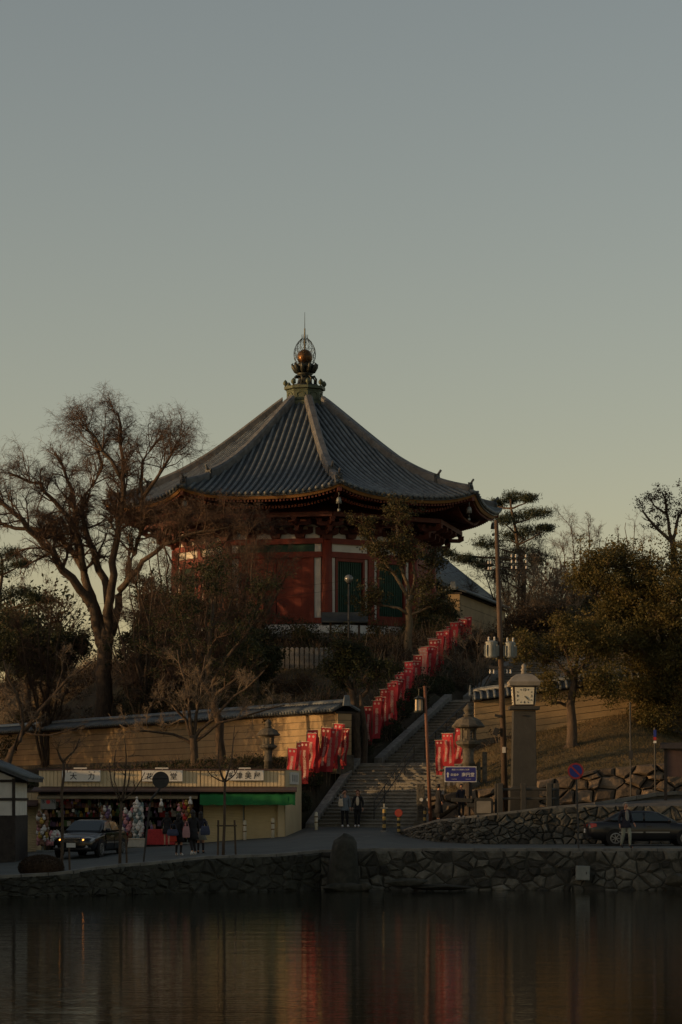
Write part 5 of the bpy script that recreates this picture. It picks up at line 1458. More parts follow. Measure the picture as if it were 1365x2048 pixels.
bd = MB().prism([(pcx - pw / 2, pcz - phh / 2), (pcx + pw / 2, pcz - phh / 2), (pcx + pw / 2, pcz + phh / 2), (pcx - pw / 2, pcz + phh / 2)], -.045, -.012).build('board', M['letter_white'], bs_)
MB().prism([(pcx + a, pcz + b) for a, b in rrect(pw - .06, phh - .06, .06)], -.052, -.046).build('blue_field', M['blue_sign'], bd)
put_text(bd, '南円堂', .185, (pcx + .32, -.056, pcz - .03), M['letter_white'], sx=1.0)
put_text(bd, '興福寺', .115, (pcx - .25, -.056, pcz - .03), M['letter_white'])
put_text(bd, '西国三十三所第九番札所', .068, (pcx, -.056, pcz + .19), M['letter_white'])
put_text(bd, 'KOHFUKUJI', .04, (pcx - .27, -.056, pcz - .21), M['letter_white'])
put_text(bd, 'NAN-EN-DO', .04, (pcx + .33, -.056, pcz - .21), M['letter_white'])
ax = pcx - .54
MB().prism([(ax - .03, pcz - .13), (ax + .03, pcz - .13), (ax + .03, pcz + .0), (ax + .065, pcz + .0), (ax, pcz + .10), (ax - .065, pcz + .0), (ax - .03, pcz + .0)], -.058, -.0525).build('arrow', M['letter_white'], bd)
for px0, px1, py_, tilt in ((903, 945, 1600, .04), (934, 984, 1611, .05)):
    c_ = Vector((((px0 + px1) / 2 - 938) / sc, -.11, yz(py_)))
    MB().box(c_, ((px1 - px0) / sc, .05, .17), ry=tilt).build('finger_board', M['clock_body'], bs_, bevel=.01)
# stone plaque
x, y = PX(968, 108.5), 108.5; z = path_z(x, y)
T = thing('stone_plaque', 'low grey stone plaque with a pale inset panel beside the direction sign', 'plaque', (x, y, z))
MB().prism(rrect(.78, .78, .14), -.1, .1).build('slab', M['clock_body'], T, loc=(0, 0, .36))
MB().prism(rrect(.6, .5, .04), -.118, -.102).build('inset_panel', M['clock_cap'], T, loc=(0, 0, .36))
MB().box((0, 0, -.04), (.9, .35, .16)).build('foot', M['clock_body'], T)
# inscribed stone pillar
x, y = PX(842, 113.0), 113.0; z = path_z(x, y)
T = thing('stone_pillar', 'square pale stone pillar with carved characters at the right foot of the stairs', 'pillar', (x, y, z)); H = PZ(1567, 113) - z
MB().box((0, 0, H / 2 - .1), (.34, .32, H + .2)).build('shaft', M['oldstone'], T, bevel=.02)
MB().box((0, 0, .05), (.6, .55, .2)).build('foot', M['oldstone'], T, bevel=.02)
put_text(T, '南円堂', .24, (0, -.164, H * .34), M['ink'], vertical=True, name='carved_characters')
# no-parking sign on the road edge
x, y = PX(1158, 96.4), 96.4; z = road_z(x, y)
T = thing('road_sign', 'round blue no parking sign with red rim on a dark roadside post', 'sign', (x, y, z)); H = PZ(1542, 96.4) - z
MB().tube([(0, 0, -.1), (-.10, 0, H + .2)], .035, 8).build('post', M['post_dark'], T)
c_ = Vector((-.12, -.06, H))
MB().tube([c_ + Vector((0, 0, 0)), c_ + Vector((0, -.015, 0))], .30, 28).build('red_rim', M['sign_red'], T)
MB().tube([c_ + Vector((0, -.016, 0)), c_ + Vector((0, -.022, 0))], .235, 28).build('blue_field', M['sign_blue'], T)
MB().box(c_ + Vector((0, -.026, 0)), (.06, .006, .46), ry=R(-45)).build('red_bar', M['sign_red'], T)
# round sign seen from the back, bent post
x, y = PX(287, 92.6), 92.6; z = road_z(x, y)
T = thing('round_sign', 'dark round sign seen from behind on a bent post in front of the shops', 'sign', (x, y, z)); q = lambda px_, py_: P(px_, py_, 92.6) - Vector((x, y, z))
MB().tube([(0, 0, -.1), q(300, 1610), q(303, 1598), q(320, 1578), q(322, 1560)], .035, 8).build('post', M['post_dark'], T)
c_ = q(322, 1560)
MB().tube([c_ + Vector((0, -.05, 0)), c_ + Vector((0, -.03, 0))], .30, 28).build('disc', M['post_dark'], T)
MB().tube([c_ + Vector((-.28, -.06, .06)), c_ + Vector((.28, -.06, .06))], .02, 5).build('stiffener', M['post_dark'], T)
# thin poles on the slope, with tags
for px_, py0, py1, d, lab in ((1262, 1404, 1590, 112.0, 'thin dark pole standing before the boulder wall on the right'), (1311, 1455, 1580, 112.0, 'thin grey pole with a small blue and red tag near the right edge')):
    x = PX(px_, d); z = bbf(x)[1]
    T = thing('thin_pole', lab, 'pole', (x, d, z)); H = PZ(py0, d) - z
    MB().tube([(0, 0, -.2), (-.03, 0, H)], .04, 6).build('shaft', M['post_dark'], T)
    if px_ == 1311:
        MB().box((-.02, -.05, H - .25), (.12, .02, .3)).build('blue_tag', M['sign_blue'], T)
        MB().box((-.02, -.05, H - .48), (.12, .02, .14)).build('red_tag', M['sign_red'], T)
        MB().box((-.02, -.05, H - .62), (.12, .02, .1)).build('white_tag', M['sign_white'], T)
    else:
        MB().box((0, -.05, H * .45), (.16, .06, .35)).build('plate', M['post_dark'], T)
# notice board right
x, y = PX(1352, 109.0), 109.0; z = path_z(x, y)
T = thing('notice_board', 'dark wooden notice board on posts at the right edge', 'notice board', (x, y, z))
for a in (-.42, .42): MB().box((a, 0, .9 + .1), (.12, .12, 2.4)).build('post', M['darkwood'], T)
MB().box((0, 0, 1.55), (.78, .08, 1.15)).build('board', M['eave_brown'], T)
MB().prism([(-.35, 2.15), (.35, 2.15), (.0, 2.4)], -.65, .65, axis=0).build('roof', M['darkwood'], T)
# bollards
def bollard(px_, py_, d, lab, h=.78, kind='pale'):
    x = PX(px_, d); z = road_z(x, d)
    T = thing('bollard', lab, 'bollard', (x, d, z))
    if kind == 'pale':
        MB().tube([(0, 0, -.1), (0, 0, h)], .075, 10).build('post', M['post_white'], T, smooth=True)
        MB().lathe([(.075, h), (.06, h + .04), (.01, h + .055)], 10).build('cap', M['post_white'], T, smooth=True)
        for zz in (h * .45, h * .78): MB().tube([(0, 0, zz - .03), (0, 0, zz + .03)], .081, 10).build('band', M['post_band'], T)
    else:
        n = 6
        for i in range(n):
            MB().tube([(0, 0, h * i / n), (0, 0, h * (i + 1) / n - .002)], .075, 10).build('stripe', M['post_dark' if i % 2 == 0 else 'yellow'], T)
        MB().lathe([(.16, -.05), (.15, .04), (.08, .05)], 10).build('foot', M['kerb'], T)
    return T
bollard(490, 1670, 111.5, 'pale banded bollard in front of the middle of the closed shutters')
bollard(546, 1668, 111.6, 'pale banded bollard in front of the right end of the closed shutters')
bollard(633, 1662, 113.0, 'pale banded bollard at the left foot of the stairs', .72)
T = bollard(769, 1680, 110.6, 'yellow and black striped bollard with a metal head before the stairs', .95, 's')
MB().box((0, -.0, 1.0), (.3, .08, .05)).tube([(0, 0, .95), (0, 0, 1.18)], .03, 6).build('metal_head', M['steel'], T)
T = bollard(798, 1656, 111.9, 'striped bollard carrying a round red reflector before the stairs', .72, 's')
MB().tube([(0, -.05, .92), (0, -.09, .92)], .15, 20).build('reflector', M['reflector'], T)
MB().tube([(0, .0, .92), (0, -.05, .92)], .17, 20).build('reflector_rim', M['sign_red'], T)
x, d = PX(850, 112.7), 112.7; z = path_z(x, d)
T = thing('bollard', 'dark striped bollard with twin reflectors beside the stone pillar', 'bollard', (x, d, z))
for i in range(5): MB().tube([(0, 0, .14 * i), (0, 0, .14 * i + .138)], .07, 10).build('stripe', M['post_dark' if i % 2 == 0 else 'yellow'], T)
MB().loft([[(-.05, -.05, .7), (.05, -.05, .7), (.05, .05, .7), (-.05, .05, .7)], [(-.17, -.07, .95), (.17, -.07, .95), (.17, .07, .95), (-.17, .07, .95)], [(-.17, -.07, 1.08), (.17, -.07, 1.08), (.17, .07, 1.08), (-.17, .07, 1.08)]]).build('head', M['post_dark'], T)
for k in (-1, 1): MB().tube([(k * .15, -.09, 1.04), (k * .15, -.07, 1.04)], .08, 12).build('reflector', M['porcelain'], T)
# metal box on the pond wall, standing stone, water-edge stones
x, y = PX(1165, 94.8), 94.75; z = PZ(1760, 94.8)
T = thing('metal_box', 'grey metal box fixed to the pond wall on the right', 'box', (x, y, z))
MB().box((0, -.1, .26), (.5, .28, .52), ry=.03).build('case', M['steel'], T, bevel=.02)
MB().box((0, -.245, .26), (.42, .015, .44), ry=.03).build('door', M['steel'], T)
MB().box((.12, -.26, .26), (.03, .02, .09)).build('latch', M['post_dark'], T)
def rock(name, lab, cat, c, size, seed, mt='stone', loc_z=0):
    rr = np.random.default_rng(seed)
    bm = bmesh.new(); bmesh.ops.create_icosphere(bm, subdivisions=4, radius=1)
    dirs = rr.normal(size=(26, 3)); dirs /= np.linalg.norm(dirs, axis=1, keepdims=True); offs = rr.uniform(.66, .95, 26)
    for v in bm.verts:
        p = np.array(v.co); k = min(1.0, min((o_ / max(1e-3, d_ @ p) for d_, o_ in zip(dirs, offs) if d_ @ p > 0.05)))
        v.co = Vector(p * k * (1 + rr.normal(0, .006))); v.co.x *= size[0]; v.co.y *= size[1]; v.co.z *= size[2]
    me = bpy.data.meshes.new(name); bm.to_mesh(me); bm.free(); me.materials.append(M[mt]); me.shade_smooth()
    o = link_mesh(name, me, None, c); tag(o, lab, cat); return o
rr_ = random.Random(5); rings = []
for z_, r_, dx in ((-.4, .60, 0), (.1, .60, 0), (.6, .58, .02), (1.1, .53, .04), (1.5, .49, .05), (1.8, .44, .06), (1.97, .36, .05), (2.06, .22, .03), (2.08, .08, .02)):
    rings.append([(dx + r_ * .98 * math.cos(t_) * (1 + .07 * math.sin(3 * t_ + 1) + rr_.uniform(-.05, .05)), r_ * .8 * math.sin(t_) * (1 + rr_.uniform(-.06, .06)), z_ + rr_.uniform(-.03, .03) + .10 * math.cos(t_ - .8) * (z_ > 1.6)) for t_ in np.linspace(0, 2 * math.pi, 16, endpoint=False)])
T = MB().loft(rings).build('standing_stone', M['wet_stone'], None, smooth=True, loc=(PX(684, 94.3), 94.3, -.12))
tag(T, 'tall dark standing stone at the pond edge in front of the road', 'stone')
for i, (px_, py_, sz_, lab) in enumerate(((690, 1776, (.95, .4, .22), 'long flat stone in the water at the foot of the standing stone'), (815, 1766, (.85, .35, .20), 'pale slab-like stone lying along the pond wall foot'), (880, 1774, (1.2, .35, .12), 'low stone ledge at the water line right of the pale slab'), (732, 1774, (.3, .3, .2), 'small stone in the water between the flat stone and the slab'), (692, 1758, (.22, .2, .22), 'small block lying before the standing stone'), (1355, 1760, (.5, .3, .28), 'jutting grey stone at the right end of the pond wall'))):
    rock('water_stone', lab, 'stone', (PX(px_, 94.0), 94.0, max(.02, PZ(py_, 94))), sz_, 20 + i, 'wet_stone')

# ------------------------------------------------------------------ cars
def car(name, lab, loc, rz, paint, lit=False):
    T = thing(name, lab, 'car', loc, rz)
    # lower body: stations along x (front is +x): x, half width, top z, bottom z
    ST = [(2.43, .60, .66, .34), (2.36, .74, .72, .24), (2.15, .84, .80, .20), (1.7, .885, .88, .20), (1.1, .89, .965, .20), (.6, .89, .985, .20), (-.6, .89, 1.0, .20), (-1.4, .89, 1.02, .20), (-1.95, .875, 1.02, .22), (-2.28, .83, .985, .26), (-2.42, .74, .90, .34)]
    rings = []
    for x, w_, zt_, zb_2 in ST:
        half = [(0, zb_2), (w_ * .86, zb_2), (w_ * .97, zb_2 + .10), (w_, lerp(zb_2, zt_, .45)), (w_ * .985, lerp(zb_2, zt_, .78)), (w_ * .93, zt_ - .05), (w_ * .80, zt_), (0, zt_ + .035)]
        ring = [(x, y, z) for y, z in half] + [(x, -y, z) for y, z in reversed(half[1:-1])]
        rings.append(ring)
    b_ = MB().loft(rings).build('body', M[paint], T, smooth=True)
    m_ = b_.modifiers.new('sub', 'SUBSURF'); m_.levels = 1; m_.render_levels = 1
    # cabin shell
    CB = [(1.12, .74, .97, .74, .97), (.30, .755, .98, .60, 1.40), (-.1, .76, .98, .60, 1.445), (-.75, .76, .99, .59, 1.435), (-1.15, .755, 1.0, .575, 1.39), (-1.82, .70, 1.01, .70, 1.01)]
    rings = []
    for x, wb_, zb_2, wt_, zt_ in CB:
        half = [(wb_, zb_2 - .03), (lerp(wb_, wt_, .5), lerp(zb_2, zt_, .55)), (wt_, zt_ - .04 if zt_ > 1.1 else zt_), (wt_ * .8, zt_)]
        rings.append([(x, y, z) for y, z in half] + [(x, -y, z) for y, z in reversed(half)])
    MB().loft(rings).build('cabin', M[paint], T, smooth=True)
    # glass
    def pane(nm, pts, off):
        n_ = (Vector(pts[1]) - Vector(pts[0])).cross(Vector(pts[2]) - Vector(pts[0])).normalized()
        if n_.dot(Vector(off)) < 0: n_ = -n_
        MB().add([Vector(p) + n_ * .022 for p in pts] + [Vector(p) - n_ * .01 for p in pts], [(0, 1, 2, 3), (7, 6, 5, 4), (0, 4, 5, 1), (1, 5, 6, 2), (2, 6, 7, 3), (3, 7, 4, 0)]).build(nm, M['glass'], T)
    pane('windscreen', [(1.04, -.68, 1.005), (1.04, .68, 1.005), (.36, .545, 1.375), (.36, -.545, 1.375)], (1, 0, 1))
    pane('rear_window', [(-1.70, -.64, 1.06), (-1.70, .64, 1.06), (-1.20, .53, 1.36), (-1.20, -.53, 1.36)], (-1, 0, 1))
    for s in (-1, 1):
        pane('side_window', [(.78, s * .752, 1.02), (-.16, s * .765, 1.02), (-.16, s * .64, 1.36), (.30, s * .64, 1.335)], (0, s, 0))
        pane('side_window', [(-.24, s * .765, 1.02), (-1.15, s * .76, 1.03), (-1.02, s * .64, 1.33), (-.24, s * .64, 1.36)], (0, s, 0))
        pane('quarter_window', [(-1.20, s * .755, 1.04), (-1.52, s * .735, 1.05), (-1.22, s * .66, 1.25), (-1.12, s * .65, 1.30)], (0, s, 0))
        for x, nm in ((.32, 'door'), (-.72, 'door')):
            dr = [(.30, .862), (.42, .882), (.55, .893), (.70, .891), (.82, .880), (.93, .852)]
            d_ = MB().add([(xx, s * (y_ + .006), z_) for z_, y_ in dr for xx in (x + .49, x - .49)], [(2 * q, 2 * q + 1, 2 * q + 3, 2 * q + 2) for q in range(5)]).build(nm, M[paint], T, smooth=True)
            MB().box((x - .33, s * .905, .80), (.2, .03, .035)).build('handle', M['chrome' if lit else paint], d_)
            MB().box((x, s * .90, .56), (.94, .02, .05)).build('side_moulding', M['alloy' if not lit else 'chrome'], d_)
        mr_ = MB().sphere((.78, s * .96, 1.03), .11, 10, 6, (.7, 1, .75)).box((.78, s * .86, .99), (.06, .14, .04)).build('mirror', M[paint], T, smooth=True)
        for x in (1.43, -1.32):
            MB().tube([(x, s * .80, .33), (x, s * .898, .33)], .375, 22).build('wheel_arch', M['tyre'], T)
            wh = MB().tube([(x, s * .70, .315), (x, s * .905, .315)], .315, 24).build('wheel', M['tyre'], T, smooth=False)
            rm = MB().lathe([(.225, 0), (.225, .02), (.19, .025), (.17, -.01), (.16, -.012)], 24, cap=False)
            rm.xf(Matrix.Translation((x, s * .906, .315)) @ Matrix.Rotation(R(-90 * s), 4, 'X')).build('rim', M['alloy'], wh)
            for k in range(7):
                a_ = R(360 / 7 * k)
                MB().box((x + .11 * math.cos(a_), s * .91, .315 + .11 * math.sin(a_)), (.17, .02, .035), ry=-a_).build('spoke', M['alloy'], wh)
            MB().tube([(x, s * .905, .315), (x, s * .925, .315)], .045, 10).build('hub_cap', M['alloy'], wh)
        hl = MB().add([(2.39, s * .40, .60), (2.30, s * .80, .62), (2.02, s * .87, .74), (2.18, s * .62, .80), (2.36, s * .38, .74), (2.2, s * .40, .60), (2.1, s * .7, .62), (1.95, s * .8, .72), (2.05, s * .6, .76), (2.1, s * .38, .72)],
                 [(0, 1, 2, 3, 4), (9, 8, 7, 6, 5), (0, 5, 6, 1), (1, 6, 7, 2), (2, 7, 8, 3), (3, 8, 9, 4), (4, 9, 5, 0)]).build('headlight', M['lamp_lens'], T)
        if lit: MB().sphere((2.37, s * .47, .665), .042, 10, 6).build('lit_bulb', M['lamp_lit'], hl, smooth=True)
        MB().tube([(2.40, s * .60, .40), (2.37, s * .60, .40)], .065, 10).build('fog_lamp', M['lamp_lens'], T)
        MB().add([(-2.40, s * .42, .74), (-2.27, s * .82, .74), (-2.05, s * .875, .80), (-2.08, s * .86, .92), (-2.30, s * .76, .93), (-2.41, s * .42, .88), (-2.2, s * .5, .8), (-2.1, s * .7, .82)],
                 [(0, 1, 4, 5), (1, 2, 3, 4), (0, 5, 6), (5, 4, 7, 6), (4, 3, 7), (2, 1, 7), (3, 2, 7), (1, 0, 6, 7)]).build('tail_light', M['tail'], T)
    g = MB().box((2.42, 0, .655), (.05, .66, .15), ry=-.2).build('grille', M['tyre'], T)
    MB().box((2.435, 0, .735), (.05, .72, .028)).build('grille_trim', M['chrome'], g)
    for z in (.60, .64, .68): MB().box((2.45, 0, z), (.03, .62, .010)).build('grille_bar', M['chrome'], g)
    MB().box((2.44, 0, .47), (.02, .36, .17)).build('number_plate', M['plate'], T)
    MB().box((-2.43, 0, .62), (.02, .36, .17)).build('number_plate', M['plate'], T)
    for x in (2.30, -2.28): MB().box((x, 0, .33), (.22, 1.5, .10)).build('bumper', M['car_lower'], T, bevel=.03)
    return T
cx, cy = -9.85, 103.0
car('black_sedan', 'black sedan with amber lit front lamps standing in front of the open shop', (cx, cy, road_z(cx, cy)), R(-90 - 13), 'car_black', True)
cx, cy = PX(1293, 102.6), 102.6
car('dark_sedan', 'dark grey sedan parked sideways beside the rubble wall at the right edge', (cx, cy, road_z(cx, cy)), R(2), 'car_grey')
_t = [o for o in C.objects if o.name.startswith('dark_sedan')][0]; _t.scale = (1.0, .96, .95)

# ------------------------------------------------------------------ people
def skin_mesh(name, joints, edges, mt, parent, root, sub=1):
    names = list(joints); ix = {n: i for i, n in enumerate(names)}
    me = bpy.data.meshes.new(name)
    me.from_pydata([joints[n][0] for n in names], [(ix[a], ix[b]) for a, b in edges], [])
    me.materials.append(mt)
    o = link_mesh(name, me, parent)
    bm = bmesh.new(); bm.from_mesh(me); bm.verts.layers.skin.verify(); bm.to_mesh(me); bm.free()
    sv = me.skin_vertices[0].data
    for n in names:
        r_ = joints[n][1]; sv[ix[n]].radius = r_ if hasattr(r_, '__len__') else (r_, r_)
        sv[ix[n]].use_root = (n == root)
    m1 = o.modifiers.new('skin', 'SKIN'); m1.use_smooth_shade = True; m1.branch_smoothing = .3
    m2 = o.modifiers.new('sub', 'SUBSURF'); m2.levels = sub; m2.render_levels = sub
    return o

def person(lab, loc, rz, H=1.7, pose=None, top=('cloth_black', 1.25), coat=None, legs='cloth_black', skirt=None, hair='hair', long_hair=False, shoes='shoe_dark', shirt=None, socks=None):
    T = thing('person', lab, 'person', loc, rz); k = H / 1.72; T.scale = (k, k, k)
    J = {'pel': ((0, 0, .93), (.135, .10)), 'spn': ((0, 0, 1.10), (.12, .09)), 'chs': ((0, 0, 1.30), (.145, .10)), 'nck': ((0, 0, 1.455), .05), 'hd1': ((0, -.01, 1.54), (.062, .07)), 'hd2': ((0, -.01, 1.61), (.075, .09)), 'hd3': ((0, 0, 1.675), (.062, .07)), 'nose': ((0, -.112, 1.585), .012)}
    E = [('pel', 'spn'), ('spn', 'chs'), ('chs', 'nck'), ('nck', 'hd1'), ('hd1', 'hd2'), ('hd2', 'hd3'), ('hd2', 'nose')]
    for s, q in ((-1, 'r'), (1, 'l')):
        J['ear' + q] = ((s * .085, .0, 1.59), .016); E.append(('hd2', 'ear' + q))
        J['sh' + q] = ((s * .165, 0, 1.385), .058); J['el' + q] = ((s * .235, .03, 1.12), .042); J['wr' + q] = ((s * .245, -.05, .885), .028)
        J['hip' + q] = ((s * .09, 0, .87), .092); J['kn' + q] = ((s * .10, -.02, .49), .058); J['an' + q] = ((s * .10, .03, .09), .04); J['bl' + q] = ((s * .115, -.09, .035), .035); J['to' + q] = ((s * .12, -.15, .03), .025)
        E += [('chs', 'sh' + q), ('sh' + q, 'el' + q), ('el' + q, 'wr' + q), ('pel', 'hip' + q), ('hip' + q, 'kn' + q), ('kn' + q, 'an' + q), ('an' + q, 'bl' + q), ('bl' + q, 'to' + q)]
    for n, p in (pose or {}).items(): J[n] = (p, J[n][1])
    for s, q in ((-1, 'r'), (1, 'l')):
        w0, e0 = Vector(J['wr' + q][0]), Vector(J['el' + q][0]); d = (w0 - e0).normalized()
        sd_ = d.cross(Vector((s, 0, 0.01))).normalized()
        pm = w0 + d * .07; J['pa' + q] = (tuple(pm), (.034, .018)); E.append(('wr' + q, 'pa' + q))
        for f_, (o_, l_) in enumerate(((-.028, .065), (-.009, .078), (.010, .074), (.028, .058))):
            k1, k2 = pm + d * .03 + sd_ * o_, pm + d * (.03 + l_) + sd_ * o_ * 1.1 - Vector((s * .018, 0, 0))
            J[f'f{f_}a' + q] = (tuple(k1), .0095); J[f'f{f_}b' + q] = (tuple(k2), .008); E += [('pa' + q, f'f{f_}a' + q), (f'f{f_}a' + q, f'f{f_}b' + q)]
        th = pm - d * .015 + sd_ * -.045; J['th' + q] = (tuple(th), .011); J['tt' + q] = (tuple(th + d * .045 + sd_ * -.012), .009); E += [('pa' + q, 'th' + q), ('th' + q, 'tt' + q)]
    skin_mesh('body', J, E, M['skin'], T, 'pel')
    def sub(nm, keep, mul, mt, root, extra=None, ex_e=()):
        JJ = {n: (J[n][0], tuple(np.array(J[n][1]) * mul) if hasattr(J[n][1], '__len__') else J[n][1] * mul) for n in keep}
        if extra: JJ.update(extra)
        EE = [e for e in E if e[0] in JJ and e[1] in JJ] + list(ex_e)
        return skin_mesh(nm, JJ, EE, M[mt], T, root)
    sub('jacket' if not skirt else 'top', ['pel', 'spn', 'chs', 'shr', 'elr', 'wrr', 'shl', 'ell', 'wrl'], top[1], top[0], 'pel', {'jn': ((0, .005, 1.445), (.088, .082)), 'jh': ((0, 0, .83), (.175, .14))}, [('chs', 'jn'), ('pel', 'jh')])
    if legs: sub('trousers', ['pel', 'hipr', 'knr', 'anr', 'hipl', 'knl', 'anl'], 1.2, legs, 'pel', {'tw': ((0, 0, 1.03), (.14, .11))}, [('pel', 'tw')])
    for q in 'rl':
        so_ = sub('shoe', ['an' + q, 'bl' + q, 'to' + q], 1.45, shoes, 'an' + q)
        if socks: sub('sock', ['kn' + q, 'an' + q], 1.12, socks, 'kn' + q)
    if shirt:
        MB().sphere((0, -.075, 1.19), 1, 10, 8, (.085, .075, .23)).build('shirt', M[shirt], T, smooth=True)
    if skirt:
        mt, z0, w_ = skirt
        n = 20; rings = []
        for z, r_ in ((1.02, .15), (.90, .175), ((1.0 + z0) / 2 - .05, .20), (z0, w_)):
            rings.append([(r_ * 1.08 * math.cos(t_) * (1 + .04 * math.sin(6 * t_)), r_ * .82 * math.sin(t_) * (1 + .04 * math.sin(6 * t_)), z) for t_ in np.linspace(0, 2 * math.pi, n, endpoint=False)])
        MB().loft(rings).build('skirt', M[mt], T, smooth=True)
    hb = MB()
    hv = []
    hb.sphere((0, .012, 1.632), .108, 14, 9, (.93, 1.03, 1.0))
    # open the face: pull hair back in front below the fringe
    hb.v = [(x, (max(y, -.035) if z < 1.655 else y), z) if z > 1.56 or y > 0 else (x * .8, .03, 1.56) for x, y, z in hb.v]
    if long_hair: hb.sphere((0, .055, 1.50), 1, 12, 8, (.095, .06, .17))
    hb.build('hair', M[hair], T, smooth=True)
    for s in (-1, 1): MB().sphere((s * .03, -.092, 1.612), .011, 6, 4).build('eye', M['ink'], T)
    MB().box((0, -.088, 1.552), (.042, .012, .008)).build('mouth', M['bag_red'], T)
    return T
def gz(px_, d): return (PX(px_, d), d, road_z(PX(px_, d), d))
person('man in a grey-blue jacket, hand raised to his face, at the stair foot', gz(690, 115.2), R(6), 1.68, pose={'elr': (-.30, -.06, 1.24), 'wrr': (-.13, -.14, 1.50), 'anl': (.13, 0, .09), 'bll': (.15, -.12, .035), 'tol': (.16, -.18, .03)}, top=('cloth_greyblue', 1.42), legs='cloth_black', shoes='shoe_white')
person('woman with brown hair, cream top and open black coat at the foot of the stairs', gz(716, 115.2), R(-8), 1.64, pose={'knl': (.06, -.05, .49), 'anl': (.05, -.02, .09), 'bll': (.05, -.13, .035), 'tol': (.05, -.19, .03)}, top=('cloth_black', 1.3), shirt='cloth_cream', hair='hair_brown', long_hair=True, shoes='shoe_white')
person('schoolgirl in a black coat with dark socks walking on the left of the trio', gz(358, 97.2), R(160), 1.58, top=('cloth_black', 1.35), legs=None, skirt=('cloth_black', .56, .22), long_hair=True, shoes='shoe_white', socks='cloth_black')
person('schoolgirl in a black coat striding with a pink bag, middle of the trio', gz(386, 96.6), R(205), 1.66, pose={'knr': (-.10, -.14, .52), 'anr': (-.11, .0, .12), 'knl': (.10, .06, .49), 'anl': (.10, .22, .16), 'bll': (.11, .14, .06), 'tol': (.11, .09, .03)}, top=('cloth_black', 1.4), legs='cloth_black', skirt=('cloth_black', .60, .24), long_hair=True, shoes='shoe_white')
person('schoolgirl in a pale grey coat, partly hidden, on the right of the trio', gz(402, 98.0), R(180), 1.56, top=('cloth_navy', 1.3), legs=None, skirt=('cloth_grey', .55, .25), long_hair=True, socks='cloth_black')
person('person in a black jacket looking at the goods beside the red table', gz(334, 109.6), R(180), 1.42, top=('cloth_black', 1.4), legs=None, skirt=('cloth_black', .62, .2), long_hair=True)
person('grey-haired man in an open navy jacket and pale trousers walking past the parked car', gz(1252, 98.3), R(25), 1.72, pose={'knl': (.11, -.12, .50), 'anl': (.12, -.10, .09), 'bll': (.13, -.22, .035), 'tol': (.135, -.28, .03), 'knr': (-.09, .03, .48), 'anr': (-.09, .18, .11), 'blr': (-.10, .08, .05), 'tor': (-.11, .03, .03), 'elr': (-.25, .06, 1.12), 'wrr': (-.25, .03, .90), 'wrl': (.27, -.14, .93)}, top=('cloth_navy', 1.42), legs='trousers_pale', shirt='cloth_grey', hair='hair_grey')
x, y = PX(878, 111.6), 111.6
person('person in a long black coat behind the slim lamp pole', (x, y, path_z(x, y)), R(110), 1.55, top=('cloth_black', 1.4), skirt=('cloth_black', .35, .26), long_hair=False)
x, y = PX(923, 111.9), 111.9
person('person in dark clothes behind the direction sign boards', (x, y, path_z(x, y)), R(15), 1.45, top=('cloth_navy', 1.3), legs='cloth_black', shoes='shoe_white')
def bag(lab, px_, py_, d, mt, size):
    T = thing('shoulder_bag', lab, 'bag', P(px_, py_, d) - Vector((0, 0, size[2] / 2)))
    hx, hy, hz = size[0] / 2, size[1] / 2, size[2]
    MB().loft([[(-hx, -hy, 0), (hx, -hy, 0), (hx, hy, 0), (-hx, hy, 0)], [(-hx * 1.05, -hy, hz * .4), (hx * 1.05, -hy, hz * .4), (hx * 1.05, hy, hz * .4), (-hx * 1.05, hy, hz * .4)], [(-hx * .8, -hy * .5, hz), (hx * .8, -hy * .5, hz), (hx * .8, hy * .5, hz), (-hx * .8, hy * .5, hz)]]).build('pouch', M[mt], T, bevel=min(size) * .14)
    MB().tube([(-hx * .7, 0, hz * .95), (-hx * .35, -.02, hz + .16), (hx * .35, -.02, hz + .18), (hx * .7, 0, hz * .95)], .012, 5).build('strap', M[mt], T)
bag('white cloth bag at the side of the man in the grey-blue jacket', 682, 1605, 115.0, 'cloth_cream', (.2, .14, .34))
bag('dark blue bag carried by the left schoolgirl', 346, 1665, 97.0, 'bag_blue', (.42, .2, .24))
bag('red bag carried low by the left schoolgirl', 347, 1677, 97.0, 'bag_red', (.26, .18, .24))
bag('pale pink bag on the back of the middle schoolgirl', 373, 1664, 96.3, 'bag_pink', (.26, .2, .42))
bag('navy bag at the arm of the right schoolgirl', 411, 1661, 97.6, 'bag_blue', (.34, .24, .34))

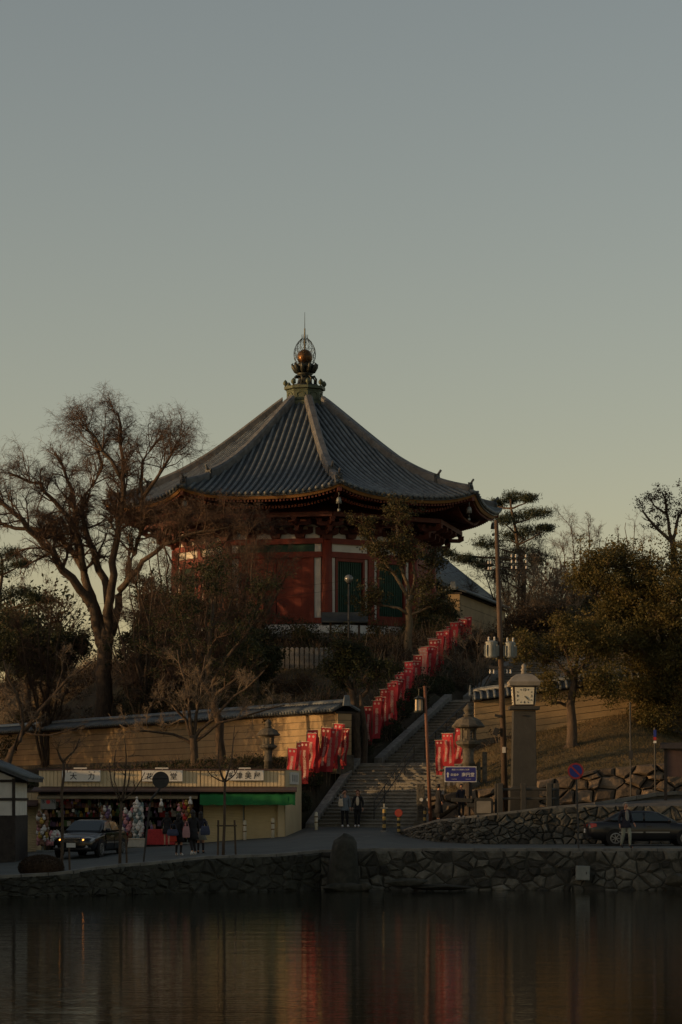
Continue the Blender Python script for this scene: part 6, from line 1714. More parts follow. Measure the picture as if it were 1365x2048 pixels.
# ------------------------------------------------------------------ trees and plants
class Grow:
    def __init__(s, seed):
        s.r = random.Random(seed); s.a = []; s.b = []; s.ra = []; s.rb = []; s.tips = []; s.big = MB()
    def rv(s): return Vector((s.r.gauss(0, 1), s.r.gauss(0, 1), s.r.gauss(0, 1)))
    def limb(s, pts, r0, r1, n=8, wob=None):
        wob = (.06 if r0 > .06 else .018) if wob is None else wob
        """thick limb along given points; returns resampled path"""
        pts = [Vector(p) for p in pts]; out = []
        for i in range(len(pts) - 1):
            L = (pts[i + 1] - pts[i]).length; m_ = max(2, int(L / .6))
            p0, p3 = pts[i], pts[i + 1]
            t0 = (pts[i + 1] - pts[max(0, i - 1)]) * .5; t1 = (pts[min(len(pts) - 1, i + 2)] - pts[i]) * .5
            for j in range(m_):
                t = j / m_; h = ((2 * t ** 3 - 3 * t ** 2 + 1) * p0 + (t ** 3 - 2 * t ** 2 + t) * t0 + (-2 * t ** 3 + 3 * t ** 2) * p3 + (t ** 3 - t ** 2) * t1)
                out.append(h + s.rv() * wob * (0 if i == 0 and j == 0 else 1))
        out.append(pts[-1])
        N = len(out)
        rad = [lerp(r0, r1, (k / (N - 1)) ** .8) for k in range(N)]
        s.big.tube(out, rad, n)
        return out, rad
    def twig(s, p, d, L, r, lv, Q):
        n = Q['n'][lv]; st = L / n; p = p.copy(); d = d.normalized(); pts = [p.copy()]; ds = []
        for i in range(n):
            d = (d + s.rv() * Q['jit'][lv] + Vector((0, 0, Q['trop'][lv]))).normalized()
            q = p + d * st
            s.a.append(tuple(p)); s.b.append(tuple(q)); s.ra.append(r * (1 - .65 * i / n)); s.rb.append(r * (1 - .65 * (i + 1) / n))
            p = q; pts.append(p.copy()); ds.append(d.copy())
        if lv + 1 < len(Q['n']):
            for c in range(Q['ch'][lv]):
                f_ = s.r.uniform(.25, 1.0); i = min(n - 1, int(f_ * n)); b = pts[i].lerp(pts[i + 1], f_ * n - i if f_ < 1 else 1)
                nd = (ds[i] + s.rv() * Q['spread'][lv]).normalized()
                s.twig(b, nd, L * Q['ratio'][lv] * s.r.uniform(.6, 1.2), max(.005, r * .5 * (1 - .3 * f_)), lv + 1, Q)
        else:
            s.tips.append(tuple(p)); s.tips.append(tuple(pts[len(pts) // 2]))
    def finish(s, T, bark, tw):
        if s.big.v: s.big.build('trunk', M[bark], T, smooth=True)
        if s.a: link_mesh('branches', segs_mesh('branches', s.a, s.b, s.ra, s.rb, 3, M[tw]), T)

BARE = dict(n=[5, 4, 3, 3], ch=[7, 6, 4], jit=[.16, .2, .24, .26], trop=[.03, .02, .0, -.02], spread=[.5, .6, .6], ratio=[.55, .55, .55])
WEEP = dict(n=[5, 4, 4, 4], ch=[7, 6, 5], jit=[.18, .2, .22, .2], trop=[.04, .0, -.10, -.16], spread=[.55, .6, .6], ratio=[.6, .6, .7])

def tree(name, lab, base, limbs, seed, Q, per_limb=10, blen=2.5, bark='bark', tw='twig', leaf=None, leaf_n=0, leaf_size=.14, leaf_spread=.35, start=.25, up=.3, aspect=.5, group=None, cat='tree', brad=None, droop=0.0):
    """limbs: list of (points in world space, r0, r1, grows)"""
    base = Vector(base); T = thing(name, lab, cat, base, 0, group); G = Grow(seed)
    for pts, r0, r1, grows in limbs:
        path, rad = G.limb([Vector(p) - base for p in pts], r0, r1)
        if not grows: continue
        N = len(path)
        for k in range(int(per_limb * grows)):
            f_ = G.r.uniform(start, 1.0) ** .8; i = min(N - 2, int(f_ * (N - 1)))
            d0 = (path[i + 1] - path[i]).normalized()
            d = (d0 * .7 + G.rv() * .55 + Vector((0, 0, up))).normalized()
            G.twig(path[i], d, blen * G.r.uniform(.6, 1.25) * (1.15 - .4 * f_), brad or max(.02, rad[i] * .5), 0, Q)
    if leaf and leaf_n:
        tips = np.array(G.tips); kc = max(20, leaf_n // 26)
        cc = tips[nrng.integers(0, len(tips), kc)] + nrng.normal(0, leaf_spread, (kc, 3)) * nrng.uniform(.1, 1, (kc, 1))
        cen = cc[nrng.integers(0, kc, leaf_n)] + nrng.normal(0, 1, (leaf_n, 3)) * np.array([.17, .17, .10])
        link_mesh('crown', leaves_mesh('crown', cen, leaf_size, M[leaf], aspect, droop), T)
    G.finish(T, bark, tw)
    return T

def W3(px_, py_, d): return P(px_, py_, d)
def ground_base(px_, d, dz=-.15): x = PX(px_, d); return Vector((x, d, hill_z(x, d) + dz))

# T1: the great bare tree on the left
b = ground_base(210, 150, -.3)
D = 150
tree('bare_tree', 'great many-stemmed bare tree on the left, its fine twigs spreading over the sky', b,
     [([b, W3(208, 1330, D), W3(215, 1260, D)], .54, .42, 0),
      ([W3(212, 1300, D), W3(185, 1215, D), W3(130, 1140, D - 1), W3(75, 1075, D - 2), W3(10, 1010, D - 3), W3(-60, 985, D - 3)], .40, .08, 1.5),
      ([W3(205, 1290, D), W3(178, 1180, D), W3(150, 1110, D + 1), W3(90, 1060, D + 2), W3(30, 1055, D + 2), W3(-50, 1040, D + 2)], .34, .07, 1.2),
      ([W3(210, 1280, D), W3(168, 1150, D + 1), W3(150, 1050, D + 2), W3(140, 960, D + 2), W3(110, 905, D + 2)], .34, .06, 1.6),
      ([W3(168, 1140, D), W3(155, 1070, D), W3(110, 1000, D), W3(60, 960, D), W3(20, 950, D)], .22, .05, 1.4),
      ([W3(215, 1290, D), W3(215, 1180, D), W3(185, 1100, D), W3(165, 1020, D - 1), W3(185, 970, D - 1), W3(205, 930, D - 1), W3(190, 880, D - 1)], .34, .06, 1.5),
      ([W3(218, 1280, D), W3(225, 1150, D - 1), W3(243, 1010, D - 2), W3(248, 920, D - 2), W3(240, 850, D - 2), W3(235, 825, D - 2)], .32, .05, 2.1),
      ([W3(222, 1270, D), W3(255, 1150, D - 1), W3(285, 1040, D - 2), W3(283, 960, D - 2), W3(300, 900, D - 2), W3(325, 870, D - 2)], .28, .05, 1.9),
      ([W3(283, 1000, D - 2), W3(310, 960, D - 3), W3(345, 910, D - 3), W3(360, 880, D - 3)], .14, .04, 1.2),
      ([W3(245, 960, D - 2), W3(210, 900, D - 2), W3(180, 860, D - 2), W3(165, 850, D - 2)], .14, .04, 1.2),
      ([W3(240, 1180, D - 1), W3(290, 1120, D - 3), W3(350, 1080, D - 4), W3(430, 1060, D - 5), W3(500, 1050, D - 5)], .20, .05, 1.8)],
     41, WEEP, per_limb=18, blen=1.85, up=.22, start=.35)
# T2: low bare tree behind the shops, branching fan
b = ground_base(388, 119.5, -.2)
D = 119.5
tree('bare_tree', 'low spreading bare tree rising behind the shop roof, in front of the left plastered wall', b,
     [([b, W3(388, 1500, D), W3(386, 1470, D)], .20, .16, 0),
      ([W3(386, 1480, D), W3(372, 1440, D), W3(345, 1410, D - .5), W3(310, 1385, D - 1)], .10, .03, 1),
      ([W3(386, 1490, D), W3(350, 1470, D), W3(300, 1465, D - 1), W3(240, 1450, D - 1)], .09, .025, 1),
      ([W3(386, 1470, D), W3(380, 1420, D), W3(368, 1360, D), W3(355, 1300, D)], .10, .03, 1.2),
      ([W3(387, 1475, D), W3(395, 1430, D), W3(400, 1370, D), W3(412, 1310, D)], .10, .03, 1.2),
      ([W3(387, 1480, D), W3(420, 1440, D), W3(470, 1395, D - .5), W3(530, 1340, D - 1)], .10, .03, 1.2),
      ([W3(388, 1485, D), W3(440, 1450, D), W3(510, 1425, D), W3(570, 1410, D)], .09, .025, 1)],
     42, BARE, per_limb=7, blen=1.1, bark='bark', tw='twig_pale')
# T3: leafy evergreen in front of the temple's left half
b = ground_base(443, 121.5, -.2); D = 121.5
EVER = dict(n=[4, 3, 3], ch=[6, 5], jit=[.2, .25, .3], trop=[.05, .04, .02], spread=[.6, .7], ratio=[.6, .6])
tree('evergreen_tree', 'loose evergreen tree hiding the left half of the temple front', b,
     [([b, W3(440, 1450, D), W3(428, 1390, D), W3(415, 1330, D + .5)], .24, .15, 0),
      ([W3(428, 1395, D), W3(390, 1330, D), W3(370, 1240, D - .5), W3(365, 1170, D)], .13, .03, 1.4),
      ([W3(420, 1350, D), W3(420, 1260, D), W3(430, 1180, D + 1), W3(440, 1130, D)], .13, .03, 1.5),
      ([W3(425, 1370, D), W3(470, 1300, D), W3(510, 1230, D), W3(530, 1180, D)], .12, .03, 1.4),
      ([W3(430, 1390, D), W3(480, 1350, D), W3(530, 1320, D)], .10, .03, 1),
      ([W3(425, 1370, D), W3(370, 1340, D), W3(320, 1310, D), W3(290, 1290, D)], .10, .03, 1)],
     43, EVER, per_limb=10, blen=1.3, leaf='leaf_dark', leaf_n=9000, leaf_size=.12, leaf_spread=.4)
# T4: sparse broadleaf right of the temple door
b = ground_base(817, 141.0, -.2); D = 141
tree('broadleaf_tree', 'sparse olive-leaved tree with a sunlit trunk in front of the right half of the temple', b,
     [([b, W3(817, 1250, D), W3(822, 1190, D)], .24, .17, 0),
      ([W3(820, 1200, D), W3(790, 1150, D), W3(755, 1100, D), W3(735, 1060, D)], .12, .03, 1.3),
      ([W3(822, 1195, D), W3(800, 1120, D), W3(795, 1060, D), W3(795, 1025, D)], .13, .03, 1.5),
      ([W3(822, 1190, D), W3(830, 1130, D), W3(815, 1080, D)], .10, .03, 1),
      ([W3(822, 1190, D), W3(850, 1160, D), W3(875, 1120, D)], .10, .03, 1),
      ([W3(818, 1230, D), W3(770, 1210, D), W3(730, 1210, D)], .09, .03, 1),
      ([W3(820, 1230, D), W3(860, 1215, D), W3(895, 1200, D)], .09, .03, 1)],
     44, EVER, per_limb=8, blen=1.1, bark='bark_pale', leaf='leaf_olive', leaf_n=11000, leaf_size=.14, leaf_spread=.32)
# pines
def pine(lab, b, trunk, pads, seed, d, per=1150):
    """layered pine: each pad a flat tuft of upward needles on its own limb"""
    T = thing('pine_tree', lab, 'tree', b); G = Grow(seed); sc = F / d
    path, rad = G.limb([Vector(p) - Vector(b) for p in trunk], .34, .07)
    cs = []
    for px_, py_, r_ in pads:
        c_ = P(px_, py_, d + G.r.uniform(-1.6, 1.6)) - Vector(b); k = min(range(len(path)), key=lambda j: (path[j] - c_).length + max(0, path[j].z - c_.z + .4) * 2)
        G.limb([path[k], path[k].lerp(c_, .5) + Vector((0, 0, -.12)), c_ + Vector((0, 0, -.1))], .09, .03, 5, .03)
        m_ = 7; r_ = r_ / sc
        for _ in range(m_):
            q = c_ + Vector((G.r.uniform(-.75, .75) * r_, G.r.uniform(-.8, .8) * r_, G.r.uniform(-.22, .3) * r_))
            G.a.append(tuple(c_)); G.b.append(tuple(q)); G.ra.append(.02); G.rb.append(.008)
            n = per // m_; dv = nrng.normal(size=(n, 3)) * np.array([.34, .34, .16]) * r_
            cs.append(np.array(q)[None] + dv)
    cen = np.concatenate(cs)
    link_mesh('crown', leaves_mesh('crown', cen, .30, M['needle'], .13, updir=np.array([0, 0, .45])), T)
    G.finish(T, 'bark', 'twig')
D = 186; b = ground_base(1038, D, -.2)
pine('dark pine with layered branches rising right of the temple eaves', b, [b, W3(1050, 1180, D), W3(1035, 1090, D), W3(1025, 1030, D), W3(1022, 1000, D)],
     [(1022, 995, 26), (1058, 998, 20), (992, 1008, 22), (1078, 1028, 26), (1040, 1032, 32), (1005, 1040, 26), (1060, 1062, 34), (1090, 1058, 18), (1020, 1072, 34), (978, 1088, 28), (1050, 1100, 36), (1008, 1115, 38), (962, 1130, 26), (1085, 1118, 26), (925, 1118, 22), (890, 1106, 22), (868, 1100, 14), (1040, 1140, 36), (1000, 1150, 34)], 51, D)
D = 172; b = ground_base(-10, D, -.2)
pine('dark pine at the left edge behind the great bare tree', b, [b, W3(-5, 1250, D), W3(5, 1150, D), W3(0, 1105, D)],
     [(15, 1108, 30), (40, 1128, 20), (-5, 1140, 40), (30, 1185, 34), (70, 1196, 24), (92, 1202, 14), (10, 1230, 45), (50, 1248, 30), (-20, 1190, 40)], 52, D)
# broad dark evergreens at left
def round_tree(name, lab, px_, d, py_top, wpx, leaf, seed, n, hpx=None, trunk=.22, lsz=.16, group=None, bark='bark'):
    b = ground_base(px_, d, -.2); sc = F / d; top = PZ(py_top, d); H = top - b.z; w_ = wpx / sc / 2
    limbs = [([b, b + Vector((rng.uniform(-.2, .2), 0, H * .25)), b + Vector((rng.uniform(-.3, .3), .1, H * .55))], trunk, trunk * .6, 0)]
    rr = random.Random(seed)
    for k in range(8):
        a_ = k * 2.4 + rr.uniform(-.3, .3); f_ = rr.uniform(.45, 1)
        p0 = b + Vector((0, 0, H * rr.uniform(.2, .45)))
        p2 = b + Vector((w_ * .72 * math.cos(a_) * f_, w_ * .72 * math.sin(a_) * f_, H * lerp(.88, .42, f_) + rr.uniform(-.1, .1) * H))
        limbs.append(([p0, p0.lerp(p2, .5) + Vector((0, 0, H * .05)), p2], trunk * .5, trunk * .14, 1))
    return tree(name, lab, b, limbs, seed, EVER, per_limb=7, blen=max(.6, w_ * .42), leaf=leaf, leaf_n=n, leaf_size=lsz, leaf_spread=max(.22, w_ * .2), group=group, bark=bark)
round_tree('evergreen_tree', 'dark broad evergreen at the left edge above the plastered wall', 60, 166, 1190, 190, 'leaf_dark', 61, 26000, trunk=.3)
round_tree('evergreen_tree', 'dark evergreen just left of the great bare tree trunk', 130, 168, 1215, 120, 'leaf_dark', 62, 15000)
round_tree('evergreen_tree', 'dense dark evergreen behind the stems of the great bare tree', 290, 146, 1180, 150, 'leaf_dark', 63, 8000)
round_tree('evergreen_tree', 'tall dark evergreen left of the temple, behind the right limb of the great bare tree', 298, 149, 1060, 150, 'leaf_dark', 660, 7000, trunk=.3)
round_tree('evergreen_tree', 'olive evergreen between the great bare tree and the temple corner', 355, 150, 1120, 150, 'leaf_olive', 66, 6000)
round_tree('evergreen_tree', 'dark evergreen in front of the temple door, left of the stone fence', 510, 137, 1215, 120, 'leaf_dark', 67, 5000)
round_tree('evergreen_tree', 'brown-leaved tree behind the clock tower cap', 1075, 148, 1190, 140, 'leaf_brown', 68, 11000)
round_tree('evergreen_tree', 'dark evergreen behind the upper banners, left of the short plastered wall', 872, 151, 1175, 90, 'leaf_dark', 69, 9000)
round_tree('evergreen_tree', 'olive evergreen behind the right plastered wall', 1175, 158, 1190, 150, 'leaf_olive', 70, 13000)
# camphor-like big tree on the right and its smaller neighbour
D = 123; b = ground_base(1342, D, -.2)
tree('evergreen_tree', 'large rounded evergreen with amber lit leaves at the right edge', b,
     [([b, W3(1340, 1430, D), W3(1335, 1350, D), W3(1325, 1280, D)], .42, .25, 0),
      ([W3(1335, 1360, D), W3(1290, 1300, D), W3(1240, 1240, D - 1), W3(1195, 1190, D - 1)], .2, .04, 1.6), ([W3(1330, 1320, D), W3(1280, 1230, D - 1), W3(1245, 1150, D - 1), W3(1225, 1110, D)], .18, .04, 1.6),
      ([W3(1328, 1290, D), W3(1310, 1200, D - 1.5), W3(1310, 1130, D - 1)], .2, .04, 1.7), ([W3(1330, 1300, D), W3(1370, 1200, D), W3(1390, 1100, D)], .2, .05, 1.7),
      ([W3(1340, 1380, D), W3(1310, 1380, D - 2), W3(1290, 1390, D - 2)], .12, .04, 1.6), ([W3(1335, 1350, D), W3(1370, 1330, D - 2), W3(1400, 1330, D - 2)], .14, .04, 1.7), ([W3(1335, 1350, D), W3(1300, 1320, D - 2), W3(1270, 1290, D - 3)], .14, .04, 1.8), ([W3(1340, 1400, D), W3(1345, 1420, D - 2), W3(1330, 1440, D - 2)], .1, .03, 1.2), ([W3(1335, 1330, D), W3(1350, 1250, D - 2.5), W3(1340, 1180, D - 2.5)], .15, .04, 1.8), ([W3(1300, 1320, D - 1), W3(1240, 1290, D - 2), W3(1190, 1260, D - 2)], .12, .03, 1.6), ([W3(1250, 1160, D - 1), W3(1215, 1150, D - 1.5), W3(1185, 1150, D - 1.5)], .08, .03, 1.4)],
     64, EVER, per_limb=9, blen=1.25, leaf='leaf_amber', leaf_n=100000, leaf_size=.12, leaf_spread=.42)
D = 118.5; b = ground_base(1143, D, -.25)
tree('evergreen_tree', 'small evergreen with a bare dark trunk on the grass slope right of the clock tower', b,
     [([b + Vector((.0, 0, 0)), W3(1147, 1470, D), W3(1143, 1410, D), W3(1150, 1350, D)], .30, .15, 0), ([b + Vector((-.35, -.1, .05)), W3(1143, 1480, D)], .16, .12, 0), ([b + Vector((.35, -.1, .05)), W3(1147, 1480, D)], .14, .1, 0),
      ([W3(1144, 1420, D), W3(1120, 1405, D), W3(1100, 1405, D - .3), W3(1103, 1380, D - .3), W3(1085, 1350, D)], .09, .03, .5),
      ([W3(1148, 1360, D), W3(1110, 1320, D), W3(1070, 1300, D), W3(1045, 1290, D)], .10, .03, 1.2), ([W3(1149, 1355, D), W3(1130, 1300, D - .5), W3(1120, 1255, D)], .10, .03, 1.4),
      ([W3(1150, 1350, D), W3(1180, 1310, D), W3(1215, 1290, D)], .10, .03, 1.4), ([W3(1148, 1370, D), W3(1180, 1370, D - .5), W3(1215, 1380, D - .5)], .09, .03, 1.5), ([W3(1149, 1355, D), W3(1165, 1300, D + .6), W3(1160, 1265, D + .6)], .10, .03, 1.4)],
     65, EVER, per_limb=8, blen=.85, leaf='leaf_amber', leaf_n=22000, leaf_size=.11, leaf_spread=.32)
# bare trees behind on the right
def fan_tree(lab, px_, d, py_top, wpx, seed, per=9, blen=2.0, py0=None, tw='twig', trunk=.16, stems=7, group=None):
    b = ground_base(px_, d, -.2); rr = random.Random(seed); sc = F / d; H = PZ(py_top, d) - b.z; w_ = wpx / sc / 2
    limbs = []
    for k in range(stems):
        a_ = lerp(-1, 1, k / (stems - 1)) + rr.uniform(-.1, .1); q = rr.uniform(-.5, .5) * w_
        hh = H * (1 - .25 * a_ * a_) * rr.uniform(.85, 1.0)
        limbs.append(([b, b + Vector((w_ * .22 * a_, q * .2, hh * .35)), b + Vector((w_ * .6 * a_, q * .6, hh * .7)), b + Vector((w_ * .95 * a_, q, hh))], trunk * rr.uniform(.6, 1), .02, 1))
    return tree('bare_tree', lab, b, limbs, seed, BARE, per_limb=per, blen=blen, tw=tw, group=group)
fan_tree('bare fan-shaped tree on the skyline right of the pine', 1165, 192, 1025, 150, 71, 9, 1.7, stems=9)
fan_tree('faint bare tree on the skyline just left of the gnarled tree at the right edge', 1262, 200, 1025, 90, 72, 6, 1.6, stems=6)
fan_tree('thin bare sapling cluster between the utility pole and the small evergreen', 1085, 150, 1130, 170, 73, 11, 1.4, tw='twig_pale', trunk=.09, stems=7)
fan_tree('thin bare saplings in front of the upper stairs, left of the utility pole', 955, 137, 1270, 110, 74, 5, .9, tw='twig_pale', trunk=.05, stems=5)
fan_tree('bare tree behind the upper plastered wall, below the pine', 1040, 172, 1090, 210, 75, 13, 1.6, stems=10)
fan_tree('bare twiggy tree half hidden by the large evergreen on the right', 1190, 160, 1140, 160, 76, 12, 1.4, stems=8)
fan_tree('bare brown tree in front of the left side of the temple eaves', 490, 143, 1040, 200, 77, 14, 1.4, stems=10)
fan_tree('bare brown tree between the great tree and the temple', 345, 146, 1040, 200, 78, 13, 1.5, stems=10)
fan_tree('brown twiggy tree veiling the left end of the temple wall', 415, 139, 1080, 190, 801, 12, 1.3, stems=9)
fan_tree('bare twiggy tree rising above the left plastered wall near the picket fence', 285, 142, 1130, 170, 802, 9, 1.3, stems=8)
fan_tree('bare twiggy tree left of the great tree trunk', 90, 152, 1180, 190, 803, 12, 1.4, stems=8)
fan_tree('small bare twigs showing above the temple roof on the left', 445, 205, 862, 60, 79, 5, 1.8, stems=4)
# gnarled tree with brown leaves, top right
D = 166; b = ground_base(1352, D, -.2)
tree('gnarled_tree', 'gnarled tree with tufts of brown leaves at the right edge of the skyline', b,
     [([b, W3(1350, 1150, D), W3(1345, 1080, D)], .3, .2, 0), ([W3(1345, 1085, D), W3(1315, 1060, D), W3(1295, 1035, D), W3(1285, 1020, D)], .13, .05, 1), ([W3(1345, 1080, D), W3(1335, 1020, D), W3(1325, 985, D)], .13, .05, 1), ([W3(1345, 1080, D), W3(1365, 1020, D), W3(1385, 985, D)], .13, .05, 1), ([W3(1335, 1030, D), W3(1310, 1010, D), W3(1300, 1000, D)], .08, .04, 1)],
     81, dict(n=[3, 2], ch=[3], jit=[.3, .3], trop=[.05, .05], spread=[.8], ratio=[.5]), per_limb=7, blen=.8, leaf='leaf_brown', leaf_n=2600, leaf_size=.13, leaf_spread=.5)
# leaning bare tree bottom left
D = 123; b = ground_base(8, D, -.2)
tree('bare_tree', 'leaning bare tree at the left edge, crossing the plastered wall diagonally', b,
     [([b, W3(25, 1500, D), W3(60, 1450, D), W3(100, 1400, D), W3(140, 1360, D), W3(185, 1322, D)], .20, .03, 1.3), ([W3(30, 1500, D), W3(50, 1460, D), W3(30, 1390, D), W3(8, 1320, D)], .12, .03, 1.2), ([W3(110, 1395, D), W3(125, 1340, D), W3(128, 1290, D)], .06, .02, .8), ([W3(50, 1465, D), W3(100, 1470, D), W3(170, 1450, D)], .06, .02, .8)],
     82, BARE, per_limb=6, blen=1.0, tw='twig_pale')
# dark conifer-like tree left of the upper stairs
b = ground_base(712, 122.4, -.2); D = 122.4
tree('evergreen_tree', 'dark twin-stemmed evergreen at the right end of the left plastered wall', b,
     [([b, W3(712, 1430, D), W3(706, 1380, D)], .28, .15, 0), ([b + Vector((.35, .2, 0)), W3(728, 1440, D), W3(722, 1390, D)], .18, .1, 0), ([W3(710, 1400, D), W3(690, 1360, D), W3(665, 1340, D)], .1, .03, 1.3), ([W3(712, 1390, D), W3(715, 1340, D), W3(712, 1300, D)], .1, .03, 1.5), ([W3(722, 1395, D), W3(745, 1360, D), W3(760, 1340, D)], .1, .03, 1.3), ([W3(706, 1380, D), W3(680, 1320, D), W3(675, 1290, D)], .08, .03, 1.2)],
     83, EVER, per_limb=8, blen=.8, leaf='leaf_dark', leaf_n=8500, leaf_size=.12, leaf_spread=.22)

# shrubs on the hillside (each its own plant)
def shrub_at(lab, px_, d, wpx, hpx, leaf, seed, n, group=None, lsz=.11):
    x = PX(px_, d); z = hill_z(x, d); sc = F / d; w_, h_ = wpx / sc / 2, hpx / sc
    T = thing('shrub', lab, 'shrub', (x, d, z - .1), 0, group); rr = np.random.default_rng(seed)
    k = 9; cen = np.stack([rr.uniform(-.75, .75, k) * w_, rr.uniform(-.7, .7, k) * w_, rr.uniform(.25, .8, k) * h_], 1); rad = rr.uniform(.28, .48, k) * min(w_, h_ * .9)
    i = rr.integers(0, k, n); dv = rr.normal(size=(n, 3)); dv /= np.linalg.norm(dv, axis=1, keepdims=True)
    p = cen[i] + dv * rad[i][:, None] * rr.uniform(.35, 1.05, (n, 1)) ** .6; p[:, 2] = np.maximum(.05, p[:, 2])
    link_mesh('foliage', leaves_mesh('foliage', p, lsz, M[leaf], .5), T)
    a = np.zeros((k * 2, 3)); bq = np.concatenate([cen, cen + rr.normal(0, .2, cen.shape) * w_]); 
    link_mesh('stems', segs_mesh('stems', a + rr.normal(0, .08, a.shape) * [1, 1, 0], bq, np.full(k * 2, .035), np.full(k * 2, .01), 4, M['bark']), T)
SH = [(600, 133, 120, 40, 'leaf_brown', 2600, 'brown leafless-looking shrub below the stone post fence'), (515, 138, 80, 60, 'leaf_dark', 3500, 'dark shrub left of the stone post fence'), (700, 138, 60, 60, 'leaf_olive', 2600, 'olive shrub right of the stone post fence, under the globe lamp'),
      (735, 140, 110, 60, 'leaf_brown', 3000, 'brown shrub right of the globe lamp'), (775, 138, 90, 55, 'leaf_brown', 2500, 'brown shrub beside the middle of the banner row'), (640, 146, 120, 50, 'leaf_dark', 2800, 'dark low shrub directly below the temple door'),
      (560, 147, 160, 70, 'leaf_dark', 3600, 'dark shrub below the left part of the temple front'), (480, 148, 150, 70, 'leaf_dark', 3600, 'dark shrub left of the temple steps'), (400, 149, 140, 80, 'leaf_olive', 3400, 'olive shrub under the left corner of the temple'),
      (330, 143, 140, 90, 'leaf_dark', 3800, 'dark shrub right of the great bare tree trunk'), (265, 147, 90, 60, 'leaf_olive', 2300, 'olive shrub at the foot of the great bare tree'), (455, 137, 150, 80, 'leaf_dark', 3600, 'dark shrub above the plastered wall, below the temple corner'),
      (380, 138, 130, 70, 'leaf_brown', 3000, 'brownish shrub above the middle of the plastered wall'), (520, 131, 130, 60, 'leaf_olive', 2800, 'olive shrub just above the tiled wall top, left of its right end'), (590, 127, 110, 60, 'leaf_dark', 2600, 'dark shrub just above the tiled wall top near its right end'),
      (650, 126, 80, 60, 'leaf_brown', 2200, 'brown shrub at the right end of the tiled wall top'), (770, 129.5, 70, 45, 'leaf_dark', 1900, 'dark shrub under the lower banners of the stair row'), (850, 145, 110, 70, 'leaf_dark', 3000, 'dark shrub behind the upper banners'),
      (900, 149, 90, 60, 'leaf_dark', 2600, 'dark shrub at the top of the banner row'), (720, 148, 120, 50, 'leaf_olive', 2600, 'olive shrub under the right temple window'), (780, 150, 120, 60, 'leaf_dark', 2800, 'dark shrub under the right temple corner'),
      (80, 160, 130, 60, 'leaf_olive', 2800, 'olive shrub above the left plastered wall, left of the picket fence'), (20, 158, 120, 70, 'leaf_dark', 2800, 'dark shrub at the left edge above the wall'),
      (1010, 146, 110, 70, 'leaf_brown', 2600, 'brown shrub behind the transformers'), (1075, 143, 120, 90, 'leaf_olive', 3200, 'olive shrub behind the clock cap'), (1130, 156, 150, 90, 'leaf_dark', 3400, 'dark shrub below the distant hall roof'),
      (1230, 152, 150, 90, 'leaf_dark', 3400, 'dark shrub behind the right plastered wall'), (960, 142, 70, 50, 'leaf_brown', 1800, 'brown shrub at the right of the upper stairs')]
for i, (px_, d, w_, h_, lf, n, lab) in enumerate(SH):
    shrub_at(lab, px_, d, w_, h_, lf, 200 + i, n)
# clipped hedge plants stepping up beside the stairs
for i in range(11):
    s = lerp(.6, 20, i / 10); p = stair_pt(s, -1.35 - .2 * (i % 2)); zz = hill_z(p.x, p.y)
    T = thing('hedge_shrub', 'dark clipped hedge shrub, ' + ordinal(i + 1) + ' from the bottom along the left of the stairs', 'shrub', (p.x, p.y, zz - .1), 0, 'hedge beside the stairs')
    n = 2600; dv = nrng.normal(size=(n, 3)); dv /= np.linalg.norm(dv, axis=1, keepdims=True)
    q = dv * nrng.uniform(.72, 1.0, (n, 1)) * np.array([.85, .95, .62]) + [0, 0, .35]; q[:, 2] = np.maximum(q[:, 2], .03)
    link_mesh('foliage', leaves_mesh('foliage', q, .09, M['leaf_dark'], .55), T)
    link_mesh('stems', segs_mesh('stems', np.zeros((8, 3)), dv[:8] * .5 + [0, 0, .5], np.full(8, .03), np.full(8, .01), 4, M['bark']), T)
# rounded clipped shrub on the bank at left
x, y = PX(78, 88.2), 88.9; z = road_z(x, y)
T = thing('clipped_shrub', 'rounded clipped brownish shrub on the pond bank at the left', 'shrub', (x, y, z))
n = 16000; dv = nrng.normal(size=(n, 3)); dv /= np.linalg.norm(dv, axis=1, keepdims=True)
q = dv * nrng.uniform(.85, 1.0, (n, 1)) * np.array([.80, .6, .46]) + [0, 0, .22]; q[:, 2] = np.maximum(q[:, 2], .02)
link_mesh('foliage', leaves_mesh('foliage', q, .045, M['leaf_brown'], .4), T)
MB().sphere((0, 0, .2), 1, 14, 8, (.72, .52, .40)).build('dense_core', M['twig'], T, smooth=True)
# young street trees with stakes
def street_tree(lab, px_, d, py_fork, tips, seed, stakes):
    x = PX(px_, d); z = road_z(x, d) - .05; b = Vector((x, d, z))
    limbs = [([b, W3(px_ + 2, (py_fork + 1740) / 2, d), W3(px_ + 3, py_fork, d)], .058, .042, 0)]
    for tx, ty, r_ in tips: limbs.append(([W3(px_ + 3, py_fork + 4, d), W3((px_ + tx) / 2 + 6 * (1 if tx > px_ else -1), lerp(py_fork, ty, .4), d + rng.uniform(-.3, .3)), W3(tx, ty, d + rng.uniform(-.5, .5))], r_, .012, 1))
    T = tree('street_tree', lab, b, limbs, seed, dict(n=[4, 3], ch=[3], jit=[.14, .2], trop=[.06, .04], spread=[.5], ratio=[.6]), per_limb=4, blen=.55, tw='twig', brad=.014)
    for sx_ in stakes:
        MB().tube([Vector(((sx_ - px_) * d / F, .05, 0)), Vector(((sx_ - px_) * d / F * .9, .03, 1.35 if len(stakes) > 1 else .9))], .04, 6).build('stake', M['bark'], T)
    if len(stakes) > 1:
        MB().tube([Vector(((min(stakes) - px_ - 2) * d / F, .0, 1.15)), Vector(((max(stakes) - px_ + 2) * d / F, .0, 1.15))], .03, 6).build('tie_bar', M['bark'], T)
    return T
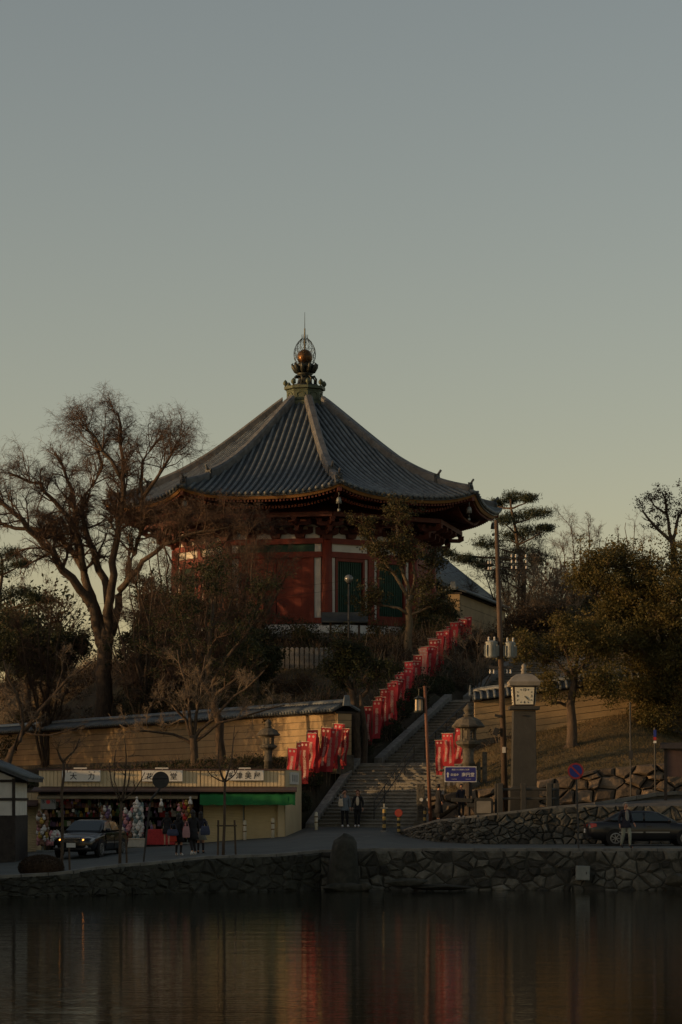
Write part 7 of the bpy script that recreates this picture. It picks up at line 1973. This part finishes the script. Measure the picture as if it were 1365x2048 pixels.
street_tree('young bare street tree at the left, in front of the black sedan', 124, 89.3, 1520, [(122, 1480, .05), (160, 1478, .045), (135, 1545, .03)], 91, (140,))
street_tree('young bare street tree left of the round sign, with several upright branches', 240, 91.0, 1600, [(220, 1525, .04), (250, 1478, .05), (262, 1530, .04), (290, 1545, .035), (232, 1500, .03)], 92, (254,))
street_tree('young bare street tree tied to two stakes in front of the closed shutters', 447, 93.8, 1560, [(440, 1470, .05), (415, 1540, .03), (470, 1450, .04), (480, 1530, .03)], 93, (436, 472))
# dry grass on the sunny slope and leaf litter on the hill
def scatter(name, lab, n, xr, yr, test, size, mt, aspect):
    X = nrng.uniform(*xr, n); Y = nrng.uniform(*yr, n); k = test(X, Y); X, Y = X[k], Y[k]
    Z = hill(np.stack([X, Y], 1)); c = np.stack([X, Y, Z + size * .35], 1)
    o = link_mesh(name, leaves_mesh(name, c, size, M[mt], aspect, updir=np.array([0, 0, 1.0]))); tag(o, lab, 'grass', kind='stuff')
scatter('dry_grass', 'short dry winter grass on the slope right of the clock tower', 60000, (4.5, 22), (113.5, 127), lambda X, Y: (Y < 122.4 + (X - 6.25) * .02 - .4) & (X > 4.6 + (Y > 116) * 1.5), .13, 'drygrass', .12)
scatter('hill_grass', 'brown grass and litter on the hillside above the left wall', 60000, (-24, 1), (121, 156), lambda X, Y: ((X - .17) * .885 + (Y - 120) * .465) > .6, .22, 'drygrass', .12)
scatter('bank_grass', 'green-brown weeds on the bank behind the shops below the left wall', 25000, (-16, -1.5), (117, 138), lambda X, Y: ((X - .17) * .885 + (Y - 120) * .465) < -.5, .2, 'leaf_olive', .15)
# tangled undergrowth: clumps of leaves and brittle stems nobody could count
def undergrowth(name, lab, n_c, xr, yr, test, hmax, leafm, seed):
    rr = np.random.default_rng(seed); X = rr.uniform(*xr, n_c); Y = rr.uniform(*yr, n_c); k = test(X, Y); X, Y = X[k], Y[k]
    Z = hill(np.stack([X, Y], 1)); c = np.stack([X, Y, Z], 1); n_c = len(c); H = rr.uniform(.3, 1, n_c) ** 1.6 * hmax
    i = rr.integers(0, n_c, n_c * 55); p = c[i] + np.stack([rr.normal(0, .32, len(i)), rr.normal(0, .32, len(i)), rr.uniform(.0, 1, len(i)) * H[i]], 1)
    o = link_mesh(name, leaves_mesh(name, p, .13, M[leafm], .45)); tag(o, lab, 'undergrowth', kind='stuff')
    j = np.repeat(np.arange(n_c), 9); a = c[j] + rr.normal(0, .12, (len(j), 3)) * [1, 1, 0]; b_ = c[j] + np.stack([rr.normal(0, .5, len(j)), rr.normal(0, .5, len(j)), H[j] * rr.uniform(.6, 1.5, len(j))], 1)
    link_mesh('undergrowth_stems', segs_mesh('undergrowth_stems', a, b_, np.full(len(j), .013), np.full(len(j), .004), 3, M['twig_pale' if seed % 2 else 'twig']), o)
def free(X, Y):
    s_ = (X - S0.x) * SD.x + (Y - S0.y) * SD.y; of_ = (X - S0.x) * SR.x + (Y - S0.y) * SR.y
    return ~((of_ > -1.0) & (of_ < 4.6) & (s_ < 36)) & ((X - TC.x) ** 2 + (Y - TC.y) ** 2 > 10.6 ** 2) & ~((X > -5.5) & (X < .8) & (Y > 131) & (Y < 143))
behind = lambda X, Y: ((X - .17) * .885 + (Y - 120) * .465 > .9) & free(X, Y)
undergrowth('undergrowth', 'brown winter undergrowth over the slope between the left wall and the temple', 950, (-24, 8), (121, 153), behind, 1.3, 'leaf_brown', 401)
undergrowth('undergrowth', 'dark green undergrowth over the slope between the left wall and the temple', 950, (-24, 8), (121, 153), behind, 1.5, 'leaf_dark', 402)
undergrowth('undergrowth', 'brown undergrowth on the slope behind the great bare tree', 1300, (-42, -12), (146, 190), behind, 1.5, 'leaf_brown', 405)
undergrowth('undergrowth', 'mixed undergrowth behind the right plastered wall', 900, (7, 40), (126, 190), lambda X, Y: (Y > 122.4 + (X - 6.25) * .02 + 1.0) & free(X, Y) & (X > 7), 1.5, 'leaf_olive', 403)
undergrowth('undergrowth', 'dark undergrowth along the bank below the left wall', 260, (-16, -2.2), (117, 121), lambda X, Y: ((X - .17) * .885 + (Y - 120) * .465) < -.7, .6, 'leaf_dark', 404)
# distant woods closing the view; unseen shade woods added at the left
def wood(lab, x0, x1, d0, d1, n_t, h0, h1, seed, leafm, dens=700):
    rr = np.random.default_rng(seed); A = []; B = []; RA = []; RB = []; L = []
    for k in range(n_t):
        x, d = rr.uniform(x0, x1), rr.uniform(d0, d1); z = hill_z(x, d) if d > 117 else .8; H = rr.uniform(h0, h1)
        for j in range(26):
            a_ = rr.uniform(0, 6.28); q = np.array([math.cos(a_), math.sin(a_), 0]) * rr.uniform(.05, .32) * H
            p0 = np.array([x, d, z]) + np.array([0, 0, H * rr.uniform(.15, .6)]); p1 = p0 + q + np.array([0, 0, H * rr.uniform(.15, .4)])
            A.append(p0); B.append(p1); RA.append(.08); RB.append(.015)
            for m_ in range(5):
                p2 = p1 + rr.normal(0, .10 * H, 3); A.append(p0 * .4 + p1 * .6); B.append(p2); RA.append(.03); RB.append(.008); L.append(p2)
        A.append(np.array([x, d, z - .3])); B.append(np.array([x, d, z + H * .7])); RA.append(.22); RB.append(.08)
    L = np.array(L); i = rr.integers(0, len(L), n_t * dens)
    V = L[i] + rr.normal(0, .5, (len(i), 3))
    o = link_mesh('woodland', leaves_mesh('woodland', V, .36, M[leafm], .5)); tag(o, lab, 'woodland', kind='stuff')
    o2 = link_mesh('woodland_branches', segs_mesh('woodland_branches', A, B, RA, RB, 3, M['twig']), o)
wood('distant dark trees behind the temple precinct on the left', -62, -20, 196, 250, 26, 6, 10, 301, 'leaf_dark')
wood('distant trees behind the precinct on the right', 14, 75, 200, 250, 30, 7, 11, 302, 'leaf_brown')
wood('unseen trees added beyond the left edge to shade the hall front and left wall', -48, -23, 118, 158, 38, 11, 15, 303, 'leaf_dark', 1800)  # unseen trees added and sized to shade the hall door and left wall
wood('unseen trees added on the west bank beyond the left edge to shade the road', -44, -32, 62, 93, 26, 7, 10, 304, 'leaf_dark', 1500)  # unseen trees added to hold low sun off the road and bank
